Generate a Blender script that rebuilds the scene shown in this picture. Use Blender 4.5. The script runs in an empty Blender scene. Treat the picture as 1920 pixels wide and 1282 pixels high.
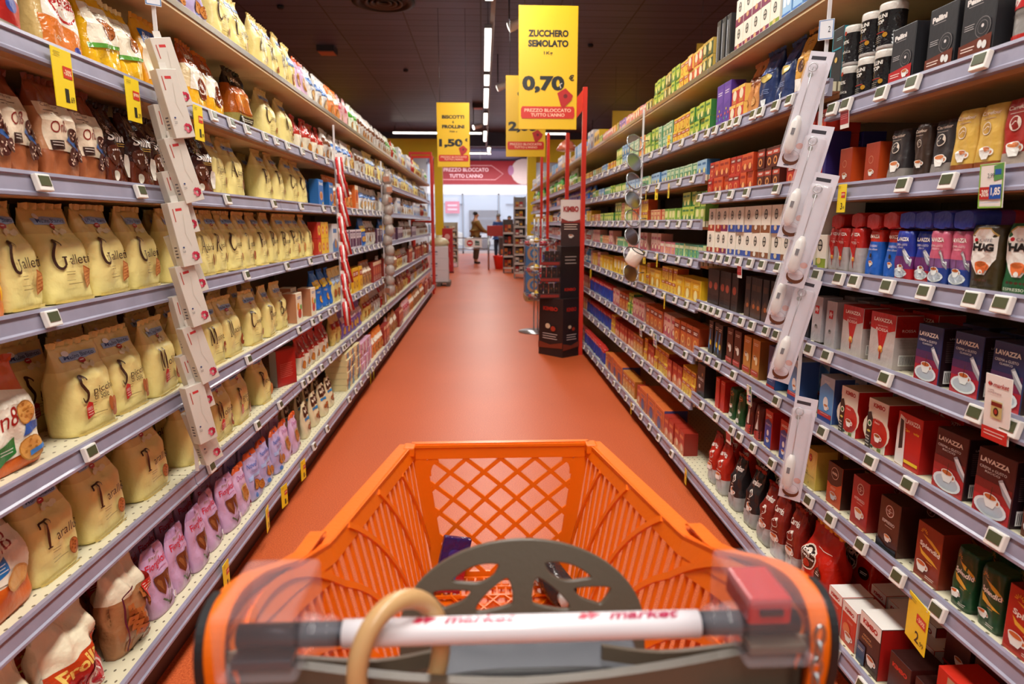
import bpy, bmesh, math, random
from mathutils import Vector, Matrix
PI = math.pi
R = math.radians
sin, cos = math.sin, math.cos
rnd = random.Random(7)
sc = bpy.context.scene
col = sc.collection

# ------------------------------------------------------------------ camera, world, lights
FPX, TH, PS, CH = 1200.0, R(10.53), R(2.6), 1.40
cd = bpy.data.cameras.new('camera'); cam = bpy.data.objects.new('camera', cd); col.objects.link(cam)
cam.location = (0, 0, CH); cam.rotation_euler = (PI/2-TH, 0, -PS)
cd.sensor_width = 36; cd.lens = FPX/1920*36; cd.clip_start = .02; cd.clip_end = 200
cd.dof.use_dof = True; cd.dof.focus_distance = 2.1; cd.dof.aperture_fstop = 3.8
sc.camera = cam
w = bpy.data.worlds.new('world'); sc.world = w; w.use_nodes = True
w.node_tree.nodes['Background'].inputs[0].default_value = (1, .93, .82, 1)
w.node_tree.nodes['Background'].inputs[1].default_value = .65  # warm background added as soft fill through the open rear of the shop
sc.view_settings.view_transform = 'Standard'; sc.view_settings.look = 'None'
sc.view_settings.exposure = -.82; sc.view_settings.gamma = 1
sc.view_settings.use_curve_mapping = False

def area(name, loc, sx, sy, power, color=(1, .95, .88), rot=(0, 0, 0)):
    l = bpy.data.lights.new(name, 'AREA'); l.shape = 'RECTANGLE'; l.size = sx; l.size_y = sy
    l.energy = power; l.color = color
    o = bpy.data.objects.new(name, l); o.location = loc; o.rotation_euler = rot; col.objects.link(o)
    return o
LZ = 4.0
# the tubes over the aisle, and unseen rows over the neighbouring aisles added as side fill
for i, y in enumerate((-2.6, -.2, 2.6, 5.4)):
    area('aisle_light', (.1, y, LZ-.1), .5, 2.0, 150)
for y in (9.0, 13, 17.5, 22, 26.5):
    area('aisle_light', (.1, y, LZ-.1), .4, 2.4, 120)
for x in (-4.2, 4.2):
    for y in (0, 6, 12, 18, 24):
        area('side_fill_light', (x, y, 4.2), .5, 4, 60, (1, .93, .84))
area('street_daylight', (0, 29.0, 2.2), 5.5, 3.2, 260, (.85, .92, 1), (R(90), 0, 0))

# ------------------------------------------------------------------ materials
def lin(c):
    return c/12.92 if c <= .04045 else ((c+.055)/1.055)**2.4
_cc = {}
def H(s):
    if isinstance(s, tuple): return s
    if s not in _cc:
        _cc[s] = tuple(lin(int(s[i:i+2], 16)/255) for i in (0, 2, 4))+(1,)
    return _cc[s]
def node(nt, typ, **k):
    n = nt.nodes.new(typ)
    for a, b in k.items():
        if isinstance(b, (int, float, str, bool, tuple)) and hasattr(n, a): setattr(n, a, b)
    return n
def mat(name, c=None, rough=.5, metal=0, var=.06, vscale=6, bump=0, bscale=40, trans=0, emit=None, estr=0, attr=False, coat=0, alpha=1, spec=None):
    m = bpy.data.materials.new(name); m.use_nodes = True
    nt = m.node_tree; b = nt.nodes['Principled BSDF']; L = nt.links
    b.inputs['Roughness'].default_value = rough; b.inputs['Metallic'].default_value = metal
    b.inputs['Transmission Weight'].default_value = trans
    b.inputs['Coat Weight'].default_value = coat
    b.inputs['Alpha'].default_value = alpha
    if spec is not None: b.inputs['Specular IOR Level'].default_value = spec
    tc = nt.nodes.new('ShaderNodeTexCoord')
    nz = nt.nodes.new('ShaderNodeTexNoise'); nz.inputs['Scale'].default_value = vscale; nz.inputs['Detail'].default_value = 3
    L.new(tc.outputs['Object'], nz.inputs['Vector'])
    mr = nt.nodes.new('ShaderNodeMapRange'); mr.inputs[3].default_value = 1-var; mr.inputs[4].default_value = 1+var
    L.new(nz.outputs['Fac'], mr.inputs[0])
    mx = nt.nodes.new('ShaderNodeVectorMath'); mx.operation = 'SCALE'
    L.new(mr.outputs[0], mx.inputs['Scale'])
    if attr:
        a = nt.nodes.new('ShaderNodeAttribute'); a.attribute_name = 'Col'; L.new(a.outputs['Color'], mx.inputs[0])
    else:
        mx.inputs[0].default_value = H(c)[:3]
    L.new(mx.outputs[0], b.inputs['Base Color'])
    if bump:
        n2 = nt.nodes.new('ShaderNodeTexNoise'); n2.inputs['Scale'].default_value = bscale; n2.inputs['Detail'].default_value = 3
        L.new(tc.outputs['Object'], n2.inputs['Vector'])
        bp = nt.nodes.new('ShaderNodeBump'); bp.inputs['Strength'].default_value = bump; bp.inputs['Distance'].default_value = .01
        L.new(n2.outputs['Fac'], bp.inputs['Height']); L.new(bp.outputs[0], b.inputs['Normal'])
    if emit:
        b.inputs['Emission Color'].default_value = H(emit); b.inputs['Emission Strength'].default_value = estr
    return m
M = {}
M['foil'] = mat('printed_foil', rough=.33, attr=True, bump=.55, bscale=22, var=.05)
M['card'] = mat('printed_card', rough=.36, attr=True, bump=.05, bscale=60, var=.04)
M['gloss'] = mat('printed_film', rough=.16, attr=True, bump=.7, bscale=26, var=.05)
M['paint'] = mat('painted_surface', rough=.5, attr=True, var=.05)
M['metal'] = mat('brushed_metal', 'b8b8ba', .28, 1, bump=.05)
M['dkmetal'] = mat('dark_metal', '4a4a52', .3, .8)
M['rail'] = mat('lilac_plastic_rail', '9694a8', .34, .0, var=.22, vscale=14, coat=.12)
M['shelf'] = mat('cream_shelf_metal', 'd8cba8', .45, 0, var=.05)
M['wood'] = mat('pale_wood_edge', 'c8ac80', .5, var=.12, vscale=18)
M['back'] = mat('brown_back_panel', '6d5636', .6, var=.1)
M['kick'] = mat('dark_plinth', '4a2f2c', .5)
M['white'] = mat('white_plastic', 'e6e3dc', .35)
M['lcd'] = mat('grey_green_display', '4d5238', .25)
M['clear'] = mat('clear_plastic', 'e8e2ec', .08, var=.01, alpha=.1, coat=.6)
M['domes'] = mat('clear_dome', 'f4f2f8', .1, var=.01, alpha=.22, coat=.3)
M['orange'] = mat('orange_cart_plastic', 'ea6c08', .34, var=.05, bump=.05, bscale=120)
M['taupe'] = mat('taupe_cart_plastic', '5c5043', .4, var=.05, bump=.05, bscale=120)
M['black'] = mat('black_rubber', '17161a', .5)
M['beige'] = mat('beige_ring_plastic', 'c89e6c', .28)
M['redpaint'] = mat('red_powder_coat', 'd8301c', .4)
M['redglass'] = mat('red_coin_lock', 'b01410', .25)
M['skin'] = mat('skin', 'c08a6c', .55)
M['hair'] = mat('dark_hair', '1e1714', .7, bump=.5, bscale=120)
M['tube'] = mat('lit_tube', 'ffffff', .4, emit='fff6ea', estr=7)
M['spotlit'] = mat('lit_spot_face', 'ffffff', .4, emit='fff6ea', estr=9)

# ------------------------------------------------------------------ mesh builder
_txt = {}
def text2d(s, bold=0.0, shear=0.0, res=3):
    k = (s, bold, shear, res)
    if k not in _txt:
        cu = bpy.data.curves.new('t', 'FONT'); cu.body = s; cu.offset = bold; cu.shear = shear; cu.resolution_u = res
        cu.align_x = 'CENTER'
        ob = bpy.data.objects.new('t', cu)
        me = bpy.data.meshes.new_from_object(ob)
        vs = [(v.co.x, v.co.y) for v in me.vertices]; fs = [tuple(p.vertices) for p in me.polygons]
        bpy.data.objects.remove(ob); bpy.data.curves.remove(cu); bpy.data.meshes.remove(me)
        if not vs: vs, fs = [(0, 0), (1, 0), (0, 1)], [(0, 1, 2)]
        x0 = min(v[0] for v in vs); x1 = max(v[0] for v in vs); y0 = min(v[1] for v in vs); y1 = max(v[1] for v in vs)
        vs = [((x-x0)/(x1-x0)-.5, (y-y0)/max(1e-6, y1-y0)-.5) for x, y in vs]
        _txt[k] = (vs, fs)
    return _txt[k]

class MB:
    def __init__(s): s.v = []; s.f = []; s.c = []; s.m = []; s.sm = []
    def add(s, vs, fs, c=(.5, .5, .5, 1), mi=0, smooth=False):
        n = len(s.v); c = H(c); s.v += [tuple(v) for v in vs]
        for f in fs:
            s.f.append(tuple(i+n for i in f)); s.c.append(c); s.m.append(mi); s.sm.append(smooth)
    def box(s, x0, y0, z0, x1, y1, z1, c='808080', mi=0, ch=0.0, M4=None):
        if ch:
            bm = bmesh.new(); bmesh.ops.create_cube(bm, size=1)
            for v in bm.verts: v.co = Vector(((x0+x1)/2+v.co.x*(x1-x0), (y0+y1)/2+v.co.y*(y1-y0), (z0+z1)/2+v.co.z*(z1-z0)))
            bmesh.ops.bevel(bm, geom=list(bm.edges), offset=ch, segments=2, affect='EDGES', profile=.5)
            vs = [v.co.copy() for v in bm.verts]; bm.verts.index_update(); fs = [tuple(v.index for v in f.verts) for f in bm.faces]; bm.free()
        else:
            vs = [Vector(p) for p in ((x0, y0, z0), (x1, y0, z0), (x1, y1, z0), (x0, y1, z0), (x0, y0, z1), (x1, y0, z1), (x1, y1, z1), (x0, y1, z1))]
            fs = [(0, 3, 2, 1), (4, 5, 6, 7), (0, 1, 5, 4), (1, 2, 6, 5), (2, 3, 7, 6), (3, 0, 4, 7)]
        if M4: vs = [M4 @ v for v in vs]
        s.add(vs, fs, c, mi)
    def tube(s, pts, r, n=8, closed=False, c='808080', mi=0, caps=True):
        pts = [Vector(p) for p in pts]; N = len(pts); rr = r if isinstance(r, (list, tuple)) else [r]*N
        vs = []; up = None
        for i, p in enumerate(pts):
            if closed: t = pts[(i+1) % N]-pts[i-1]
            else: t = pts[min(i+1, N-1)]-pts[max(i-1, 0)]
            t.normalize()
            if up is None: up = Vector((0, 0, 1)) if abs(t.z) < .9 else Vector((1, 0, 0))
            a = t.cross(up).normalized(); b = a.cross(t).normalized(); up = b
            for k in range(n):
                q = 2*PI*k/n; vs.append(p+(a*cos(q)+b*sin(q))*rr[i])
        fs = []
        for i in range(N if closed else N-1):
            j = (i+1) % N
            for k in range(n): fs.append((i*n+k, i*n+(k+1) % n, j*n+(k+1) % n, j*n+k))
        if caps and not closed: fs += [tuple(range(n))[::-1], tuple((N-1)*n+k for k in range(n))]
        s.add(vs, fs, c, mi, True)
    def lathe(s, prof, n=20, c='808080', mi=0, M4=None, cols=None):
        vs = []; fs = []
        for r, z in prof:
            for k in range(n): vs.append(Vector((r*cos(2*PI*k/n), r*sin(2*PI*k/n), z)))
        if M4: vs = [M4 @ v for v in vs]
        base = len(s.v)
        for i in range(len(prof)-1):
            g = [(i*n+k, i*n+(k+1) % n, (i+1)*n+(k+1) % n, (i+1)*n+k) for k in range(n)]
            cc = H(cols[i] if cols else c)
            for f in g: s.f.append(tuple(q+base for q in f)); s.c.append(cc); s.m.append(mi); s.sm.append(True)
        for g in (tuple(range(n))[::-1], tuple((len(prof)-1)*n+k for k in range(n))):
            s.f.append(tuple(q+base for q in g)); s.c.append(H(c)); s.m.append(mi); s.sm.append(False)
        s.v += [tuple(v) for v in vs]
    def sweep(s, pts, nrm, w, t, c='808080', mi=0):
        """flat strip of width w and thickness t along pts; nrm(i) gives the surface normal"""
        N = len(pts); vs = []
        for i in range(N):
            p = Vector(pts[i]); tg = (Vector(pts[min(i+1, N-1)])-Vector(pts[max(i-1, 0)])).normalized()
            n = Vector(nrm(i)).normalized(); a = tg.cross(n).normalized()
            for u, q in ((-w/2, -t/2), (w/2, -t/2), (w/2, t/2), (-w/2, t/2)): vs.append(p+a*u+n*q)
        fs = []
        for i in range(N-1):
            for k in range(4): fs.append((i*4+k, i*4+(k+1) % 4, i*4+4+(k+1) % 4, i*4+4+k))
        fs += [(0, 1, 2, 3), tuple(4*(N-1)+k for k in (3, 2, 1, 0))]
        s.add(vs, fs, c, mi)
    def build(s, name, mats, parent=None, fixn=False):
        me = s.mesh(name, mats, fixn); o = bpy.data.objects.new(name, me); col.objects.link(o)
        if parent: o.parent = parent
        return o
    def mesh(s, name, mats, fixn=False):
        me = bpy.data.meshes.new(name); me.from_pydata(s.v, [], s.f)
        if not isinstance(mats, (list, tuple)): mats = [mats]
        for m in mats: me.materials.append(m)
        me.polygons.foreach_set('material_index', s.m)
        me.polygons.foreach_set('use_smooth', s.sm)
        a = me.color_attributes.new('Col', 'FLOAT_COLOR', 'CORNER')
        buf = []
        for f, c in zip(s.f, s.c):
            for _ in f: buf += c
        a.data.foreach_set('color', buf)
        if fixn:
            bm = bmesh.new(); bm.from_mesh(me); bmesh.ops.recalc_face_normals(bm, faces=bm.faces); bm.to_mesh(me); bm.free()
        me.update(); return me

class Print:
    """draws flat shapes in a W x H field (origin lower middle) and lays them over a surface S(x, y, lift)"""
    def __init__(s, mb, S, W, Hh, mi=0, maxe=None, lift=.0006):
        s.mb, s.S, s.W, s.H, s.mi, s.maxe, s.l, s.dl = mb, S, W, Hh, mi, maxe, lift, .00025
    def tri(s, vs, fs, c):
        if s.maxe:
            out = []
            st = []
            for f in fs:
                for k in range(1, len(f)-1): st.append((vs[f[0]], vs[f[k]], vs[f[k+1]]))
            while st:
                a, b, d = st.pop()
                e = [(a[0]-b[0])**2+(a[1]-b[1])**2, (b[0]-d[0])**2+(b[1]-d[1])**2, (d[0]-a[0])**2+(d[1]-a[1])**2]
                q = max(e)
                if q > s.maxe**2:
                    if q == e[0]: m = ((a[0]+b[0])/2, (a[1]+b[1])/2); st += [(a, m, d), (m, b, d)]
                    elif q == e[1]: m = ((b[0]+d[0])/2, (b[1]+d[1])/2); st += [(a, b, m), (a, m, d)]
                    else: m = ((d[0]+a[0])/2, (d[1]+a[1])/2); st += [(a, b, m), (m, b, d)]
                else: out.append((a, b, d))
            V = []; F = []
            for t in out:
                F.append((len(V), len(V)+1, len(V)+2)); V += [s.S(p[0], p[1], s.l) for p in t]
            s.mb.add(V, F, c, s.mi, True)
        else:
            s.mb.add([s.S(p[0], p[1], s.l) for p in vs], fs, c, s.mi)
        s.l += s.dl
    def X(s, x): return (x-.5)*s.W
    def Y(s, y): return y*s.H
    def r(s, x0, y0, x1, y1, c):
        a = [(s.X(x0), s.Y(y0)), (s.X(x1), s.Y(y0)), (s.X(x1), s.Y(y1)), (s.X(x0), s.Y(y1))]; s.tri(a, [(0, 1, 2, 3)], c)
    def e(s, cx, cy, rx, ry, c, n=18, a0=0, a1=2*PI):
        p = [(s.X(cx), s.Y(cy))]+[(s.X(cx)+rx*s.W*cos(a0+(a1-a0)*k/n), s.Y(cy)+ry*s.W*sin(a0+(a1-a0)*k/n)) for k in range(n+1)]
        s.tri(p, [(0, k, k+1) for k in range(1, n+1)], c)
    def p(s, pts, c):
        v = [(s.X(a), s.Y(b)) for a, b in pts]; s.tri(v, [tuple(range(len(v)))], c)
    def ln(s, pts, w, c):
        """line of width w (fraction of W); w may be a pair (thin, thick) that swells in the middle"""
        q = [Vector((s.X(a), s.Y(b))) for a, b in pts]; V = []; n = len(q)
        for i, p in enumerate(q):
            t = (q[min(i+1, n-1)]-q[max(i-1, 0)]).normalized(); nn = Vector((-t.y, t.x))
            ww = (w if not isinstance(w, tuple) else w[0]+(w[1]-w[0])*sin(PI*i/(n-1)))*s.W/2
            V += [tuple(p-nn*ww), tuple(p+nn*ww)]
        s.tri(V, [(2*i, 2*i+2, 2*i+3, 2*i+1) for i in range(n-1)], c)
    def t(s, txt, cx, cy, w, h, c, sh=0, bold=0, rot=0):
        vs, fs = text2d(txt, bold, sh)
        ca, sa = cos(rot), sin(rot)
        v = []
        for x, y in vs:
            a, b = x*w*s.W, y*h*s.H
            v.append((s.X(cx)+a*ca-b*sa, s.Y(cy)+a*sa+b*ca))
        s.tri(v, fs, c)
    def lines(s, x0, y0, x1, n, c, dy=.03, h=.008):
        """rows too small to read"""
        for i in range(n):
            s.r(x0, y0-i*dy, x1-(.08 if i % 2 else 0)*(x1-x0), y0-i*dy+h, c)
    def cup(s, cx, cy, k, cupc='f4efe6', cof='b8692c', sau=None):
        if sau: s.e(cx, cy-.25*k*s.W/s.H, 1.5*k, .6*k, sau)
        a = s.W/s.H*k
        s.e(cx+.95*k, cy+.35*a, .42*k, .42*k, cupc); s.e(cx+.95*k, cy+.35*a, .22*k, .22*k, cof)
        s.p([(cx-k, cy+.75*a), (cx-.85*k, cy+.1*a), (cx-.5*k, cy-.5*a), (cx+.5*k, cy-.5*a), (cx+.85*k, cy+.1*a), (cx+k, cy+.75*a)], cupc)
        s.e(cx, cy+.75*a, k, .38*k, cupc); s.e(cx, cy+.75*a, .84*k, .29*k, cof)
    def cookie(s, cx, cy, rx, ry, c='c07830', d='8c4a1c'):
        s.e(cx, cy, rx, ry, d); s.e(cx, cy, rx*.9, ry*.9, c)
        for k in range(7):
            a = k*2.4; q = .2+.09*k
            s.e(cx+rx*q*cos(a), cy+ry*q*sin(a)*s.W/s.H, .02, .016, d, 6)
    CAPS = {
     'G': [([(.82, .8), (.62, .98), (.35, .95), (.12, .7), (.08, .4), (.25, .08), (.55, 0), (.78, .12)], 1), ([(.78, .12), (.78, .38)], 2), ([(.6, .4), (.95, .4)], 0)],
     'S': [([(.75, .8), (.6, .97), (.35, .95), (.22, .75), (.45, .52), (.7, .3), (.6, .06), (.3, .02), (.15, .2)], 1)],
     'T': [([(.02, .78), (.1, .95), (.5, .97), (.9, .95), (.98, .78)], 0), ([(.5, .97), (.5, .5), (.5, 0)], 2), ([(.32, 0), (.68, 0)], 0)],
     'M': [([(.1, 0), (.2, .97)], 0), ([(.2, .97), (.36, .5), (.5, .05)], 2), ([(.5, .05), (.8, .97)], 0), ([(.8, .97), (.86, .5), (.92, 0)], 2), ([(0, 0), (.2, 0)], 0), ([(.78, 0), (1, 0)], 0)],
     'A': [([(.08, 0), (.45, 1)], 0), ([(.45, 1), (.65, .5), (.88, 0)], 2), ([(.25, .35), (.72, .35)], 0)],
     'R': [([(.2, .97), (.2, .5), (.2, 0)], 2), ([(.2, .97), (.6, .95), (.75, .75), (.6, .53), (.2, .5)], 1), ([(.45, .5), (.65, .2), (.95, 0)], 1)],
     'B': [([(.2, .97), (.2, .5), (.2, 0)], 2), ([(.2, .97), (.6, .95), (.7, .75), (.55, .53), (.2, .5)], 1), ([(.2, .5), (.7, .48), (.82, .25), (.6, .02), (.2, 0)], 1)],
     'C': [([(.85, .8), (.62, .98), (.35, .95), (.12, .7), (.08, .4), (.25, .08), (.55, 0), (.88, .2)], 1)],
     'P': [([(.25, .97), (.25, .5), (.25, 0)], 2), ([(.25, .97), (.65, .95), (.8, .72), (.6, .5), (.25, .48)], 1), ([(.1, 0), (.4, 0)], 0)],
    }
    def cap(s, ch, cx, cy, h, c, asp=.62):
        """a serif capital with thick and thin strokes; h as a fraction of H"""
        w = h*s.H/s.W*asp
        for pts, k in s.CAPS[ch]:
            P = []
            n = len(pts)
            if n > 3:
                V = [Vector(q) for q in pts]
                for i in range(n-1):
                    p0, p1, p2, p3 = V[max(i-1, 0)], V[i], V[i+1], V[min(i+2, n-1)]
                    for j in range(4):
                        t = j/4; P.append(tuple(.5*((2*p1)+(p2-p0)*t+(2*p0-5*p1+4*p2-p3)*t*t+(3*p1-p0-3*p2+p3)*t**3)))
                P.append(tuple(V[-1]))
            else: P = pts
            q = [(cx+(x-.5)*w, cy+(y-.5)*h) for x, y in P]
            u = h*s.H/s.W
            s.ln(q, (u*.05, u*.05) if k == 0 else ((u*.055, u*.14) if k == 1 else (u*.09, u*.13)), c)

def tag(o, label=None, cat=None, group=None, kind=None):
    if label: o['label'] = label
    if cat: o['category'] = cat
    if group: o['group'] = group
    if kind: o['kind'] = kind
    return o
def empty(name, loc=(0, 0, 0), rz=0, **k):
    o = bpy.data.objects.new(name, None); o.location = loc; o.rotation_euler = (0, 0, rz); col.objects.link(o); o.empty_display_size = .05
    return tag(o, **k)
def copy_tree(o, parent=None):
    c = o.copy(); col.objects.link(c)
    if parent: c.parent = parent
    for ch in list(o.children): copy_tree(ch, c)
    return c
def struct(o): o['kind'] = 'structure'; return o
def smooth_closed(pts, k=5):
    V = [Vector(p) for p in pts]; n = len(V); P = []
    for i in range(n):
        p0, p1, p2, p3 = V[i-1], V[i], V[(i+1) % n], V[(i+2) % n]
        for j in range(k):
            t = j/k; P.append(.5*((2*p1)+(p2-p0)*t+(2*p0-5*p1+4*p2-p3)*t*t+(3*p1-p0-3*p2+p3)*t**3))
    return P
def smooth_open(pts, k=5):
    V = [Vector(p) for p in pts]; n = len(V); P = []
    for i in range(n-1):
        p0, p1, p2, p3 = V[max(i-1, 0)], V[i], V[i+1], V[min(i+2, n-1)]
        for j in range(k):
            t = j/k; P.append(.5*((2*p1)+(p2-p0)*t+(2*p0-5*p1+4*p2-p3)*t*t+(3*p1-p0-3*p2+p3)*t**3))
    P.append(V[-1]); return P
ORD = 'zeroth first second third fourth fifth sixth seventh eighth ninth tenth eleventh twelfth thirteenth fourteenth fifteenth sixteenth seventeenth eighteenth nineteenth twentieth'.split()
def ordn(n):
    if n <= 20: return ORD[n]
    return ('twenty', 'thirty', 'forty')[n//10-2]+'-'+ORD[n % 10] if n % 10 else ('twentieth', 'thirtieth', 'fortieth')[n//10-2]
def camY(px, X, Z):
    """distance down the aisle of the shelf point seen at picture column px, for lateral X and height Z"""
    k = (px-960)/FPX; c, s = cos(PS), sin(PS)
    return (X*c-k*(cos(TH)*X*s+sin(TH)*(CH-Z)))/(s+k*cos(TH)*c)
# ------------------------------------------------------------------ the setting
def floor_mat():
    m = bpy.data.materials.new('orange_resin_floor'); m.use_nodes = True
    nt = m.node_tree; b = nt.nodes['Principled BSDF']; L = nt.links
    tc = nt.nodes.new('ShaderNodeTexCoord')
    n1 = nt.nodes.new('ShaderNodeTexNoise'); n1.inputs['Scale'].default_value = 170; n1.inputs['Detail'].default_value = 2
    n2 = nt.nodes.new('ShaderNodeTexNoise'); n2.inputs['Scale'].default_value = .8
    L.new(tc.outputs['Object'], n1.inputs['Vector']); L.new(tc.outputs['Object'], n2.inputs['Vector'])
    cr = nt.nodes.new('ShaderNodeValToRGB')
    cr.color_ramp.elements[0].position = .3; cr.color_ramp.elements[0].color = H('c04a22')
    cr.color_ramp.elements[1].position = .72; cr.color_ramp.elements[1].color = H('e8763e')
    L.new(n1.outputs['Fac'], cr.inputs[0])
    mx = nt.nodes.new('ShaderNodeMixRGB'); mx.blend_type = 'MULTIPLY'; mx.inputs[0].default_value = .25
    L.new(cr.outputs[0], mx.inputs[1]); L.new(n2.outputs['Fac'], mx.inputs[2])
    L.new(mx.outputs[0], b.inputs['Base Color'])
    b.inputs['Roughness'].default_value = .42
    bp = nt.nodes.new('ShaderNodeBump'); bp.inputs['Strength'].default_value = .08; bp.inputs['Distance'].default_value = .004
    L.new(n1.outputs['Fac'], bp.inputs['Height']); L.new(bp.outputs[0], b.inputs['Normal'])
    return m
def ceil_mat():
    m = bpy.data.materials.new('dark_slatted_ceiling'); m.use_nodes = True
    nt = m.node_tree; b = nt.nodes['Principled BSDF']; L = nt.links
    tc = nt.nodes.new('ShaderNodeTexCoord')
    br = nt.nodes.new('ShaderNodeTexBrick'); br.offset = 0
    br.inputs['Scale'].default_value = 1; br.inputs['Mortar Size'].default_value = .012
    br.inputs['Brick Width'].default_value = 1.2; br.inputs['Row Height'].default_value = .3
    br.inputs['Color1'].default_value = H('5e6480'); br.inputs['Color2'].default_value = H('525872'); br.inputs['Mortar'].default_value = H('2c252e')
    L.new(tc.outputs['Object'], br.inputs['Vector']); L.new(br.outputs['Color'], b.inputs['Base Color'])
    b.inputs['Roughness'].default_value = .45
    bp = nt.nodes.new('ShaderNodeBump'); bp.inputs['Distance'].default_value = .02; bp.inputs['Strength'].default_value = .6
    L.new(br.outputs['Fac'], bp.inputs['Height']); bp.invert = True; L.new(bp.outputs[0], b.inputs['Normal'])
    return m
m = MB(); m.box(-14, -5, -.05, 14, 31, 0); struct(m.build('floor', floor_mat()))
m = MB(); m.box(-14, -5, 4.6, 14, 31, 4.7); struct(m.build('ceiling', ceil_mat()))
M['yellow'] = mat('yellow_fascia_paint', 'dcb808', .5)
M['greywall'] = mat('pale_wall', 'b0a8a4', .6)
M['bluewall'] = mat('blue_grey_wall', '6a6c80', .6)
# front wall of the shop with its wide opening
m = MB()
m.box(-14, 30, 0, -2.5, 30.2, 4.6, 'b0a8a4'); m.box(2.3, 30, 0, 14, 30.2, 4.6, 'b0a8a4')
m.box(-2.5, 30, 2.72, 2.3, 30.2, 3.12, 'd8d2d6')
struct(m.build('wall_front', M['paint']))
m = MB(); m.box(-14.1, -5, 0, -14, 31, 4.6, '77707a'); struct(m.build('wall_left', M['paint']))
m = MB(); m.box(14, -5, 0, 14.1, 31, 4.6, '77707a'); struct(m.build('wall_right', M['paint']))
# shop window frames and glass
for i, (x0, x1) in enumerate(((-2.5, -.9), (-.9, .75), (.75, 2.3))):
    m = MB()
    for a in (x0, x1-.03): m.box(a, 29.98, 0, a+.03, 30.08, 2.72, '77757c')
    m.box(x0, 29.98, 2.66, x1, 30.08, 2.72, 'b9b4b6'); m.box(x0, 29.98, 0, x1, 30.08, .12, 'b9b4b6')
    f = struct(m.build('window_%d' % (i+1), M['paint']))
    m = MB(); m.box(x0+.06, 30.02, .12, x1-.06, 30.03, 2.66); g = m.build('pane', M['clear'], f)
# upper glazing over the banner
for i, (x0, x1) in enumerate(((-2.5, -.1), (-.1, 2.3))):
    m = MB(); m.box(x0, 30, 4.02, x1, 30.1, 4.1, 'c8c0c8'); m.box(x0, 30, 3.12, x0+.05, 30.1, 4.6, 'c8c0c8')
    m.box(x0, 30.03, 4.1, x1, 30.06, 4.6, 'a898b0'); struct(m.build('window_%d' % (i+4), M['paint']))
# yellow fascia and the two columns by the tills
m = MB(); m.box(-7, 19.9, 3.33, -1.12, 20.1, 3.86); struct(m.build('trim_1', M['yellow']))
m = MB(); m.box(1.6, 19.9, 3.2, 7, 20.1, 3.86); struct(m.build('trim_2', M['yellow']))
m = MB(); m.box(-1.42, 19.7, 0, -1.18, 19.95, 3.33); struct(m.build('wall_column_left', M['yellow']))
m = MB(); m.box(1.36, 19.7, 0, 1.62, 19.95, 3.86); struct(m.build('wall_column_right', M['yellow']))
# blue header beam with strip lights in front of the shop window
m = MB(); m.box(-7, 24, 4.12, 7, 24.2, 4.6, '3c3f58'); struct(m.build('trim_3', M['paint']))
# street outside
m = MB(); m.box(-14, 31, -.06, 14, 46, -.01, '8d8f96'); struct(m.build('street_pavement', M['paint']))
m = MB()
m.box(-10, 42, 0, 10, 42.3, 7, 'b8c4d6')
for x in (-6, -3.1, 2.2, 5): m.box(x, 41.9, .0, x+1.6, 42.02, 3.0, 'c9d4e4')
m.box(-.85, 41.8, 0, 1.1, 42.02, 2.2, '20242c'); m.box(-.8, 41.75, 1.6, 1.05, 41.9, 1.75, '4a5262'); m.box(-.8, 41.75, 1.15, 1.05, 41.9, 1.25, '39404e')
for z in (.6, 2.6, 3.4): m.box(-10, 41.85, z, -1.2, 42.01, z+.05, 'a2adbf'); m.box(1.5, 41.85, z, 10, 42.01, z+.05, 'a2adbf')
o = m.build('building_facade', M['paint']); tag(o, 'pale facade across the street with a dark shop window', 'building')
m = MB(); m.box(-2.35, 41.7, 2.0, -1.45, 41.8, 2.75, 'e0406c'); m.box(-2.2, 41.68, 2.2, -1.6, 41.71, 2.3, 'f4d0dc'); m.box(-2.2, 41.68, 2.45, -1.6, 41.71, 2.55, 'f4d0dc')
tag(m.build('pink_sign', M['paint']), 'pink square sign on the facade across the street', 'sign')
area('outdoor_light', (0, 36.5, 8), 12, 8, 2300, (.88, .93, 1))

def car(x, y, c, label, z=0, L=3.9):
    o = empty('parked_car', (x, y, z), label=label, cat='car', group='cars parked outside the shop window')
    prof = [(-.5, .28), (-.5, .62), (-.44, .78), (-.24, .86), (-.12, 1.36), (.02, 1.45), (.26, 1.42), (.40, .95), (.48, .88), (.5, .6), (.5, .28)]
    m = MB(); N = len(prof)
    vs = [(p[0]*L, s*(.82 if p[1] < 1 else .66), p[1]) for s in (-1, 1) for p in prof]
    m.add(vs, [tuple(range(N)), tuple(range(2*N-1, N-1, -1))]+[(i, (i+1) % N, N+(i+1) % N, N+i) for i in range(N)], c)
    m.build('body', M['gloss'], o, True)
    m = MB()
    for s in (-1, 1):
        m.box(-.2*L, s*.75-.02, .9, .02*L, s*.75+.02, 1.32, '26303c'); m.box(.04*L, s*.75-.02, .9, .3*L, s*.75+.02, 1.32, '26303c')
    m.build('side_window', M['gloss'], o)
    for a in (-.31, .31):
        for s in (-1, 1):
            m = MB(); m.lathe([(.31, -.1), (.33, -.06), (.33, .06), (.31, .1), (.18, .1), (.1, .11)], 18, '202226', M4=Matrix.Translation((a*L, s*.76, .33)) @ Matrix.Rotation(R(90*s), 4, 'X'))
            m.build('wheel', M['paint'], o)
    return o
car(-2.9, 34, 'eceae0', 'white car parked outside, seen through the left of the shop window')
car(1.3, 34.6, 'dfe4ea', 'silver white car parked outside behind the blue jacket')

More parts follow.
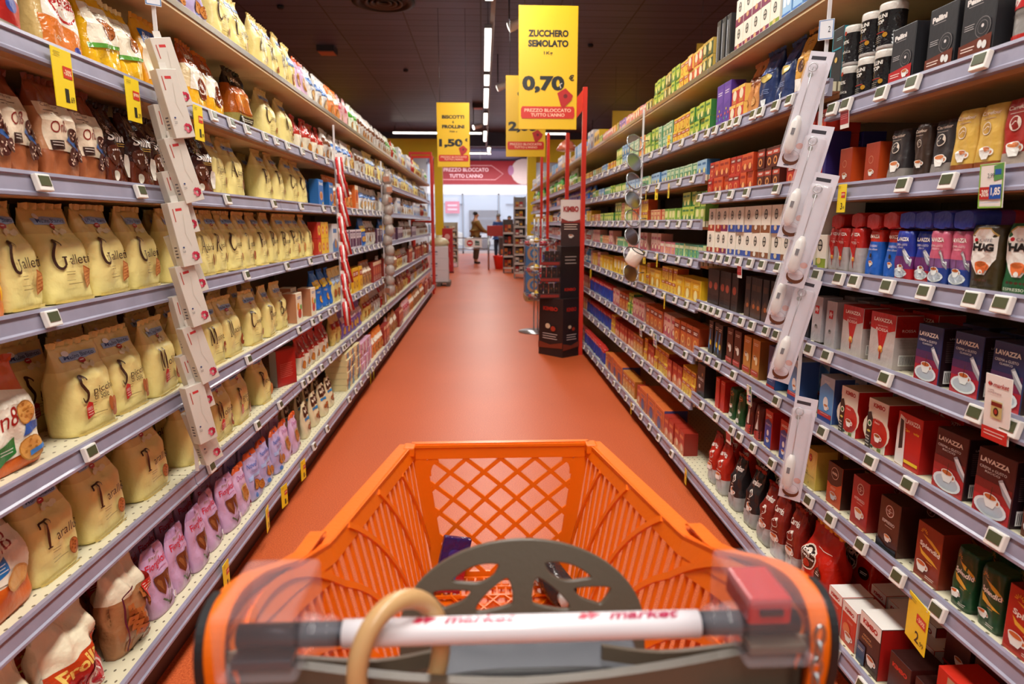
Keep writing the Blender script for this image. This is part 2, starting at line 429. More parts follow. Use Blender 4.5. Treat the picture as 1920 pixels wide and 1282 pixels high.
# ceiling fittings
def luminaire(y, L, z=LZ, side=0):
    o = empty('strip_light', (.1, y, z), label='', cat='ceiling light', group='strip lights in line over the aisle')
    m = MB(); m.box(-.05, 0, .02, .05, L, .07, '6c6a70'); m.build('housing', M['paint'], o)
    m = MB(); m.box(-.045, .01, -.03, .045, L-.01, .02); m.build('tube', M['tube'], o)
    for t in (.1*L, .9*L):
        m = MB(); m.tube([(0, t, .07), (0, t, 4.6-z)], .004, 5); m.build('hanger', M['dkmetal'], o)
    return o
for i, (y, L) in enumerate(((9.4, 2.3), (13.4, 1.9), (16.3, 1.5), (19.4, 2.0), (7.6, .55), (12.2, .7))):
    o = luminaire(y, L); o['label'] = 'hanging white strip light, %s along the line over the aisle' % ordn(1+[7.6, 9.4, 12.2, 13.4, 16.3, 19.4].index(y))
m = MB(); m.box(.13, -2, 4.10, .19, 24, 4.15, '8a8484'); o = m.build('lighting_track', M['paint']); tag(o, 'grey suspended track that carries the strip lights', 'lighting track')
for i, (x, y, z, rz) in enumerate(((.38, 9.2, 3.98, 70), (.32, 13.15, 3.98, 70), (-.22, 18.2, 3.95, 110), (.25, 22.5, 3.7, 0), (-2.9, 22.5, 3.6, 0), (3.5, 21, 3.6, 0))):
    o = empty('track_spotlight', (x, y, z), R(rz), label='white spotlight on the ceiling track, %s from the camera' % ordn(i+1), cat='spotlight', group='spotlights on the track')
    mb = MB(); T = Matrix.Rotation(R(72), 4, 'X') if i < 3 else Matrix.Identity(4)
    mb.lathe([(.04, .26), (.06, .22), (.07, 0)], 14, 'e0dcd8', M4=T); mb.build('barrel', M['paint'], o)
    mb = MB(); mb.lathe([(.065, 0), (.06, -.008)], 14, M4=T); mb.build('lens', M['spotlit'], o)
    mb = MB(); mb.tube([(0, 0, .1), (0, 0, 4.6-z)], .012, 6); mb.build('arm', M['dkmetal'], o)
for i, (x0, x1, y, z) in enumerate(((-2.9, .0, 22, 4.3), (-1, .35, 26, 4.38), (-1, .2, 28, 4.28), (.9, 2.9, 22, 4.3))):
    o = empty('cross_strip_light', (x0, y, z), label='thin white strip light across the aisle, %s from the camera' % ordn(i+1), cat='ceiling light', group='strip lights across the tills')
    mb = MB(); mb.box(0, 0, .03, x1-x0, .06, .07, '60606a'); mb.build('housing', M['paint'], o)
    mb = MB(); mb.box(0, .005, -.02, x1-x0, .055, .03); mb.build('tube', M['tube'], o)
    mb = MB()
    mb.tube([(.1, .03, .07), (.1, .03, 4.6-z)], .005, 5); mb.build('hanger', M['dkmetal'], o)
o = empty('ceiling_air_diffuser', (-1.42, 10.2, 4.6), label='big round dark air diffuser in the ceiling', cat='air vent')
mb = MB(); mb.lathe([(.46, 0), (.46, -.03), (.36, -.05), (.34, -.01)], 32, '1a1618'); mb.build('rim', M['paint'], o)
for r in (.28, .2, .12):
    mb = MB(); mb.lathe([(r, -.01), (r, -.05), (r-.05, -.03), (r-.05, -.01)], 28, '4a3a30'); mb.build('ring', M['paint'], o)
for i, (x, y, sx) in enumerate(((-2.85, 12.8, .32), (3.25, 9.4, .4), (-.1, 18.5, .3))):
    o = empty('ceiling_downlight', (x, y, 4.6), label='small square ceiling lamp with warm lens, %s from the camera' % ('nearest' if i == 1 else 'second' if i == 0 else 'farthest'), cat='ceiling light', group='square ceiling lamps')
    mb = MB(); mb.box(-sx/2, -sx/2, -.1, sx/2, sx/2, 0, '3a3234'); mb.build('housing', M['paint'], o)
    mb = MB(); mb.box(-sx/2+.02, -sx/2+.02, -.115, sx/2-.02, sx/2-.02, -.1, 'd07a58'); mb.build('lens', M['paint'], o)
for i, (x, y) in enumerate(((-1.95, 7.4), (-3.0, 10.5), (2.0, 12.4), (1.15, 13.0), (-1.6, 14.5))):
    mb = MB(); mb.lathe([(.05, 0), (.05, -.03), (.03, -.05)], 12, '201c20', M4=Matrix.Translation((x, y, 4.6)))
    tag(mb.build('smoke_detector', M['paint']), 'small dark round detector on the slatted ceiling, %s from the camera' % ordn(i+1), 'smoke detector', 'detectors on the ceiling')

# red banner over the shop window
o = empty('red_banner', (-.1, 29.85, 0), label='wide red banner over the shop window with white wording', cat='banner')
mb = MB(); mb.box(-2.2, 0, 3.12, 2.2, .15, 4.15, '8c0c16')
P = Print(mb, lambda x, y, l: (x, -l*8, 3.12+y), 4.4, 1.03)
P.t('PREZZO BLOCCATO', .36, .62, .46, .16, 'e8b8b8', bold=.02); P.t("TUTTO L'ANNO", .36, .36, .34, .16, 'e8b8b8', bold=.02)
for q in (((.1, .2), (.1, .8), (.62, .8), (.74, .45), (.66, .2), (.1, .2)),): P.ln(q, .006, 'd89090')
P.e(.95, .55, .13, .13, 'c8a8a0'); P.e(.82, .6, .03, .05, 'a06080')
mb.build('banner_face', M['paint'], o)

# ------------------------------------------------------------------ hanging yellow price signs
def price_sign(x0, x1, z0, z1, y, lines, price, label, cents=True, yaw=0):
    W = x1-x0; Hh = z1-z0
    o = empty('hanging_price_sign', ((x0+x1)/2, y, z0), yaw, label=label, cat='price sign', group='yellow price signs hanging over the aisle')
    mb = MB(); mb.box(-W/2, -.006, 0, W/2, .006, Hh, 'ecbc14', ch=.003)
    P = Print(mb, lambda a, b, l: (a, -.006-l*2, b), W, Hh)
    yy = .78
    for s in lines:
        small = len(s) < 4 or s[0].isdigit()
        P.t(s, .5, yy, min(.8, .085*len(s)) if not small else .05*len(s), .056 if not small else .034, '1c180c', bold=.05 if not small else .02); yy -= .08 if not small else .07
    if price:
        P.t(price, .42, .37, .72, .14, '100e08', bold=.05); P.t('€', .90, .425, .09, .05, '17150e', bold=.03)
    P.p([(.06, .09), (.94, .09), (.96, .11), (.96, .17), (.94, .19), (.06, .19), (.04, .17), (.04, .11)], 'd02a1c')
    P.t('PREZZO BLOCCATO', .5, .158, .8, .028, 'f6c8a8', bold=.02); P.t("TUTTO L'ANNO", .5, .12, .58, .028, 'f6c8a8', bold=.02)
    P.p([(.72, .2), (.66, .3), (.80, .34), (.93, .28), (.9, .24), (.76, .175)], 'b81c18'); P.ln([(.72, .34), (.7, .37), (.74, .38)], .015, 'd8c8b8')
    P.e(.80, .275, .035, .035, '701010')
    mb.build('panel', M['card'], o)
    for s in (-.4, .4):
        mb = MB(); mb.tube([(s*W, 0, Hh), (s*W, 0, 4.6-z0)], .003, 5); mb.build('hanging_cord', M['dkmetal'], o)
    return o
price_sign(.32, .825, 2.2, 3.2, 5.8, ['ZUCCHERO', 'SEMOLATO', '1Kg'], '0,70', 'largest yellow hanging sign, sugar at zero seventy euro')
price_sign(.31, .82, 2.24, 3.23, 8.55, ['CREMA', '1kg'], '2,00', 'yellow hanging sign half hidden behind the largest one')
price_sign(-.70, -.19, 2.27, 3.24, 10.5, ['BISCOTTI', 'e', 'FROLLINI', '700 g'], '1,50', 'yellow hanging sign nearest the shop banner, biscuits at one fifty')
for x, y, z in ((2.75, 8.6, 2.85), (2.75, 14, 2.92)):
    price_sign(x, x+.55, z, z+.8, y, [], None, 'plain yellow hanging sign over the next aisle, %s' % ('nearer one' if y < 10 else 'farther one'))

# ------------------------------------------------------------------ shelving
LX, RX, DEP = -1.02, 1.12, .46
LBX, RBX = -.96, 1.07
LH = [2.115, 1.795, 1.49, 1.18, .822, .513, .175]
BAY = 1.18
LJ = [1.0+BAY*k for k in range(11)]
RJ = [.96+1.17*k for k in range(13)]
RH = {0: [2.13, 1.752, 1.497, 1.228, .976, .725, .463, .115],
      1: [2.13, 1.833, 1.524, 1.235, .982, .735, .486, .115],
      2: [2.13, 1.838, 1.627, 1.394, 1.193, .962, .687, .432, .115]}
def rh(b): return RH[min(b, 2)]
def dot_mat():
    m = mat('perforated_cream_shelf', 'd9d2b4', .4, var=.04); nt = m.node_tree; L = nt.links; b = nt.nodes['Principled BSDF']
    tc = nt.nodes.new('ShaderNodeTexCoord'); v = nt.nodes.new('ShaderNodeTexVoronoi'); v.inputs['Scale'].default_value = 38; v.inputs['Randomness'].default_value = 0
    mp = nt.nodes.new('ShaderNodeMapping'); mp.inputs['Scale'].default_value = (1, .6, 0)
    L.new(tc.outputs['Object'], mp.inputs[0]); L.new(mp.outputs[0], v.inputs['Vector'])
    lt = nt.nodes.new('ShaderNodeMath'); lt.operation = 'LESS_THAN'; lt.inputs[1].default_value = .12; L.new(v.outputs['Distance'], lt.inputs[0])
    mx = nt.nodes.new('ShaderNodeMixRGB'); mx.inputs[2].default_value = H('6e6450'); L.new(lt.outputs[0], mx.inputs[0])
    src = b.inputs['Base Color'].links[0].from_socket; L.new(src, mx.inputs[1]); L.new(mx.outputs[0], b.inputs['Base Color'])
    return m
M['dots'] = dot_mat()
_mc = {}
def unit(side, b, y0, y1, Hs):
    s = -1 if side == 'left' else 1
    fx, bx = (LX, LBX) if s < 0 else (RX, RBX)
    L = y1-y0-.004
    nm = 'nearest' if b == 0 else ordn(b+1)
    o = empty('shelving_unit', (fx, y0, 0), label='metal shelving unit with lilac rails, %s along the %s of the aisle' % (nm, side), cat='shelving', group='shelving units on the %s' % side)
    def X(d): return s*d        # d measured from the shelf front into the unit
    def bx_(mb, d0, y0_, z0, d1, y1_, z1, c='d8cba8', **k):
        a, e = sorted((X(d0), X(d1))); mb.box(a, y0_, z0, e, y1_, z1, c, **k)
    mb = MB(); bx_(mb, DEP, 0, .05, DEP+.02, L, 2.11); mb.build('back_panel', M['back'], o)
    for yy in (0, L-.03):
        mb = MB(); bx_(mb, DEP-.04, yy, .0, DEP, yy+.03, 2.11); mb.build('upright', M['back'], o)
    mb = MB(); bx_(mb, .0 if s > 0 else .0, 0, 0, .04, L, Hs[-1]-.03); mb.build('plinth', M['kick'], o)
    for i, z in enumerate(Hs):
        mb = MB()
        if i == 0:
            bx_(mb, 0, 0, z-.018, DEP+.02, L, z+.018); sh = mb.build('top_board', M['wood'], o)
            mb = MB(); bx_(mb, -.004, 0, z-.006, .0, L, z+.018, ch=.001); mb.build('edge_trim', M['metal'], sh)
            continue
        base = (i == len(Hs)-1)
        off = abs(bx-fx) if base else 0
        f0 = -off
        bx_(mb, f0+.012, 0, z-.014, DEP, L, z+.015); sh = mb.build('shelf', M['dots'], o)
        mb = MB(); bx_(mb, f0+.05, 0, z-.03, DEP, L, z-.015); mb.build('shelf_underside', M['wood'], sh)
        mb = MB()    # price rail: lip, grooved face, lower lip
        prof = [(f0+.012, .024), (f0-.002, .026), (f0-.004, .018), (f0+.001, .015), (f0-.004, -.018), (f0-.009, -.022), (f0-.009, -.029), (f0+.012, -.030)]
        n = len(prof)
        vs = [(X(d), yy, z+h) for yy in (0.0, L) for d, h in prof]
        mb.add(vs, [tuple(range(n)), tuple(range(2*n-1, n-1, -1))]+[(k, (k+1) % n, n+(k+1) % n, n+k) for k in range(n)])
        mb.build('price_rail', M['rail'], sh, True)
    return o
for b in range(10): unit('left', b, LJ[b], LJ[b+1], LH)
for b in range(12): unit('right', b, RJ[b], RJ[b+1], rh(b))
# ------------------------------------------------------------------ packaged goods
PT = {}
class PType: pass
def ptype(key, name, cat, desc, W, Hh, D, body='box', c='c0a060', fn=None, side=None, top=None, bands=None, mat_='card', prof='block', wr=.003, nvar=2, seal=None):
    t = PType(); t.__dict__.update(key=key, name=name, cat=cat, desc=desc, W=W, H=Hh, D=D, body=body, c=c, fn=fn, side=side, top=top, bands=bands, mat=mat_, prof=prof, wr=wr, nvar=nvar, seal=seal, me=[])
    PT[key] = t
def pick(bands, t, c):
    if bands:
        for lim, cc in bands:
            if t <= lim: return cc
    return c
def lerp_tab(tab, t):
    for i in range(len(tab)-1):
        if t <= tab[i+1][0]:
            a, b = tab[i], tab[i+1]; u = (t-a[0])/(b[0]-a[0]+1e-9); u = u*u*(3-2*u)*.5+u*.5
            return a[1]+(b[1]-a[1])*u
    return tab[-1][1]
PROF = {  # depth profile, width profile along the height
 'block': ([(0, .9), (.06, 1.0), (.3, 1.03), (.54, 1.0), (.62, .92), (.68, .70), (.85, .34), (.97, .06), (1, .04)], [(0, .99), (.3, 1.0), (.6, .985), (.68, .95), (1, .955)]),
 'brick': ([(0, .95), (.03, 1), (.95, 1), (1, .9)], [(0, .97), (.03, 1), (.96, 1), (1, .97)]),
 'pillow': ([(0, .6), (.06, .8), (.2, .95), (.45, 1), (.7, .85), (.9, .3), (1, .05)], [(0, .95), (.1, .93), (.5, .97), (.9, .93), (1, .98)]),
 'doy': ([(0, .9), (.08, 1), (.3, .95), (.6, .7), (.85, .3), (1, .05)], [(0, .92), (.3, 1), (.7, .97), (.9, .9), (1, .72)]),
}
def build_mesh(t, var):
    r = random.Random(hash_(t.key)*7+var)
    mb = MB(); W, Hh, D = t.W, t.H, t.D
    if t.body in ('bag',):
        dp, wp = PROF[t.prof]; ph = [r.uniform(0, 6.28) for _ in range(6)]; lean = r.uniform(-.006, .012); wr = t.wr
        ex = 5.0 if t.prof == 'brick' else (4.6 if t.prof == 'block' else 2.6)
        def off(u, v):   # crumple of the film
            k = min(1, v*8)*1.0
            return k*wr*(sin(5*u+ph[0]+4*v)+.7*sin(11*v+ph[1]-3*u)+.5*sin(9*u*v*1.5+ph[2])+.5*sin(17*v+8*u+ph[3])+1.1*abs(sin(3.2*v+2.6*u+ph[4]))-.9*abs(sin(5.1*v-3.4*u+ph[5]))+(1.3*math.exp(-((v-.63-.04*u)/.035)**2) if t.prof == 'block' else 0))
        def ring(v):
            return W/2*lerp_tab(wp, v), D/2*lerp_tab(dp, v)
        def S(x, y, l):
            v = min(1, max(0, y/Hh)); a, b = ring(v); u = max(-.985, min(.985, x/a if abs(x) < a else (1 if x > 0 else -1)))
            yy = -b*(1-abs(u)**ex)**(1/ex)
            return (u*a, D/2+yy-off(u, v)-l+lean*v, y)
        NF = 18; NR = 26 if t.prof != 'brick' else 12
        us = [-.985+1.97*k/NF for k in range(NF+1)]
        NC = NF+1+2+7+2
        vs = []
        for i in range(NR+1):
            v = i/NR; a, b = ring(v)
            for k in range(NF+1):
                p = S(us[k]*a, v*Hh, 0); vs.append(p)
            for q in (-.3, .45): vs.append((a, D/2+b*q+lean*v, v*Hh))
            for k in range(7):
                u = .95-1.9*k/6; yy = b*(1-abs(u)**ex)**(1/ex); vs.append((u*a, D/2+yy+off(-u, v)*.7*min(1, b/(D*.2))+lean*v, v*Hh))
            for q in (.45, -.3): vs.append((-a, D/2+b*q+lean*v, v*Hh))
        base = len(mb.v); mb.v += vs
        for i in range(NR):
            cc = H(pick(t.bands, (i+.5)/NR, t.c))
            for k in range(NC):
                mb.f.append((i*NC+k, i*NC+(k+1) % NC, (i+1)*NC+(k+1) % NC, (i+1)*NC+k)); mb.c.append(cc); mb.m.append(0); mb.sm.append(True)
        mb.f.append(tuple(range(NC))[::-1]); mb.c.append(H(pick(t.bands, 0, t.c))); mb.m.append(0); mb.sm.append(False)
        mb.f.append(tuple(NR*NC+k for k in range(NC))); mb.c.append(H(pick(t.bands, 1, t.c))); mb.m.append(0); mb.sm.append(False)
        if t.fn: t.fn(Print(mb, S, W, Hh, 0, .013 if t.prof != 'brick' else .018, .0022 if t.prof != 'brick' else .0009))
        if t.seal:   # crimped seal fin at the top
            a, b = ring(1.0); n = 16
            vv = []
            for k in range(n+1):
                x = -a+2*a*k/n; z = .004*sin(k*2.1+ph[1])
                vv += [(x, D/2-.001+lean+z, Hh-.004), (x*1.01, D/2-.001+lean+z*2, Hh+.012+(.002 if k % 2 else 0))]
            mb.add(vv, [(2*k, 2*k+2, 2*k+3, 2*k+1) for k in range(n)], t.seal)
    elif t.body == 'can':
        n = 28; rr = W/2
        prof = [(rr*.97, 0), (rr, .004), (rr, .010), (rr*.985, .012), (rr*.985, Hh-.024), (rr, Hh-.022), (rr, Hh-.006), (rr*.96, Hh), (rr*.9, Hh-.003)]
        mb.lathe(prof, n, t.c, M4=Matrix.Translation((0, rr, 0)), cols=[t.side or 'c8c8c8', t.side or 'c8c8c8', t.c, t.c, t.c, t.top or 'd8d4cc', t.top or 'd8d4cc', t.top or 'd8d4cc'])
        def S(x, y, l):
            a = x/rr; return ((rr+l)*sin(a), rr-(rr+l)*cos(a), y)
        if t.fn: t.fn(Print(mb, S, W, Hh, 0, .012, .0008))
    elif t.body == 'bottle':
        prof = [(W*.46, 0), (W*.5, .01), (W*.5, Hh*.55), (W*.42, Hh*.68), (W*.2, Hh*.82), (W*.19, Hh*.9), (W*.24, Hh*.9), (W*.24, Hh)]
        mb.lathe(prof, 16, t.c, M4=Matrix.Translation((0, W/2, 0)), cols=[t.c, t.c, t.c, t.c, t.c, t.top or 'ffffff', t.top or 'ffffff'])
        def S(x, y, l):
            a = x/(W/2); return ((W/2+l)*sin(a), W/2-(W/2+l)*cos(a), y)
        if t.fn: t.fn(Print(mb, S, W, Hh, 0, .02, .001))
    else:
        ch = min(.0016, W*.03)
        mb.box(-W/2, 0, 0, W/2, D, Hh, t.c, ch=ch)
        t.fn and t.fn(Print(mb, lambda x, y, l: (x, -l, y), W, Hh, 0, None, .0003))
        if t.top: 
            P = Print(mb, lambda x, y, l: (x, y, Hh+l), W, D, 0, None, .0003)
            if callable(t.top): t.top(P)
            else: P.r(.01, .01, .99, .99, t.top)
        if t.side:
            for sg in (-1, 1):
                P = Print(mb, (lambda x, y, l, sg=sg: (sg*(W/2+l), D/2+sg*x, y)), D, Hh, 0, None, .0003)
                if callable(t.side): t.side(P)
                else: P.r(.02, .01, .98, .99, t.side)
    return mb.mesh(t.name, M[t.mat])
def hash_(s):
    h = 0
    for ch in s: h = (h*31+ord(ch)) % 1000003
    return h
def pmesh(t):
    if not t.me: t.me = [build_mesh(t, v) for v in range(t.nvar)]
    return t.me[rnd.randrange(len(t.me))]

CR, CRD, BR = 'ecd98c', 'd9bd66', '3a1c10'
# --- cream biscuit bags with a big dark initial
def logo(P, y=.86, rough=True):
    P.p([(.16, y-.035), (.4, y-.02), (.62, y-.035), (.86, y-.02), (.88, y+.035), (.62, y+.045), (.4, y+.055), (.14, y+.03)], '8ea6cc')
    P.t('Mulino Bianco', .51, y+.008, .6, .045, '23376e', bold=.02)
    P.e(.5, y-.05, .07, .04, 'b01c1c'); P.lines(.46, y-.05, .54, 1, 'f0e8e0')
    P.e(.25, y+.055, .05, .04, 'e8e4e0')
def cream(key, capch, rest, desc, cookie='disc', badge=False, W=.182, Hh=.24, D=.10, second=None):
    def fn(P):
        logo(P)
        for k, (a, b) in enumerate(((.45, .74), (.52, .76), (.6, .74), (.66, .755))): P.e(a, b, .05, .035, 'e4d6b0')
        P.cap(capch, .27, .51, .30, BR)
        n = len(rest)
        P.t(rest, .42+.039*n, .45, .078*n, .105, BR, rot=.02)
        if second: P.t(second, .58, .385, .3, .075, BR)
        P.lines(.3, .32, .46, 2, '8a7440', .028, .006); P.r(.27, .23, .45, .234, '8a7440')
        P.lines(.28, .19, .62, 1, '9a8450')
        if badge:
            P.p([(.2, .17), (.38, .2), (.38, .33), (.29, .36), (.2, .31)], 'c22420'); P.t('100%', .29, .28, .14, .035, 'f4dcd0'); P.lines(.22, .24, .36, 2, 'f0c8bc')
        if cookie == 'disc': P.cookie(.76, .22, .1, .12, 'b86a34', '8c4420')
        elif cookie == 'square':
            P.p([(.7, .12), (.85, .17), (.87, .33), (.73, .38)], 'b05a24'); P.p([(.715, .14), (.84, .185), (.855, .32), (.735, .36)], 'd08a4c')
            for k in range(4): P.ln([(.73, .18+.04*k), (.85, .21+.035*k)], .008, 'a85a28')
        elif cookie == 'heart': P.e(.72, .25, .06, .12, 'a85a2c'); P.e(.8, .24, .06, .12, 'b8683a'); P.e(.77, .15, .07, .07, 'b0602f')
        elif cookie == 'ring': P.cookie(.78, .25, .09, .14, 'a85228', '7c3818'); P.e(.78, .25, .035, .05, CR)
        elif cookie == 'stick':
            for a in (.7, .8): P.e(a, .24, .035, .15, '7c4426')
        P.p([(.05, .0), (.95, .0), (.95, .03), (.05, .03)], CRD)
    ptype(key, 'biscuit_bag', 'biscuit bag', desc, W, Hh, D, 'bag', CR, fn, bands=[(.72, CR), (1.1, 'dcc27a')], mat_='foil', wr=.0021, seal='dcc27a', nvar=3)
cream('galletti', 'G', 'alletti', 'cream biscuit bag with square biscuit', 'square')
cream('spicchi', 'S', 'picchi', 'cream biscuit bag with heart-shaped biscuit', 'heart', True, second='di Sole')
cream('tarallucci', 'T', 'arallucci', 'cream biscuit bag with oval biscuit', 'disc')
cream('molinetti', 'M', 'olinetti', 'cream biscuit bag with ringed biscuits', 'ring', True)
cream('macine', 'M', 'acine', 'cream biscuit bag with ring biscuit', 'ring')
cream('baiocchi', 'B', 'aiocchi', 'cream biscuit bag with round biscuit', 'disc', W=.14)
cream('rigoli', 'R', 'igoli', 'cream biscuit bag with long biscuits', 'stick', W=.14)
cream('abbracci', 'A', 'bbracci', 'cream biscuit bag with two-tone biscuits', 'stick', W=.15)
cream('campagnole', 'C', 'ampagnole', 'cream biscuit bag with flower biscuit', 'disc', W=.15)
cream('pannocchie', 'P', 'annocchie', 'cream biscuit bag with pale biscuits', 'square', W=.14)
cream('rtall', 'R', 'igoli', 'tall narrow cream biscuit bag', 'square', W=.135, Hh=.238, D=.09)

def brownbag(P):
    P.p([(.06, .3), (.94, .3), (.97, .78), (.03, .78)], 'ecd8bc'); P.t('Carrefour', .38, .76, .5, .035, '5a2c18'); P.lines(.16, .70, .6, 2, '6a3c20', .03)
    P.t('On8', .38, .55, .44, .12, '8c2418', sh=.3, rot=.12)
    P.p([(.12, .3), (.4, .32), (.4, .41), (.12, .4)], '3c2018'); P.lines(.15, .38, .37, 2, 'e8dcd0')
    P.p([(.5, .42), (.98, .3), (.98, .34), (.6, .47)], '3c64a8')
    for a, b, q in ((.72, .48, .13), (.9, .42, .1), (.68, .26, .17), (.88, .27, .12), (.5, .2, .1)):
        P.e(a, b, q, q*.9, '4c1c14')
        for k in range(7): P.e(a+q*.6*cos(k*2.2)*(.4+.08*k), b+q*.38*sin(k*2.2)*(.4+.08*k), .018, .015, 'e8c8b0', 6)
ptype('brown', 'biscuit_bag', 'biscuit bag', 'brown and beige chocolate biscuit bag', .15, .238, .09, 'bag', 'a85c34', brownbag, bands=[(.3, 'b0643c'), (.74, 'c88c60'), (1.1, '8a4426')], mat_='foil', seal='7c3c22', wr=.0025)
def stelle(P):
    P.t('Pan di', .4, .74, .4, .07, 'e8dcd0', sh=.3); P.t('Stelle', .52, .63, .72, .13, 'f4ece4', sh=.3, bold=.03); P.lines(.35, .54, .8, 2, 'd8a84c')
    P.e(.28, .38, .2, .2, '5c2c1c'); P.e(.55, .34, .18, .18, '54261a')
    for k in range(9): P.e(.28+.13*cos(k*2), .38+.07*sin(k*2), .022, .022, 'f0dcd0', 5); P.e(.55+.12*cos(k*2.3), .34+.06*sin(k*2.3), .02, .02, 'f0dcd0', 5)
    P.p([(.72, .12), (.92, .12), (.94, .4), (.74, .42)], 'f0e6d8'); P.e(.2, .12, .12, .1, 'ece0d0')
ptype('stelle', 'biscuit_bag', 'biscuit bag', 'dark brown biscuit bag with white stars', .15, .225, .08, 'bag', '5c2414', stelle, bands=[(.35, '6c2c16'), (1.1, '3a1810')], mat_='gloss', seal='2c120c')
def onb(P):
    P.p([(.04, .12), (.96, .16), (.96, .7), (.5, .78), (.04, .68)], 'f0e8d4'); P.t('Carrefour', .34, .8, .5, .05, '5a1c14'); P.lines(.12, .73, .5, 2, '8a5c40')
    P.t('On8', .36, .5, .5, .17, 'a01c14', sh=.35, rot=.15)
    P.p([(.2, .1), (.5, .18), (.5, .33), (.2, .27)], '1f7c34'); P.lines(.24, .23, .46, 2, 'e8f0e0'); P.p([(.62, .3), (.98, .34), (.98, .4), (.7, .42)], '2c58a8')
    P.cookie(.72, .52, .14, .15, 'd89c50', 'b47830'); P.cookie(.72, .17, .2, .16, 'd8984c', 'b47830'); P.p([(.66, .1), (.9, .14), (.9, .18), (.66, .15)], '3c80c8')
ptype('onb', 'biscuit_bag', 'biscuit bag', 'orange and cream wholegrain biscuit bag', .19, .245, .11, 'bag', 'd86c2c', onb, bands=[(.2, 'd8641c'), (.7, 'e0a070'), (1.1, 'd05820')], mat_='foil', seal='c0501c')
def onb2(P):
    P.p([(.04, .35), (.96, .3), (.96, .75), (.5, .83), (.04, .73)], 'e6dcc8'); P.t('On8', .45, .65, .55, .16, '8c1c18', sh=.3, rot=.15)
    P.p([(.06, .36), (.5, .42), (.5, .56), (.06, .5)], '2470b4'); P.lines(.1, .5, .46, 3, 'e0ecf4'); P.e(.62, .3, .26, .13, 'c88c44'); P.e(.62, .3, .23, .1, 'dca45c')
ptype('onb2', 'biscuit_bag', 'biscuit bag', 'large orange bag with blue label', .20, .24, .11, 'bag', 'd8701c', onb2, bands=[(.3, 'd8641c'), (.75, 'd8cdb4'), (1.1, 'b8a890')], mat_='foil', seal='b8a890')
def tiger(P):
    P.p([(.0, .5), (1, .56), (1, .8), (0, .84)], '2c58a8')
    for k in range(9): P.ln([(.1+.1*k, .15+.06*(k % 3)), (.2+.09*k, .3+.05*(k % 2)), (.14+.1*k, .42)], .05, '2a1c14' if k % 2 else 'f4b420')
ptype('tiger', 'biscuit_bag', 'biscuit bag', 'orange striped bag with blue band', .17, .24, .1, 'bag', 'e07018', tiger, mat_='foil', seal='e07018')
def redwhite(P):
    P.p([(0, .2), (1, .1), (1, .32), (.5, .42), (0, .4)], 'b82420'); P.e(.5, .62, .2, .16, 'e8e4ec'); P.e(.7, .3, .13, .1, '3c4c9c'); P.lines(.3, .78, .7, 2, 'a02c28')
ptype('redwhite', 'biscuit_bag', 'biscuit bag', 'white biscuit bag with red band', .17, .24, .1, 'bag', 'e8e4e0', redwhite, mat_='foil', seal='e8e4e0')
def cereali(P):
    P.p([(.05, .4), (.95, .3), (.95, .9), (.05, .85)], 'ece2d4'); P.e(.55, .62, .36, .36, 'b02424'); P.e(.55, .62, .32, .32, 'ece2d4'); P.t('Cereali', .52, .62, .62, .16, 'a82020', sh=.3, bold=.02); P.p([(0, 0), (1, 0), (1, .3), (0, .4)], 'd87830'); P.t('450g', .25, .2, .2, .05, 'f4e4c8')
    P.e(.72, .12, .1, .08, '30409c')
ptype('cereali', 'biscuit_bag', 'biscuit bag', 'cream and orange bag with red oval', .16, .24, .09, 'bag', 'd8b878', cereali, mat_='gloss', seal='d8b878')
def yellowcream(P):
    P.p([(.05, .35), (.95, .42), (.95, .9), (.05, .86)], 'f0e6d0'); P.lines(.2, .8, .6, 2, '705c40'); P.cookie(.6, .6, .22, .2, 'a8602c', '7c4420'); P.p([(0, .3), (1, .4), (1, .44), (0, .36)], '5c9c3c'); P.t('350g', .25, .12, .2, .05, '8c6c10')
ptype('yellowcream', 'biscuit_bag', 'biscuit bag', 'yellow and cream bag with brown biscuit', .15, .22, .09, 'bag', 'f0b81c', yellowcream, mat_='gloss', seal='ecd8a0')
def bucan(P):
    P.p([(.02, .2), (.98, .2), (.98, .72), (.02, .72)], 'ecdcc0'); P.p([(.1, .66), (.96, .7), (.96, .9), (.1, .86)], '1c5cac'); P.t('Bucaneve', .53, .78, .74, .1, 'f4f4f8', bold=.02, sh=.2); P.cookie(.55, .32, .2, .2, 'c88440', '9c5c24'); P.cookie(.8, .26, .15, .15, 'c88440', '9c5c24')
    P.lines(.15, .5, .5, 2, '7c6c50')
ptype('bucaneve', 'biscuit_bag', 'biscuit bag', 'yellow bag with blue and white label', .16, .24, .09, 'bag', 'e8a41c', bucan, mat_='foil', seal='d89010')
def abbr(P):
    P.p([(.02, .32), (.98, .3), (.96, .66), (.04, .7)], 'f0e8d8'); P.t('ABBRACCI', .5, .83, .7, .07, 'f0e4d0', bold=.02); P.t('Crock', .55, .72, .5, .08, 'f4ece0', sh=.3, bold=.02); P.e(.55, .38, .26, .26, '8c3c1c'); P.e(.55, .38, .22, .22, '6c2814'); P.t('250 g', .25, .12, .22, .05, '7c4c10')
    P.ln([(.42, .34), (.5, .3), (.6, .3), (.68, .36)], .03, 'f4e8d8'); P.e(.46, .42, .03, .03, 'f4e8d8'); P.e(.62, .43, .03, .03, 'f4e8d8')
ptype('choccream', 'biscuit_bag', 'biscuit bag', 'yellow and brown bag with chocolate biscuit', .16, .24, .09, 'bag', 'f0b020', abbr, bands=[(.35, 'f0b020'), (.7, 'f0dcb0'), (1.1, 'a84818')], mat_='gloss', seal='c06c18')
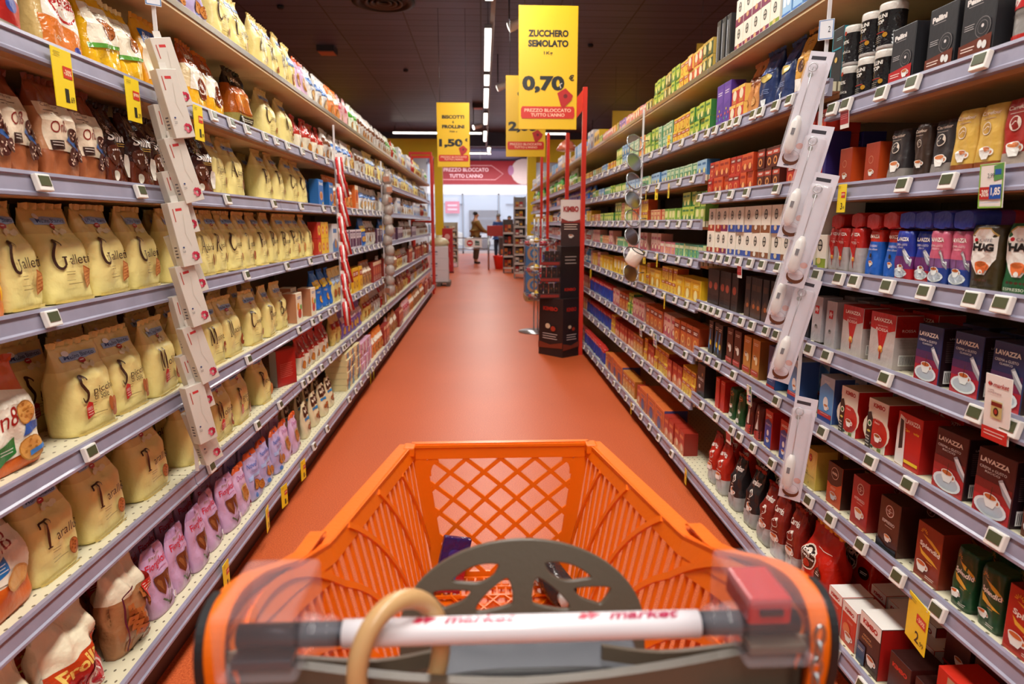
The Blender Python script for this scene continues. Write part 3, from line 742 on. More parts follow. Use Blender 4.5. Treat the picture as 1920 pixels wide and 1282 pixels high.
def croiss(P):
    P.p([(.05, .3), (.95, .3), (.95, .75), (.05, .72)], 'b85c1c'); P.e(.35, .52, .25, .16, 'd88430'); P.e(.68, .48, .22, .18, 'c87024'); P.p([(.1, .74), (.9, .78), (.9, .94), (.1, .9)], '1c1814'); P.t('Sfoglie', .5, .84, .6, .09, 'f4ecd8', sh=.4, bold=.02)
    P.r(.1, .12, .9, .24, '201c18'); P.lines(.2, .19, .8, 2, 'e8e0c8')
ptype('croiss', 'pastry_bag', 'pastry bag', 'dark bag of golden pastries', .2, .25, .1, 'bag', '5c4a1c', croiss, bands=[(.28, '96884a'), (.75, 'a85418'), (1.1, '2a2018')], mat_='gloss', seal='2a2018')
def tri(P):
    P.p([(.1, .1), (.9, .1), (.7, .9), (.5, .9)], 'e8dcc8'); P.p([(.3, .5), (.7, .5), (.65, .95), (.45, .95)], 'b02820'); P.cookie(.5, .25, .25, .2)
ptype('redtri', 'biscuit_bag', 'biscuit bag', 'white and red small biscuit bag', .12, .2, .07, 'bag', 'e0d4bc', tri, bands=[(.5, 'e0d4bc'), (1.1, 'b83428')], mat_='gloss', seal='b83428')
def fior(P):
    P.e(.5, .94, .05, .04, '5a3450'); P.t('Bistefani', .5, .86, .5, .04, '8c7c4c', sh=.2); P.t('Fiorgolosi', .5, .74, .84, .13, 'c81c38', sh=.25, bold=.012); P.lines(.42, .65, .75, 1, 'b05c88')
    for a, t in ((.36, -.12), (.64, .12)):
        P.p([(a-.15, .58), (a-.08, .52), (a, .57), (a+.08, .52), (a+.15, .58), (a+.12, .38), (a+.02, .28), (a-.1, .38)], '6c3418'); P.p([(a-.07, .5), (a, .53), (a+.07, .48), (a+.02, .34)], '8c5028')
    P.ln([(.5, .3), (.5, .08)], .03, '6c3418'); P.ln([(.5, .12), (.3, .24)], .04, '5c6c4c'); P.ln([(.5, .1), (.72, .24)], .05, '5c3420'); P.e(.8, .14, .09, .08, 'e4dce0'); P.ln([(.75, .1), (.85, .18)], .02, 'c02038')
ptype('fior', 'cookie_pouch', 'biscuit pouch', 'pink pouch with chocolate tulips', .145, .215, .06, 'bag', 'd0a8cc', fior, bands=[(.9, 'd0a8cc'), (1.1, 'b890b8')], mat_='foil', prof='doy', wr=.003)
def lilac(P):
    P.e(.5, .94, .045, .04, '5a4470'); P.t('Novellini', .5, .72, .7, .1, '4c6cb8', sh=.25); P.lines(.3, .62, .7, 2, '7c80b0'); P.p([(.05, .44), (.95, .5), (.95, .56), (.05, .52)], 'a8bce4'); P.cookie(.42, .3, .17, .17); P.cookie(.66, .25, .16, .16); P.e(.25, .12, .08, .08, '4c7cc0')
ptype('lilac', 'cookie_pouch', 'biscuit pouch', 'lilac and blue biscuit pouch', .14, .215, .06, 'bag', 'b8a8d0', lilac, bands=[(.9, 'b8a8d0'), (1.1, 'd8602c')], mat_='foil', prof='doy')
def lilac2(P):
    P.e(.5, .94, .045, .04, '5a4470'); P.t('Dorati', .5, .76, .55, .09, 'b05890', sh=.25); P.e(.5, .42, .24, .3, 'd8b878'); P.cookie(.5, .4, .2, .26, 'b87838', '8c5424'); P.p([(.6, .05), (.95, .1), (.95, .16), (.6, .12)], 'c83850')
ptype('pinkoval', 'cookie_pouch', 'biscuit pouch', 'pale pink pouch with oval biscuit', .13, .21, .06, 'bag', 'd4b0d0', lilac2, bands=[(.9, 'd4b0d0'), (1.1, 'd8602c')], mat_='foil', prof='doy')
def choco(P):
    P.p([(.1, .62), (.9, .66), (.9, .92), (.1, .9)], '4a2a1c'); P.t('MORE', .5, .78, .6, .1, 'ecdcc0', bold=.03); P.p([(.1, .5), (.6, .52), (.6, .6), (.1, .58)], '2c80b8'); P.e(.4, .3, .13, .1, 'a05c30'); P.e(.65, .25, .13, .12, '8c4c28'); P.e(.55, .38, .1, .09, 'b87040')
ptype('almond', 'cookie_pouch', 'biscuit pouch', 'cream and brown pouch with almond pieces', .13, .2, .06, 'bag', 'e4d4ac', choco, mat_='foil', prof='doy')
def frol(P):
    P.p([(.0, .42), (1, .5), (1, .64), (0, .56)], 'c04018'); P.t('Frollini', .5, .5, .76, .13, 'ecc868', bold=.03, rot=.1); P.e(.7, .26, .22, .2, 'c01828'); P.e(.7, .26, .19, .17, 'ecd8d0'); P.e(.7, .26, .16, .14, 'b01828'); P.ln([(.6, .26), (.7, .32), (.8, .24)], .03, 'f0e4dc')
    P.p([(.05, .1), (.45, .12), (.45, .34), (.05, .3)], 'a02424'); P.lines(.1, .26, .4, 3, 'e8c8b8')
    P.cookie(.25, .06, .12, .06)
ptype('frollini', 'biscuit_bag', 'biscuit bag', 'white and red shiny film bag', .19, .25, .11, 'bag', 'ecdcb4', frol, bands=[(.2, 'c87838'), (.45, 'b8282c'), (1.1, 'efe6c8')], mat_='gloss', prof='pillow', wr=.006, seal='efe6d0')
def clearbag(P):
    for k in range(26):
        a = .2+.6*((k*37) % 100)/100; b = .1+.5*((k*61) % 100)/100; q = .09
        P.p([(a-q, b-.04), (a+q*.7, b-.06), (a+q, b+.04), (a-q*.7, b+.06)], ('a85c2c', 'b86c34', '8c4820')[k % 3]); P.e(a, b, .02, .015, '6c3414', 6)
    P.ln([(.08, .08), (.1, .4), (.12, .7), (.3, .78)], .02, '5c1c30'); P.p([(.6, .5), (.98, .56), (.98, .72), (.62, .66)], 'c02c24'); P.lines(.66, .64, .92, 3, 'f0dcc8')
ptype('squares', 'biscuit_bag', 'biscuit bag', 'clear bag of square brown biscuits', .18, .255, .11, 'bag', 'd8c0a8', clearbag, bands=[(.66, 'a8744c'), (1.1, 'e8dcc0')], mat_='gloss', prof='pillow', wr=.006, seal='e8dcc0')
# generic small bags for the farther bays
def gbag(key, desc, c, bcol, e1, name='snack_packet', cat='packet', W=.13, Hh=.21, D=.07, prof='block', m='foil', bands=None, extra=None):
    def fn(P):
        P.p([(.05, .55), (.95, .6), (.95, .8), (.05, .76)], bcol); P.lines(.2, .71, .8, 2, 'f4ece0', .045, .014); P.cookie(.55, .28, .24, .24, e1, '7c4824'); P.lines(.1, .48, .5, 2, bcol)
        if extra: P.e(.25, .2, .1, .1, extra)
    ptype(key, name, cat, desc, W, Hh, D, 'bag', c, fn, bands=bands, mat_=m, prof=prof, seal=c, nvar=2)
gbag('silver', 'silvery film packet with brown cake', 'c8c0b8', '6c3c24', 'a87444', 'cake_packet', prof='pillow', m='gloss')
gbag('goldbag', 'golden film packet', 'd8b868', 'a02c1c', 'b87834', 'cake_packet', prof='pillow', m='gloss')
gbag('orangebag', 'orange rusk packet', 'e08038', 'ece0cc', 'c88444', 'rusk_packet', W=.14)
gbag('bluebag', 'bright blue biscuit bag', '2468c0', 'f0d040', 'd8a04c', 'biscuit_bag', 'biscuit bag', W=.12, Hh=.24)
gbag('greenbag', 'green and white cake packet', 'd8dcc8', '4c9c34', 'c89858', 'cake_packet', prof='pillow', m='gloss')
gbag('whitebag', 'white bread packet with blue print', 'e4e0d8', '4c78b8', 'd0a468', 'bread_packet', W=.16, Hh=.2)
gbag('redbag2', 'red film packet', 'b82c24', 'ecdcc8', '8c5030', 'cake_packet', prof='pillow', m='gloss')
gbag('violetbag', 'violet film packet', '7c5ca8', 'ecd8e4', 'c8944c', 'cake_packet')
gbag('brownbag', 'brown paper-look rusk packet', 'a87048', 'ecdcc4', 'c89454', 'rusk_packet', W=.14)
gbag('creambag', 'small cream biscuit bag', CR, '8ea6cc', 'b86a34', 'biscuit_bag', 'biscuit bag', W=.13, Hh=.23, D=.08)
gbag('pinkbag', 'pale pink cake packet', 'd8a8a8', 'c04c5c', 'e0c088', 'cake_packet', prof='pillow', m='gloss')

# --- boxes
def gbox(key, name, cat, desc, W, Hh, D, c, b, e, style=0, top=None, sidec=None, m='card'):
    def fn(P):
        if style == 0:
            P.r(.0, .62, 1, .86, b); P.lines(.2, .76, .8, 2, 'f4f0e4', .06, .03); P.e(.5, .32, .26, .26, e); P.e(.5, .32, .15, .15, c)
        elif style == 1:
            P.p([(0, 0), (1, 0), (1, .35), (.5, .5), (0, .3)], b); P.r(.15, .68, .85, .82, b); P.e(.6, .3, .22, .22, e)
        elif style == 2:
            P.r(0, .82, 1, 1, b); P.e(.5, .55, .3, .3, e); P.lines(.2, .25, .8, 3, b, .07, .03)
        elif style == 3:
            P.r(0, 0, 1, .28, b); P.e(.5, .68, .18, .24, '1c1a18'); P.e(.5, .68, .13, .18, 'b8b0a0'); P.r(.36, .66, .64, .7, '1c1a18'); P.e(.5, .2, .16, .13, e)
        elif style == 4:
            P.r(.08, .1, .92, .9, b); P.r(.14, .55, .86, .82, c); P.lines(.25, .72, .75, 2, e, .07, .03); P.e(.5, .3, .2, .2, e)
    ptype(key, name, cat, desc, W, Hh, D, 'box', c, fn, top=top, side=sidec, mat_=m, nvar=1)
TEA = [('teayel', 'yellow tea box', 'ecc848', 'b84c20', 'd88c30', 0), ('teagrn', 'green and yellow tea box', 'b8c848', '3c7c3c', 'ece48c', 1), ('teaorg', 'orange tea box', 'e08c40', 'b83424', 'f0c868', 1), ('teared', 'red tea box', 'c83c34', 'ecc060', 'ece0c0', 2),
       ('teateal', 'teal green infusion box', '4c9c80', 'dce4a8', 'a8c860', 0), ('teablue', 'pale blue infusion box', '9cc0d8', '3c70a0', 'ecdc90', 1), ('tealime', 'lime infusion box', 'c8d468', '6c9c3c', 'f0e8a0', 2), ('teaviolet', 'violet tea box', '7c5ca0', 'd8b8d8', 'e8a840', 1),
       ('teapeach', 'peach coloured infusion box', 'e8b480', 'c8503c', 'f0dc90', 4), ('teapink', 'pink infusion box', 'd87888', 'ecd8c0', 'e8b050', 0), ('teamint', 'pale mint infusion box', 'c4dcb8', '4c8c5c', 'e8e0a0', 4), ('teadark', 'dark green tea box', '2c4c34', 'c8a850', 'dcd090', 2)]
for k, d, a, b, e, s in TEA:
    herb = k in ('teateal', 'teablue', 'tealime', 'teamint', 'teapeach', 'teapink', 'teagrn')
    gbox(k, 'herbal_tea_box' if herb else 'tea_box', 'tea box', d, .074, .079 if s % 2 else .076, .07, a, b, e, s, top=a, sidec=b)
gbox('sugaryel', 'infusion_box', 'infusion box', 'big yellow box with window', .14, .12, .1, 'ecc030', 'd89c18', 'f4e8a0', 4, 'ecc030', 'd8a81c')
gbox('sugarglow', 'infusion_box', 'infusion box', 'yellow display box with pale centre', .12, .14, .1, 'f0cc3c', 'b87818', 'f4ecc0', 2, 'f0cc3c', 'e0b42c')
gbox('jam', 'infusion_box', 'infusion box', 'orange brown box with fruit picture', .1, .14, .09, 'c0602c', '7c2c1c', 'e8b060', 0, 'c0602c', '9c3c1c')
gbox('pinkbox', 'infusion_box', 'infusion box', 'pink and cream slim box', .08, .14, .08, 'dcb0a0', 'b8485c', 'ecd8b0', 1, 'dcb0a0', 'c89080')
gbox('capred', 'capsule_box', 'capsule box', 'red coffee capsule box', .062, .078, .12, 'c03424', '8c1c14', 'e88850', 0, 'a82820', 'b82c1c')
gbox('caporange', 'capsule_box', 'capsule box', 'orange red coffee capsule box', .062, .078, .12, 'd05428', '9c2818', 'f0a868', 1, 'b84420', 'b83c1c')
gbox('capbrown', 'capsule_box', 'capsule box', 'dark brown coffee capsule box', .062, .078, .12, '5c2418', 'b8402c', 'e09050', 0, '4c1c14', '4c1c14')
for k, d, b, e in (('dgplum', 'white capsule box with plum base', '7c1c4c', 'd8a878'), ('dgred', 'white capsule box with red base', 'a83420', 'ecc090'), ('dgblue', 'white capsule box with blue base', '3450a0', 'd8c0a0'), ('dgbrown', 'white capsule box with brown base', '8c5430', 'e8dccc'), ('dggreen', 'white capsule box with green base', '8c9c2c', 'd8c070')):
    gbox(k, 'capsule_box', 'capsule box', d, .084, .11, .16, 'efe6d6', b, e, 3, 'ece4d8', 'ece2d0')
gbox('blackbox', 'capsule_box', 'capsule box', 'tall dark brown coffee box', .075, .21, .12, '33211c', '1c1412', '9c4430', 2, '2a1c18', '281a16')
gbox('blackslim', 'capsule_box', 'capsule box', 'tall slim black capsule box', .055, .21, .1, '1e1a1c', '4c3428', 'a85c30', 1, '161416', '1a1618')
def npx(P):
    P.r(.2, .66, .8, .84, '2c282c'); P.t('NESPRESSO', .5, .76, .66, .09, 'd8d4cc'); P.e(.4, .38, .2, .2, 'd07838'); P.e(.62, .28, .22, .2, 'a070b8')
ptype('purplecap', 'capsule_box', 'capsule box', 'black capsule box with lilac dots', .08, .105, .1, 'box', '1a181e', npx, mat_='card', nvar=1)

# --- coffee bricks
def lavz(mid, sub, a, b, name='LAVAZZA', cup=True, tall=False):
    def fn(P):
        P.t(name, .47, .84, .78, .075, 'f0ece4', bold=.04)
        if mid: P.t(mid, .45, .73, .72, .04, 'e8e4e0')
        if sub: P.t(sub, .45, .675, .4, .03, 'e8e4e0')
        if cup:
            P.p([(.62, .62), (.72, .66), (1, .42), (1, .3), (.78, .44)], '9ca0a8'); P.p([(.66, .6), (.76, .63), (1, .44), (1, .38)], 'd8dce0')
            P.e(.5, .17, .44, .22, 'dfe4e6'); P.e(.5, .17, .36, .17, 'b8c0c8'); P.cup(.5, .24, .19, 'e8ece8', 'b8602c'); P.ln([(.52, .5), (.5, .3)], .02, '4c2414')
    return fn
def vb(key, name, desc, W, Hh, D, c, bands, fn, m='foil', body='bag', prof='brick', **k):
    ptype(key, name, 'coffee pack', desc, W, Hh, D, body, c, fn, bands=bands, mat_=m, prof=prof, wr=.0012, nvar=2 if body == 'bag' else 1, **k)
vb('cremablue', 'coffee_brick', 'blue and red foil coffee brick', .062, .135, .045, '26389c', [(.28, 'b8202c'), (.5, '6c2c6c'), (1.1, '26389c')], lavz('CREMA e GUSTO', 'CLASSICO', 0, 0))
vb('cremapink', 'coffee_brick', 'pink and blue foil coffee brick', .066, .137, .045, 'd06080', [(.34, '26408c'), (.5, '7c5084'), (1.1, 'd06480')], lavz('CREMA e GUSTO', 'DELICATO', 0, 0))
def rossa(P):
    P.p([(0, .7), (.3, .66), (.42, .36), (.58, .36), (.7, .66), (1, .72), (1, 1), (0, 1)], 'b81c18'); P.t('LAVAZZA', .5, .87, .74, .07, 'f0e8e0', bold=.04); P.t('QUALITÀ', .5, .76, .4, .03, 'f0d8c8'); P.t('ROSSA', .5, .69, .5, .055, 'f4e8dc'); P.e(.5, .32, .09, .09, 'd88430'); P.ln([(.5, .3), (.5, .14)], .06, 'a02c18'); P.e(.5, .36, .07, .05, 'f0c060')
vb('rossa', 'coffee_brick', 'silver and red foil coffee brick', .058, .14, .045, 'b8a8a4', [(.62, 'b4aaa8'), (1.1, 'b02018')], rossa)
def twin_side(P): P.r(.02, .01, .98, .6, 'b0a4a0'); P.r(.02, .6, .98, .99, '9c1c18'); P.t('ROSSA', .5, .72, .5, .05, 'e8d8d0'); P.lines(.2, .55, .8, 6, '7c7470', .03, .006); P.r(.2, .08, .8, .28, 'ece8e4'); [P.r(.24+.05*k, .1, .26+.05*k, .26, '28242a') for k in range(11)]
vb('rossabig', 'coffee_pack', 'large silver and red twin coffee pack', .112, .155, .08, 'c0b4ae', None, rossa, m='foil', body='box', side=twin_side, top='a81c18')
def espr(P): P.t('LAVAZZA', .5, .86, .78, .075, 'f0e4d8', bold=.04); P.t('ESPRESSO', .5, .66, .6, .045, 'e8e0f0'); P.t('Crema e Gusto', .5, .59, .7, .04, 'f0e0c8', sh=.3); P.cup(.5, .26, .17, 'f0ece4', 'c87038'); P.e(.5, .46, .12, .1, '2c2018')
vb('espr', 'coffee_brick', 'bright blue and red coffee brick', .062, .137, .045, '1e5ab4', [(.74, '1e5ab4'), (1.1, 'b82818')], espr)
def hag(c2, es):
    def fn(P):
        P.p([(.06, .5), (.06, .84), (.3, .95), (.7, .95), (.94, .84), (.94, .5), (.62, .26), (.38, .26)], 'ece8e0'); P.ln([(.06, .84), (.3, .95), (.7, .95), (.94, .84)], .04, 'b89850')
        P.e(.24, .78, .05, .05, 'c01c28'); P.t('CAFFÈ', .58, .78, .5, .055, '8c8890'); P.t('HAG', .52, .67, .72, .12, '18161a', bold=.06); P.cup(.5, .34, .2, 'e07038', 'b85c28'); P.e(.5, .3, .07, .07, 'f0ece4')
        for k in range(5): P.e(.3+.12*k, .18, .05, .035, '4c2818')
        if es: P.t('ESPRESSO', .5, .09, .6, .04, 'e0dcc8')
    return fn
vb('hagdark', 'coffee_brick', 'dark brown coffee brick with white shield', .084, .152, .06, '3c3018', None, hag(0, 0), side=None)
vb('haggreen', 'coffee_brick', 'green coffee brick with white shield', .088, .156, .06, '1c5c34', None, hag(0, 1))
def illyp(P): P.r(.3, .62, .7, .8, 'b81c20'); P.t('illy', .5, .71, .3, .11, 'f4f0ec', sh=.2, bold=.02); P.e(.5, .34, .15, .12, '8c8884'); P.e(.5, .36, .1, .07, '50504c')
vb('illybox', 'coffee_pack', 'silver grey coffee box with red square', .062, .155, .07, 'b4aeb0', None, illyp, m='foil', body='box', side='a8a2a6', top='9c989c')
def cg(mid, sub): return lavz(mid, sub, 0, 0)
def cside(P): P.r(.03, .01, .97, .99, '241018'); P.t('LAVAZZA', .5, .82, .5, .03, 'd8d0d0'); P.lines(.15, .76, .8, 12, '8c7c80', .03, .006); P.r(.15, .06, .85, .28, 'e8e4e4'); [P.r(.19+.055*k, .08, .215+.055*k, .25, '28242a') for k in range(12)]
def grad(a, b, c, top):
    def g(fn):
        def f(P):
            P.r(.01, .005, .99, .3, a); P.r(.01, .3, .99, .42, b); P.r(.01, .42, .99, .55, c)
            fn(P)
        return f
    return g
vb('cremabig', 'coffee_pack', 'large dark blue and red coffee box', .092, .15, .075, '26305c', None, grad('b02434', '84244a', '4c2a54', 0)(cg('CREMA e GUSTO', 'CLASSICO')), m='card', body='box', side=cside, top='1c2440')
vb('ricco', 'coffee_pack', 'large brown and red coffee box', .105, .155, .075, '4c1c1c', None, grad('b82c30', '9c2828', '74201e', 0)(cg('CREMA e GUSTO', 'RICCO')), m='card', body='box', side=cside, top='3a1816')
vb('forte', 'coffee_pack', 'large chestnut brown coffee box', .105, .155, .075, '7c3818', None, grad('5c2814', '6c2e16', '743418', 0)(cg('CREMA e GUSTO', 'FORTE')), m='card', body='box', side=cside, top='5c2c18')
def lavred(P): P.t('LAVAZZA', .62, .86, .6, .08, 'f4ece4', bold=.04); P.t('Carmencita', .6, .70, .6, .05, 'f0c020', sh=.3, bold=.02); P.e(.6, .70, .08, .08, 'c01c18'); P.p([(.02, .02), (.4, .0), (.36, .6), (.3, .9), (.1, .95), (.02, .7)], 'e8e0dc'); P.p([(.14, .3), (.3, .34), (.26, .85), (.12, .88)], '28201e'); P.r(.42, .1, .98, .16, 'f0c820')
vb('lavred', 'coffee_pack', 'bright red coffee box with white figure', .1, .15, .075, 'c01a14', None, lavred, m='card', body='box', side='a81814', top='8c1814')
def kimbo(P):
    P.r(0, .8, 1, 1, 'e4dad0'); P.t('KIMBO', .56, .89, .6, .09, 'a81c14', bold=.05); P.e(.5, .4, .7, .55, 'e4dcc8'); P.e(.55, .36, .55, .48, 'c02818'); P.p([(0, 0), (.3, 0), (.3, .6), (.18, .74), (0, .7)], '2c1c12'); P.e(.15, .5, .11, .11, 'ece4d0'); P.e(.15, .5, .07, .07, '286c34'); P.e(.15, .34, .09, .04, 'd8c860')
    for i in range(3):
        for j in range(4): P.e(.06+.08*i, .06+.06*j, .025, .03, 'd8d0c4', 6)
    P.t('Macinato', .65, .66, .4, .045, 'f4e4d8', sh=.3); P.t('fresco', .6, .58, .26, .045, 'f4e4d8', sh=.3); P.cup(.68, .26, .17, 'f4f0e8', '9c5420'); P.e(.45, .08, .08, .05, '3c4438'); P.r(.75, .04, .95, .11, '6c7c30')
vb('kimbo', 'coffee_pack', 'white, red and black coffee box with coffee cup', .09, .15, .11, 'e4dccc', None, kimbo, m='card', body='box', side='b81c18', top='a89478')
def kimbored(P): P.r(0, .76, 1, 1, 'ece8e2'); P.t('KIMBO', .5, .86, .64, .09, 'b01c18', bold=.05); P.lines(.4, .64, .8, 2, 'f0c8b0'); P.e(.4, .4, .25, .25, 'd87c40'); P.cup(.56, .2, .24, 'f0ece4', 'b86430')
vb('kimbored', 'coffee_pack', 'small white and red coffee box', .075, .13, .1, 'c83a20', None, kimbored, m='card', body='box', side='e8e4de', top='ece8e2')
def kimboblk(P): P.r(0, .74, 1, 1, 'ece8e2'); P.t('KIMBO', .5, .85, .7, .1, 'b01c18', bold=.05); P.t('AROMA', .4, .6, .4, .04, 'd8b080', sh=.2); P.t('ESPRESSO', .42, .53, .5, .045, 'd8a060', sh=.2); P.cup(.66, .2, .19, 'f0ece4', 'b86430'); P.r(0, 0, .4, .4, '2c4468'); P.lines(.06, .3, .34, 2, 'f0ece4')
vb('kimboblk', 'coffee_pack', 'large white and dark brown coffee box', .1, .16, .11, '3a1814', None, kimboblk, m='card', body='box', side='a81c18', top='ece8e2')
def kimbodk(P): P.t('KIMBO', .5, .76, .7, .1, 'c82c1c', bold=.05); P.cup(.6, .2, .17, 'e8e0d8', 'b86430'); P.r(0, .0, 1, .05, 'a02018')
vb('kimbodk', 'coffee_pack', 'dark red-brown coffee box with red wording', .085, .13, .1, '3c1412', None, kimbodk, m='card', body='box', side='4c1814', top='2c100e')
def vergn(P): P.e(.5, .78, .13, .18, '6c1c14'); P.e(.5, .78, .1, .14, 'b83c28'); P.t('Vergnano', .5, .78, .2, .03, 'f0e4c8'); P.cap('G', .26, .42, .22, '6c5a20'); P.t("Gran Aroma", .62, .32, .55, .05, '6c5a20'); P.ln([(.5, .08), (.52, .14), (.48, .12)], .03, '6c5a20')
vb('vergnano', 'coffee_pack', 'pale gold coffee box with dark oval', .08, .14, .075, 'd8bc60', None, vergn, m='foil', body='box', side='c8a848', top='b89438')
def motta(P): P.p([(0, .52), (.3, .46), (.7, .5), (1, .6), (1, 1), (0, 1)], '3a1c14'); P.e(.5, .78, .25, .25, 'ece0d0'); P.e(.5, .78, .23, .23, '3a1c14'); P.t('motta', .5, .78, .34, .07, 'ece0d0', bold=.03); P.lines(.3, .42, .65, 2, 'ecc8a8'); P.cup(.5, .2, .2, 'c8c8c8', 'b86430')
vb('motta', 'coffee_pack', 'orange-brown coffee box with dark roundel', .082, .142, .075, 'c04c20', None, motta, m='card', body='box', side='3a1c14', top='2c1610')
def sega(word, dark):
    def fn(P):
        P.e(.5, .78, .2, .2, 'e0d4cc'); P.e(.5, .78, .17, .17, '8c2018' if not dark else '6c3020'); P.t('S', .5, .78, .1, .11, 'e8dcd0', sh=.2); P.t('Segafredo', .5, .78, .3, .03, 'f0e8e0'); P.t(word, .5, .56, .6, .055, 'f0e4dc')
        P.lines(.35, .48, .7, 1, 'd8c0b0'); P.cup(.52, .24, .24 if not dark else .15, 'e4dcd4', 'c87838')
        if dark: P.p([(.0, .0), (1, 0), (1, .14), (.5, .1), (0, .2)], '1c2028')
    return fn
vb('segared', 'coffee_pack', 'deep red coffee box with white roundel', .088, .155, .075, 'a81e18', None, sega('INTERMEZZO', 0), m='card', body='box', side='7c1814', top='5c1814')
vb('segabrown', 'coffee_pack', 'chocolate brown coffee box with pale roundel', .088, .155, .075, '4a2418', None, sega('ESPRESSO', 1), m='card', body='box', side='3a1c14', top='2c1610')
def splen(cc):
    def fn(P):
        P.p([(.22, .8), (.6, .76), (.95, .66), (.98, .58), (.9, .62), (.5, .72)], 'e0ac38'); P.p([(.16, .56), (.3, .5), (.7, .44), (.95, .36), (.5, .4), (.25, .44)], 'e0ac38')
        P.t('Splendid', .56, .60, .8, .11, 'f4ece0', bold=.03, rot=-.09); 
        for k in range(7): a = k*PI/6; P.ln([(.3+.05*cos(a), .84+.03*sin(a)), (.3+.13*cos(a), .84+.075*sin(a))], .02, 'f0b428')
        P.lines(.5, .36, .75, 1, 'e0b050'); P.cup(.34, .2, .2, 'f4f0e6', 'c8642c'); P.lines(.55, .12, .9, 2, 'f0e8dc', .03, .01)
    return fn
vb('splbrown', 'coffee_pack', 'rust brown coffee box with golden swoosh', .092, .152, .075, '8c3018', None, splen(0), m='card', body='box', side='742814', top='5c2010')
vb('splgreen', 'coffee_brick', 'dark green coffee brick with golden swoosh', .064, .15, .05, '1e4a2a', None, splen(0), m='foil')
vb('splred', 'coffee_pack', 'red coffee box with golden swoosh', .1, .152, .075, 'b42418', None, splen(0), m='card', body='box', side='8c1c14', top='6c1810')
def carr(ccup):
    def fn(P):
        P.t('Carrefour', .5, .88, .74, .055, 'ecdccc', sh=.1, bold=.02); P.lines(.2, .80, .7, 1, 'd8c8b8'); P.e(.42, .66, .2, .2, 'e8dccc'); P.e(.42, .66, .17, .17, ccup); P.ln([(.3, .64), (.42, .69), (.54, .67)], .03, 'e8dccc'); P.cup(.52, .26, .24, 'f0ece4', 'c87440')
    return fn
vb('carblack', 'coffee_brick', 'black and silver foil coffee brick', .075, .14, .05, '3a3436', [(.25, '8c8480'), (1.1, '332e30')], carr('332e30'))
vb('carbrown', 'coffee_brick', 'narrow dark brown foil coffee brick', .052, .14, .05, '3c2c24', None, carr('3c2c24'))
vb('cargold', 'coffee_brick', 'golden foil coffee brick with white cup', .072, .15, .05, 'd0a850', [(.18, '8c4820'), (1.1, 'd4ac50')], carr('b88c38'))
vb('carred', 'coffee_brick', 'red foil coffee brick with white cup', .08, .15, .05, 'a82420', [(.25, 'a8988c'), (1.1, 'a4221c')], carr('8c1c18'))
vb('carorange', 'coffee_pack', 'rust orange coffee box with small cup', .07, .12, .07, 'a83818', None, lambda P: (P.e(.45, .6, .16, .16, 'd8a080'), P.e(.45, .6, .14, .14, 'a83818'), P.cup(.5, .26, .17, 'f0ece4', 'b86430')), m='card', body='box', side='b84418', top='c85020')
vb('purplebox', 'coffee_pack', 'deep purple coffee box', .06, .16, .08, '2c2468', None, lambda P: (P.lines(.2, .8, .8, 2, '8c80c8'), P.e(.5, .3, .2, .2, '5c4ca0')), m='card', body='box', side='2a2262', top='201a50')
def pell(band, cupc):
    def fn(P):
        P.t('Pellini', .36, .84, .52, .085, 'ece8e4', bold=.05, rot=.04); P.lines(.16, .765, .6, 1, 'b0acac'); P.lines(.1, .52, .4, 3, 'c8c4c4', .03, .008)
        P.e(.68, .44, .23, .23, '8c8888'); P.e(.68, .44, .215, .215, '2a2a2e'); P.e(.68, .44, .15, .15, '8c8888'); P.e(.68, .44, .14, .14, '2a2a2e'); P.e(.68, .46, .04, .04, 'e0dcdc')
        P.p([(0, .04), (.98, .08), (.98, .33), (0, .27)], band); P.lines(.08, .21, .5, 2, 'f0d8cc', .04, .014)
        if cupc: P.cup(.72, .17, .13, 'f0ece4', 'c06430')
        else: P.e(.66, .22, .07, .09, 'e8e4e0'); P.e(.8, .2, .07, .09, 'e8e4e0')
    return fn
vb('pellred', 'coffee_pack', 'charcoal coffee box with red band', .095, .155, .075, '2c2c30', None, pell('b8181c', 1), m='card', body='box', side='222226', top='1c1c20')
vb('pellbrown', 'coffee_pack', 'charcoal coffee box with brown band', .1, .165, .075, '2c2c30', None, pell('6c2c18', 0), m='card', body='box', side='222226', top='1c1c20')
def pcan(P): P.t('PELLINI', .5, .72, .6, .09, 'ece8e0', bold=.03); P.t('TOP', .5, .60, .38, .09, 'ece8e0', bold=.03); P.lines(.15, .36, .75, 1, 'a02c20', .05, .02); P.lines(.15, .28, .65, 4, '8c8478', .045, .012); P.e(.78, .3, .09, .09, 'b8862c')
ptype('pcan', 'coffee_can', 'coffee can', 'black coffee can with white capitals', .074, .125, .074, 'can', '1e1c1e', pcan, mat_='gloss', side='b8b4b0', top='d8d4cc')
def vcan(P): P.t('100%', .5, .6, .5, .09, 'e0dcd4', bold=.02); P.t('Arabica', .5, .36, .7, .08, 'e0dcd4'); P.e(.5, .82, .1, .1, 'a03420'); P.t('Moka', .4, .12, .4, .06, 'd0ccc4')
ptype('vcan', 'coffee_can', 'coffee can', 'narrow black coffee can with silver lid', .064, .12, .064, 'can', '222022', vcan, mat_='gloss', side='b8b4b0', top='d0ccc4')
def ican(P): P.r(.05, .62, .6, .84, 'c01c20'); P.t('illy', .32, .73, .42, .14, 'f4f0ec', sh=.25, bold=.03); P.t('ESPRESSO', .4, .52, .5, .04, '5a5450'); P.r(-.2, .02, 1.2, .22, 'b82018')
ptype('ican', 'coffee_can', 'coffee can', 'silver coffee can with red square logo', .088, .135, .088, 'can', '8c8884', ican, mat_='foil', side='c8c4c0', top='d0ccc4')
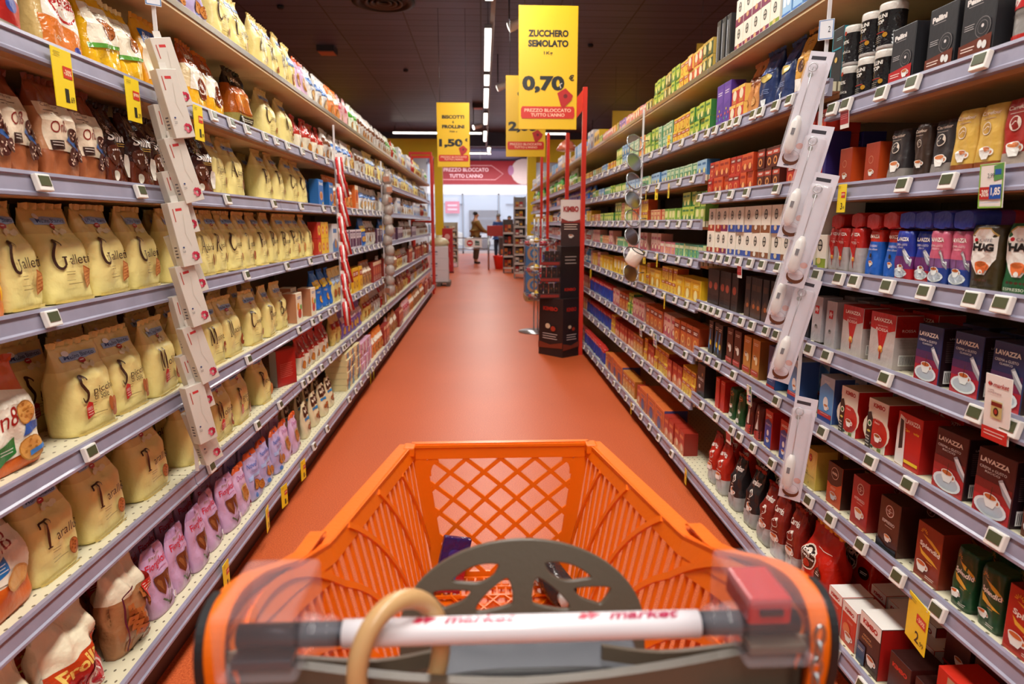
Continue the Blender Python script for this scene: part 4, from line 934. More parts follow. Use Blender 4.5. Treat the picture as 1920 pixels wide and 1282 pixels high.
ptype('tealbook', 'coffee_pack', 'coffee pack', 'black coffee box with teal edge', .065, .17, .08, 'box', '242428', lambda P: (P.r(0, 0, .06, 1, '2c8c9c'), P.lines(.4, .8, .9, 2, '9cc4c8'), P.r(.1, .6, .9, .63, '2c8c9c'), P.e(.5, .42, .13, .13, 'd8b060')), mat_='card', side='2c8c9c', nvar=1)
# bay two and bags
def bluesil(P): P.p([(0, 0), (1, 0), (1, .75), (.4, .85), (0, .7)], '5a9cd8'); P.lines(.3, .88, .7, 2, 'e8ecf0'); P.e(.5, .42, .18, .24, 'f0ece6'); P.cup(.55, .3, .16, 'f4f0ea', 'c87a40'); P.r(0, .1, 1, .2, 'c82c28'); P.lines(.2, .17, .8, 1, 'f4e4e0'); P.r(0, 0, 1, .1, '24408c')
ptype('bluegray', 'coffee_pack', 'coffee pack', 'blue grey coffee box with red band', .085, .155, .07, 'box', 'a8b8c8', bluesil, mat_='card', side='34508c', top='8c9cac', nvar=1)
def darkcof(stripe, c2):
    def fn(P): P.lines(.2, .85, .8, 2, 'e0d8cc', .05, .02); P.p([(.1, .2), (.4, .75), (.6, .75), (.3, .1)], stripe); P.e(.55, .34, .2, .24, c2)
    return fn
ptype('dkblue', 'coffee_pack', 'coffee pack', 'dark coffee box with blue and yellow streaks', .06, .165, .07, 'box', '2a2422', darkcof('3c8cc8', 'e0c838'), mat_='card', side='1c1816', nvar=1)
def cupbox(b, c2):
    def fn(P): P.lines(.2, .88, .8, 2, 'ece4d8', .04, .015); P.cup(.4, .5, .17, 'ece6dc', '8c5430'); P.e(.68, .46, .16, .24, c2); P.r(0, .06, 1, .2, b); P.lines(.15, .15, .85, 1, 'f4e8e0')
    return fn
ptype('brwhite', 'coffee_pack', 'coffee pack', 'brown coffee box with two white cups', .075, .17, .07, 'box', '5a2a1c', cupbox('b83424', 'ece6dc'), mat_='card', side='3c1c14', nvar=1)
ptype('goldcup', 'coffee_pack', 'coffee pack', 'amber coffee box with red band', .075, .165, .07, 'box', 'c8883c', cupbox('b8301c', 'f0e0b0'), mat_='card', side='8c5424', top='b87830', nvar=1)
ptype('navybox', 'coffee_pack', 'coffee pack', 'navy blue coffee box with pot drawing', .075, .17, .07, 'box', '28386c', lambda P: (P.e(.45, .55, .24, .2, '7c8cb8'), P.r(.2, .4, .7, .55, '7c8cb8'), P.e(.75, .5, .1, .12, 'ecdca0'), P.lines(.15, .3, .8, 4, 'a8b4d8', .04, .01), P.r(.0, .02, 1, .08, 'c02c28')), mat_='card', side='1c5098', nvar=1)
ptype('redslim', 'coffee_pack', 'coffee pack', 'slim bright red coffee box', .05, .15, .07, 'box', 'c8281c', lambda P: (P.lines(.2, .9, .8, 1, 'f4e0d8'), P.ln([(.3, .3), (.6, .5), (.4, .7)], .1, 'e0503c')), mat_='card', side='b82418', nvar=1)
ptype('grnoval', 'coffee_brick', 'coffee pack', 'green coffee brick with gold oval', .058, .145, .05, 'bag', '24542c', lambda P: (P.e(.5, .83, .34, .2, 'b8863c'), P.e(.5, .83, .28, .15, '3a2418'), P.t('Caffè', .5, .83, .4, .05, 'ecdcb0'), P.cup(.5, .4, .2, 'f0ece4', 'c87440'), P.e(.5, .14, .3, .18, 'e8e4dc')), mat_='foil', prof='brick', wr=.001)
ptype('dkred', 'coffee_brick', 'coffee pack', 'dark red coffee brick with lady figure', .062, .145, .05, 'bag', '5a1c18', lambda P: (P.e(.5, .8, .1, .1, 'e8dcd0'), P.p([(.35, .3), (.65, .3), (.58, .74), (.42, .74)], 'ece4dc'), P.p([(0, 0), (1, .0), (1, .3), (0, .2)], 'b83428')), mat_='foil', prof='brick', wr=.001)
def lavpods(P): P.t('LAVAZZA', .5, .86, .72, .07, 'f4ece4', bold=.04); P.p([(.06, .02), (.94, .02), (.94, .7), (.5, .78), (.06, .7)], '2444a4'); P.t('PRONTO', .5, .62, .6, .05, 'f0ece8'); P.e(.5, .4, .14, .18, 'ece8e0'); P.cup(.5, .18, .18, 'f4f0ea', 'c87440')
ptype('lavpod', 'coffee_pack', 'coffee pack', 'red coffee box with blue front', .068, .155, .075, 'box', 'b8201c', lavpods, mat_='card', side='a81c18', nvar=1)
def arab(P): P.t('Arabica', .5, .55, .7, .12, 'e8e4e0', rot=-PI/2*.0); P.e(.4, .3, .12, .1, 'c8c0b8'); P.lines(.3, .42, .7, 1, 'a8a4a0'); P.e(.7, .7, .08, .08, 'b08c58')
ptype('arab', 'coffee_pack', 'coffee pack', 'flat black coffee box with white lettering', .115, .17, .06, 'box', '1c1a1e', arab, mat_='card', side='141216', nvar=1)
def cofbag(word, cupcol):
    def fn(P): P.t(word, .5, .8, .7, .1, 'f4ece4', bold=.03); P.e(.5, .6, .2, .2, 'e8dcd0'); P.e(.5, .6, .17, .17, cupcol); P.cup(.5, .32, .24, 'f4f0ea', 'c86c38'); P.lines(.25, .46, .7, 1, 'e8dcd0')
    return fn
for k, d, c, bd, wd in (('bagred', 'red and silver coffee bag', 'b82c1c', [(.3, 'b8b4b4'), (1.1, 'b42a1c')], 'Lavazza'), ('bagblack', 'black and silver coffee bag', '2a2628', [(.28, 'a8a4a4'), (1.1, '2a2628')], 'Carrefour'), ('bagbrown', 'brown red coffee bag with silver base', '7c241c', [(.3, 'b0acac'), (1.1, '842820')], 'Carrefour')):
    ptype(k, 'coffee_bag', 'coffee bag', d, .09, .24, .07, 'bag', c, cofbag(wd, c), bands=bd, mat_='gloss', prof='block', wr=.003, seal='8c1c14')
def verbag(P): P.e(.35, .55, .26, .26, 'e8dccc'); P.e(.35, .55, .23, .23, '28140f'); P.t('Caffè', .35, .62, .34, .055, 'f4f0ea', bold=.04); P.t('Vergnano', .35, .55, .42, .05, 'f4f0ea', bold=.03); P.e(.35, .46, .1, .08, 'b02c1c'); P.e(.78, .45, .13, .13, '34180f'); P.lines(.7, .46, .86, 2, 'f0e8e0', .025); P.lines(.5, .76, .9, 1, 'f0e4d8')
ptype('verbag', 'coffee_bag', 'coffee bag', 'plump bright red coffee bag with dark badge', .17, .24, .11, 'bag', 'c02010', verbag, mat_='gloss', wr=.003, seal='d8982c')
ptype('redcarton', 'coffee_pack', 'coffee pack', 'low bright red box with tan square', .11, .07, .1, 'box', 'c8281c', lambda P: P.r(.3, .2, .6, .9, 'b89878'), mat_='card', side=lambda P: (P.r(.02, .02, .98, .98, 'b8241a'), P.r(.3, .2, .6, .8, 'b89878')), top='d03020', nvar=1)
ptype('cubered', 'coffee_pack', 'coffee pack', 'black and red stacked coffee box', .07, .11, .09, 'box', '28100e', lambda P: (P.r(.1, .1, .3, .9, 'c82c20'), P.r(.45, .1, .6, .9, 'c82c20')), mat_='card', side='1c0c0c', nvar=1)
# top board goods and others on the tea side
def navybag(P): P.p([(.06, .62), (.94, .66), (.9, .84), (.1, .84)], '3c5490'); P.e(.5, .56, .3, .12, 'c8b060'); P.lines(.25, .35, .75, 3, '8c9cc8'); P.p([(.4, .1), (.6, .1), (.66, .2), (.34, .2)], 'e8ecf0')
ptype('navybag', 'coffee_bag', 'coffee bag', 'navy blue coffee bag with gold label', .13, .232, .08, 'bag', '20305c', navybag, mat_='foil', wr=.003, seal='2c4478')
def goldface(P): P.r(.1, .05, .9, .95, 'c8903c'); P.e(.5, .5, .26, .3, '4c2818'); P.lines(.3, .85, .7, 2, '3c2414'); P.p([(.2, .12), (.55, .12), (.55, .3), (.2, .3)], 'ece4dc')
ptype('goldface', 'coffee_bag', 'coffee bag', 'brown coffee bag with golden front', .085, .235, .08, 'bag', '3c2418', goldface, mat_='foil', wr=.002, seal='c89040')
gbag('tanbag', 'tan paper bag', 'c88850', '8c4c24', 'e0a868', 'coffee_bag', 'coffee bag', W=.085, Hh=.22)
def purp(P): P.p([(.1, .5), (.9, .6), (.9, .9), (.1, .9)], '6c48a8'); P.lines(.2, .8, .8, 2, 'e8dcf0', .05, .02); [P.e(.2+.15*k, .2+.1*(k % 3), .07, .07, ('4cb06c', 'e87c38', 'e8d048', '4c9cd8', 'd84c6c')[k]) for k in range(5)]
ptype('purplebag', 'infusion_box', 'infusion box', 'purple box with coloured spots', .085, .2, .07, 'box', '5c3c9c', purp, mat_='card', side='4c3084', nvar=1)
ptype('bluetall', 'infusion_box', 'infusion box', 'pale blue tall milk box', .07, .16, .07, 'box', '9cc4e8', lambda P: (P.r(.1, .3, .4, .9, 'e8f0f8'), P.e(.7, .4, .2, .25, 'f0f4f8'), P.r(0, 0, 1, .15, '3c70b8')), mat_='card', side='84b0dc', nvar=1)
ptype('bluered', 'infusion_box', 'infusion box', 'dark blue and red box', .06, .17, .08, 'box', '24306c', lambda P: (P.r(0, .5, 1, .8, 'b82c34'), P.r(.2, .2, .5, .45, 'e8d8c8')), mat_='card', side='a82430', nvar=1)
ptype('blackglass', 'coffee_pack', 'coffee pack', 'tall black box with white stripes', .05, .2, .06, 'box', '1c1c20', lambda P: (P.r(.15, .1, .3, .9, 'b8c0c8'), P.r(.6, .1, .7, .9, '8c949c')), mat_='card', nvar=1)
ptype('yelband', 'infusion_box', 'infusion box', 'big yellow box with dark band', .14, .15, .1, 'box', 'e8bc20', lambda P: (P.p([(.2, .3), (.9, .4), (.9, .75), (.2, .65)], '2c2a24'), P.r(0, 0, 1, .12, 'c89414')), mat_='card', side='c8a01c', nvar=1)
gbox('orangewide', 'capsule_box', 'capsule box', 'wide orange coffee box with blue print', .2, .145, .15, 'd8743c', 'b8541c', '4c5088', 4, 'c8642c', '4c4a80')
gbox('amberpack', 'coffee_pack', 'coffee pack', 'amber coffee carton', .095, .13, .08, 'd08c3c', 'a83c1c', 'ecd090', 0, 'b8742c', 'a85c20')
gbox('redpack', 'coffee_pack', 'coffee pack', 'plain red coffee carton', .09, .13, .08, 'b03424', 'd87c4c', 'ecc8a0', 1, '9c2c1c', '8c2418')
vb('bluered2', 'coffee_brick', 'blue coffee brick with red top', .062, .14, .05, '24409c', [(.75, '24409c'), (1.1, 'c02c24')], lavz('', '', 0, 0, name='LAVAZZA', cup=False))
# left side boxes
def bbox(P): P.e(.5, .4, .3, .22, 'e0a468'); P.e(.5, .4, .2, .14, 'b86c30'); P.t('Biscotti', .5, .85, .7, .12, 'f4f0e8', bold=.03); P.e(.75, .12, .1, .08, 'e8d040')
ptype('bluebox', 'biscuit_box', 'biscuit box', 'bright blue biscuit box', .13, .17, .06, 'box', '2474c0', bbox, mat_='card', side='1c5ca0', nvar=1)
ptype('redcarton2', 'biscuit_box', 'biscuit box', 'red and yellow biscuit box', .09, .105, .06, 'box', 'c8301c', lambda P: (P.e(.5, .5, .36, .36, 'ecc03c'), P.e(.5, .5, .2, .2, 'b86c30')), mat_='card', side='b0281a', top='c8301c', nvar=1)
ptype('yelcube', 'biscuit_box', 'biscuit box', 'yellow biscuit box with orange flower', .09, .105, .06, 'box', 'ecc02c', lambda P: (P.e(.5, .5, .3, .3, 'd86c20'), P.e(.5, .5, .12, .12, 'f4e8a0')), mat_='card', side='d8a820', top='ecc02c', nvar=1)
ptype('fruitbox', 'biscuit_box', 'biscuit box', 'cream box with fruit picture', .11, .17, .08, 'box', 'ecdcc0', lambda P: (P.e(.5, .3, .3, .25, 'c84430'), P.e(.3, .55, .2, .2, 'e89c38'), P.lines(.2, .85, .8, 2, '3c70b0', .05, .02), P.e(.75, .5, .15, .15, '6ca848')), mat_='card', side='b87c58', nvar=1)
def redleaf(P): P.r(.05, .05, .95, .95, 'b02018'); P.lines(.15, .6, .8, 8, 'e08878', .05, .008)
ptype('redbook', 'biscuit_box', 'biscuit box', 'deep red gift box with small print', .15, .2, .05, 'box', '9c1c14', redleaf, mat_='card', side='c8c0b8', nvar=1)
gbox('rusk', 'rusk_packet', 'rusk packet', 'long pale rusk box lying flat', .16, .045, .16, 'e8d8a8', 'c89c58', '5c8ca8', 4, 'e0cc98', 'd8c490')
gbox('pinkflat', 'rusk_packet', 'rusk packet', 'pink and white flat cracker pack', .15, .04, .16, 'd8a8c0', 'c05c8c', 'e8e0e8', 4, 'd0a0b8', 'c898b0')
gbox('cerealw', 'cereal_box', 'cereal box', 'white cereal box with blue print', .15, .2, .06, 'e8e6e4', '5c88c0', 'c89458', 1, 'e0dcd8', 'd0d0d4')
gbox('cerealo', 'cereal_box', 'cereal box', 'orange cereal box', .13, .2, .06, 'e07c34', 'ecdcc0', 'b84c20', 2, 'd8702c', 'c86424')
gbox('tealb', 'cereal_box', 'cereal box', 'teal and white biscuit box', .14, .15, .08, '2c94a8', 'e4ecec', 'd8b870', 1, '24889c', '1c7484')
gbox('yelb', 'cereal_box', 'cereal box', 'yellow biscuit carton', .12, .2, .06, 'ecb828', 'b84c20', 'a86430', 0, 'd8a420', 'd8a420')
gbox('redcar', 'cereal_box', 'cereal box', 'dark red biscuit carton with pale dots', .12, .19, .06, 'a83024', 'ecc8a0', 'd87848', 2, '982c20', '8c281c')
gbox('checkb', 'cereal_box', 'cereal box', 'plum and white chequered box', .12, .15, .07, 'd8c8cc', '5c2c4c', '5c2c4c', 4, 'c8b8bc', '4c2440')
def bot(key, desc, c, top, lab): ptype(key, 'grocery_bottle', 'bottle', desc, .075, .24, .075, 'bottle', c, lambda P: (P.r(.1, .15, .9, .5, lab), P.e(.5, .33, .2, .2, c)), top=top, mat_='gloss', nvar=1)
bot('botwhite', 'white squat bottle with blue cap', 'ece8e4', '3c64b0', 'b8442c'); bot('botgreen', 'green bottle with white cap', '5c9c54', 'f0ece4', 'ecd870'); bot('botpink', 'pink bottle with white cap', 'd87c94', 'f0ece4', 'ece4e0'); bot('botblue', 'blue bottle with white cap', '4c88c8', 'f0f0f0', 'f0e8d8')
# ------------------------------------------------------------------ filling the shelves
ITEMS = []
def put(t, side, b, sh, y, z, dx=0.0, rot=0.0, layer=0, back=0, tilt=0.0, lay=False, kx=1.0):
    """stands one article on a shelf; y is the middle of its front along the aisle"""
    t = PT[t] if isinstance(t, str) else t
    s = -1 if side == 'left' else 1
    base = sh == (6 if side == 'left' else len(rh(b))-1)
    fx = (LBX if base else LX) if s < 0 else (RBX if base else RX)
    if sh == 0: fx = LX if s < 0 else RX
    o = bpy.data.objects.new(t.name, pmesh(t)); col.objects.link(o)
    Rz = Matrix.Rotation((PI/2 if s < 0 else -PI/2)+rot, 4, 'Z')
    mw = Matrix.Translation((fx+s*((.040 if t.body == 'bag' and t.prof != 'brick' else .022)+dx), y, z+.0006)) @ Rz
    if tilt: mw = Matrix.Translation((0, 0, t.D*sin(tilt))) @ mw @ Matrix.Rotation(-tilt, 4, 'X')
    if lay: mw = mw @ Matrix.Translation((0, t.H, 0)) @ Matrix.Rotation(PI/2, 4, 'X')
    o.matrix_world = mw @ Matrix.Diagonal((kx, 1, 1, 1))
    ITEMS.append([o, t, side, b, sh, y, layer, back])
    return o
def shelf_z(side, b, sh):
    if side == 'left': return LH[sh]+(.018 if sh == 0 else .015)
    return rh(b)[sh]+(.018 if sh == 0 else .015)
def bay_of(side, y):
    J = LJ if side == 'left' else RJ
    for k in range(len(J)-1):
        if J[k] <= y < J[k+1]: return k
    return None
def X_of(side, b, sh):
    if side == 'left': return LBX if sh == 6 else LX
    return RBX if sh == len(rh(b))-1 else RX
def row_px(side, b0, sh, specs, back=True):
    """a run of articles whose fronts were measured in the photograph: [(type, [picture columns]), ...]"""
    L_ = []
    for key, pxs in specs:
        t = PT[key]
        for px in pxs:
            z = shelf_z(side, b0, sh)
            L_.append([camY(px, X_of(side, b0, sh)+(.03 if side == 'right' else -.03), z+t.H*.45), t])
    L_.sort(key=lambda q: q[0])
    ks = [1.0]*len(L_)
    for i in range(len(L_)-1):
        (ya, ta), (yb, tb) = L_[i], L_[i+1]
        k = (yb-ya)/((ta.W+tb.W)/2)*.985
        ks[i] = min(ks[i], max(.72, k)); ks[i+1] = min(ks[i+1], max(.72, k))
    for (y, t), k in zip(L_, ks):
        b = bay_of(side, y)
        if b is None or (side == 'right' and len(rh(b)) != len(rh(b0))): b = b0
        z = shelf_z(side, b, sh)
        soft = t.body == 'bag' and t.prof != 'brick'
        put(t, side, b, sh, y, z, dx=rnd.uniform(0, .012), rot=R(rnd.uniform(-5, 6)) if soft else R(rnd.uniform(-1.2, 1.2)), tilt=R(rnd.uniform(0, 3.5)) if soft and sh > 0 else 0, kx=k)
        if back and t.D < .16 and sh > 0:
            put(t, side, b, sh, y, z, dx=.03+t.D*1.2, rot=R(rnd.uniform(-3, 3)), back=1, kx=k*.97)
def run(side, b, sh, y0, y1, keys, layers=1, gap=.006, rep=(1, 3), jit=0.0, tilt=0.0, clear_=None, back=False):
    """fills a stretch of one shelf with runs of the same article; returns nothing"""
    y = y0; z = shelf_z(side, b, sh); Hs = LH if side == 'left' else rh(b)
    room = (Hs[sh-1]-.045-z) if sh > 0 else .5
    while y < y1-.03:
        t = PT[rnd.choice(keys)]
        for k in range(rnd.randint(*rep)):
            if y+t.W > y1: break
            n = min(layers, max(1, int(room/t.H)))
            if t.H > room: y = y; 
            sc_ = min(1.0, room/(t.H+.02)) if sh > 0 else 1.0
            for l in range(n):
                if t.body == 'bag' and t.prof != 'brick' and l: break
                o = put(t, side, b, sh, y+t.W/2, z+l*t.H*sc_, dx=rnd.uniform(0, .01), rot=R(rnd.uniform(-4, 4) if t.body == 'bag' else rnd.uniform(-1, 1)), layer=l if n > 1 else 0)
                if sc_ < 1: o.scale = (1, 1, sc_)
            if back: put(t, side, b, sh, y+t.W/2, z, dx=.03+t.D*1.1, back=1).scale = (1, 1, sc_)
            y += t.W*(1.0 if t.body != 'bag' else .97)+gap
        if y+min(PT[k].W for k in keys) > y1: break
def span(px, side, b, sh, h=.08): return camY(px, X_of(side, b, sh), shelf_z(side, b, sh)+h)

# left, bays one to three: as photographed
row_px('left', 0, 0, [('lilac', [262, 300, 342, 378]), ('campagnole', [425]), ('tarallucci', [462]), ('rigoli', [500]), ('baiocchi', [520, 537]), ('creambag', [553]), ('pinkoval', [566, 577]), ('whitebag', [590, 604, 615]), ('orangebag', [627, 637]), ('pinkbag', [646, 655]), ('greenbag', [664, 672])])
row_px('left', 0, 1, [('redwhite', [8]), ('cereali', [135]), ('yellowcream', [215, 262]), ('bucaneve', [312]), ('choccream', [385, 420]), ('croiss', [468]), ('campagnole', [518]), ('macine', [548]), ('redtri', [572, 585, 600, 612])])
row_px('left', 0, 2, [('brown', [-5, 62, 128, 190]), ('stelle', [238, 280, 318, 392]), ('abbracci', [424, 452]), ('rigoli', [512, 534]), ('campagnole', [560, 577]), ('bluebox', [600, 621])])
row_px('left', 0, 3, [('tiger', [-20]), ('galletti', [62, 148, 222, 288, 352]), ('abbracci', [397]), ('rigoli', [424]), ('campagnole', [452]), ('tarallucci', [478]), ('rigoli', [503]), ('baiocchi', [524, 543]), ('pannocchie', [560, 574, 587])])
row_px('left', 0, 4, [('onb', [40]), ('spicchi', [192, 262]), ('molinetti', [322, 372]), ('macine', [418, 448]), ('campagnole', [488]), ('baiocchi', [516, 540]), ('fruitbox', [563, 588])])
row_px('left', 0, 5, [('onb2', [30]), ('tarallucci', [122, 218, 305]), ('molinetti', [380, 430]), ('spicchi', [466]), ('rtall', [507])])
row_px('left', 0, 6, [('frollini', [60, 175]), ('squares', [272]), ('fior', [322, 358, 390, 420, 447]), ('pinkoval', [470]), ('lilac', [492, 514, 533]), ('pinkoval', [549, 563])])
row_px('left', 2, 6, [('almond', [585, 602, 617, 630])])
z = shelf_z('left', 2, 3)
y0 = span(606, 'left', 2, 3)
for k, key in enumerate(('redcarton2', 'yelcube', 'yelcube')):
    for l in (0, 1):
        put(key, 'left', 2, 3, min(4.4, y0+.1*k), z+l*.106, layer=l)
row_px('left', 2, 4, [('bluebag', [607, 619, 629])], back=False)
z = shelf_z('left', 1, 5)
put('redbook', 'left', 1, 5, span(556, 'left', 1, 5), z, dx=.03, rot=R(-25))
run('left', 2, 5, span(577, 'left', 2, 5), LJ[3]-.02, ['redtri', 'silver', 'orangebag'], rep=(2, 3))
for k in range(3):      # stacked flat rusk boxes low on the fourth bay
    for l in range(6):
        for key, yy in (('rusk', LJ[3]+.12+k*.17),):
            put(key, 'left', 3, 6, yy, shelf_z('left', 3, 6)+l*.046, dx=rnd.uniform(0, .02), layer=l)
for k in range(3):
    for l in range(6): put('pinkflat', 'left', 3, 6, LJ[3]+.66+k*.16, shelf_z('left', 3, 6)+l*.041, dx=rnd.uniform(0, .02), layer=l)
# left, fourth bay and beyond
run('left', 3, 1, LJ[3]+.03, LJ[4]-.02, ['silver', 'goldbag', 'silver', 'whitebag'], rep=(2, 4))
run('left', 3, 2, LJ[3]+.05, LJ[4]-.02, ['orangebag', 'cerealo', 'brownbag'], rep=(2, 3))
run('left', 3, 3, LJ[3]+.03, LJ[4]-.02, ['cerealw', 'checkb', 'goldbag', 'greenbag'], rep=(2, 3))
run('left', 3, 4, LJ[3]+.03, LJ[4]-.02, ['yelb', 'tealb', 'redcar', 'creambag'], rep=(2, 3))
run('left', 3, 5, LJ[3]+.03, LJ[4]-.02, ['violetbag', 'tealb', 'silver', 'goldbag'], rep=(2, 3))
far_l = [['cerealw', 'greenbag', 'silver', 'pinkbag', 'creambag', 'redbag2'], ['creambag', 'silver', 'orangebag', 'whitebag'], ['silver', 'redbag2', 'whitebag', 'cerealw'], ['violetbag', 'checkb', 'bluebag', 'silver'], ['brownbag', 'silver', 'goldbag', 'redcar'], ['goldbag', 'brownbag', 'silver', 'redbag2'], ['orangebag', 'redcar', 'brownbag', 'pinkbag']]
for b in range(4, 10):
    for sh in range(7): run('left', b, sh, LJ[b]+.02, LJ[b+1]-.02, far_l[sh], rep=(2, 4), gap=.012 if b < 7 else .03)
run('left', 3, 0, camY(672, LX, 2.2)+.12, LJ[4]-.02, far_l[0], rep=(2, 3))

# right, nearest bay
row_px('right', 0, 1, [('tealbook', [1562]), ('pellred', [1696]), ('pellbrown', [1762, 1836]), ('ican', [1912])])
for px, key in ((1590, 'vcan'), (1622, 'pcan'), (1655, 'pcan')):
    zz = shelf_z('right', 0, 1); yy = camY(px, RX+.05, zz+.1)
    for l in range(2):
        put(key, 'right', 0, 1, yy, zz+l*(PT[key].H+.001), dx=.01, layer=l)
row_px('right', 0, 2, [('purplebox', [1540]), ('carorange', [1582, 1632]), ('carblack', [1680]), ('carbrown', [1725]), ('carblack', [1762]), ('cargold', [1808, 1852]), ('carred', [1904])])
row_px('right', 0, 3, [('dggreen', [1536]), ('rossa', [1560, 1582, 1606]), ('espr', [1636, 1668]), ('cremablue', [1695, 1726]), ('cremapink', [1758, 1796]), ('hagdark', [1845]), ('haggreen', [1908])])
for px, key in ((1568, 'rossa'), (1606, 'rossa'), (1636, 'rossa'), (1668, 'rossa'), (1700, 'cremablue'), (1730, 'cremablue'), (1765, 'cremablue'), (1805, 'cremablue')):
    zz = shelf_z('right', 0, 3)+.142; put(key, 'right', 0, 3, camY(px, RX+.02, zz+.02), zz, dx=.0, layer=1, lay=True)
row_px('right', 0, 4, [('illybox', [1532, 1556]), ('rossabig', [1598, 1655]), ('cremabig', [1742, 1808, 1885])])
for yy in (1.72, 1.58, 1.45): put('redcarton', 'right', 0, 4, yy, shelf_z('right', 0, 4)+.0, dx=.2, back=1)
row_px('right', 0, 5, [('bluegray', [1549]), ('kimbo', [1592, 1644]), ('lavred', [1702]), ('ricco', [1782, 1868]), ('forte', [1960])])
row_px('right', 0, 6, [('vergnano', [1518]), ('motta', [1562]), ('segared', [1612]), ('segabrown', [1670]), ('splbrown', [1740]), ('splgreen', [1802, 1852]), ('splred', [1925])])
zb = shelf_z('right', 0, 7)
def lowR(px): return camY(px, RBX, zb+.06)
row_px('right', 0, 7, [('verbag', [1512]), ('kimbored', [1562, 1590]), ('kimboblk', [1630]), ('kimbodk', [1684, 1732, 1790])])
for k in range(3):
    put('kimbored', 'right', 0, 7, lowR(1590)-.06*k, zb, dx=.12+.11*(k % 2), back=1)
    put('kimbodk', 'right', 0, 7, lowR(1684)-.1*k, zb+.131, dx=.12, back=1, layer=1)
put('redcarton', 'right', 0, 7, lowR(1745), zb+.131, dx=.02, layer=1)
# right, second bay
B1 = RJ[1]; B2 = RJ[2]
for i, key in enumerate(['bluered', 'bluered', 'bluetall', 'bluetall', 'bluetall']):
    put(key, 'right', 1, 0, B1+.06+.085*i, shelf_z('right', 1, 0))
yy = B1+.50
for i, key in enumerate(['dggreen', 'dgplum', 'dgplum', 'dgplum', 'dgplum']):
    for l in range(2 if i else 1): put('dgplum' if l else key, 'right', 1, 0, yy+.09*i, shelf_z('right', 1, 0)+.111*l, layer=l)
run('right', 1, 0, yy+.48, B2-.01, ['blackglass'], rep=(3, 3))
row_px('right', 1, 1, [('goldface', [1492]), ('navybag', [1458, 1428]), ('tanbag', [1406]), ('tanbag', [1394])], back=False)
run('right', 1, 1, span(1383, 'right', 1, 1), B2-.01, ['purplebag', 'teagrn', 'teayel', 'teared'], layers=2, rep=(2, 2))
run('right', 1, 2, B1+.05, B1+.36, ['capred'], layers=3, rep=(8, 8)); run('right', 1, 2, B1+.37, B1+.62, ['capbrown'], layers=2, rep=(8, 8)); run('right', 1, 2, B1+.62, B2-.01, ['caporange', 'capred'], layers=2, rep=(2, 3))
run('right', 1, 3, B1+.05, B2-.01, ['dgred', 'dgblue', 'dgbrown', 'dgplum', 'dgbrown'], layers=2, rep=(1, 2))
zz = shelf_z('right', 1, 4)
for i in range(2):
    for l in range(2 if i == 0 else 2): put('purplecap', 'right', 1, 4, B1+.08+.09*i, zz+l*.106, layer=l)
run('right', 1, 4, B1+.26, B1+.68, ['blackslim'], rep=(9, 9)); run('right', 1, 4, B1+.70, B2-.01, ['blackbox'], rep=(9, 9), gap=.003)
row_px('right', 1, 5, [('bluegray', [1489]), ('navybox', [1450]), ('goldcup', [1416, 1400]), ('brwhite', [1383, 1369]), ('dkblue', [1352, 1342, 1332])])
row_px('right', 1, 6, [('segabrown', [1497]), ('lavpod', [1470, 1440]), ('dkred', [1420, 1404]), ('grnoval', [1386, 1370]), ('redslim', [1354, 1344])])
put('arab', 'right', 1, 6, B2-.07, shelf_z('right', 1, 6), dx=-.0, rot=R(0))
row_px('right', 1, 7, [('bagbrown', [1472, 1448, 1424]), ('bagblack', [1396, 1368]), ('bagred', [1342, 1324])])
# right, third bay and beyond
tea = [k[0] for k in TEA]
rows = {1: ['teagrn', 'teamint', 'teablue', 'teadark', 'teayel', 'tealime', 'teaorg'], 2: ['teateal', 'teablue', 'tealime', 'teagrn', 'teamint'], 3: ['teapeach', 'teaorg', 'tealime', 'teagrn', 'teayel'], 4: ['pinkbox', 'teapeach', 'teateal', 'teapink'],
        5: ['sugaryel', 'sugarglow', 'pinkbox', 'teayel'], 6: ['sugarglow', 'jam', 'pinkbox', 'teagrn'], 7: ['teayel', 'amberpack', 'redpack', 'sugaryel', 'jam'], 8: ['orangewide', 'orangewide', 'amberpack', 'redpack']}
topk = ['teadark', 'yelband', 'tealime', 'teagrn', 'teared', 'teaviolet', 'teapink', 'teayel']
for b in range(2, 5):
    y0, y1 = RJ[b]+.02, RJ[b+1]-.02
    run('right', b, 0, y0, y1, topk, layers=1 if b > 2 else 2, rep=(2, 3))
    for sh in range(1, 9):
        yy0 = y0 if b > 2 or sh != 3 else y0
        if b == 2 and sh == 3: run('right', b, 3, y0, y0+.42, rows[3], layers=2, rep=(2, 3)); run('right', b, 3, y0+.43, y1, ['teapeach', 'tealime'], layers=1, rep=(3, 4)); continue
        run('right', b, sh, y0, y1, ['bluered2'] if b == 4 and sh > 5 else rows[sh], layers=2 if b < 4 else 1, rep=(2, 4))
mix = [['cerealw', 'bluetall', 'teagrn', 'teared'], ['greenbag', 'teagrn', 'botgreen', 'teayel'], ['violetbag', 'pinkbox', 'redbag2', 'bluebag'], ['botwhite', 'sugaryel', 'botblue'], ['botwhite', 'pinkbox', 'botpink'], ['bagred', 'redpack', 'botblue'], ['bluered2', 'bluered2', 'redpack'], ['bluered2', 'amberpack'], ['bluered2', 'redpack', 'amberpack']]
for b in range(5, 12):
    for sh in range(9): run('right', b, sh, RJ[b]+.03, RJ[b+1]-.03, mix[sh], rep=(2, 4), gap=.014 if b < 8 else .05)

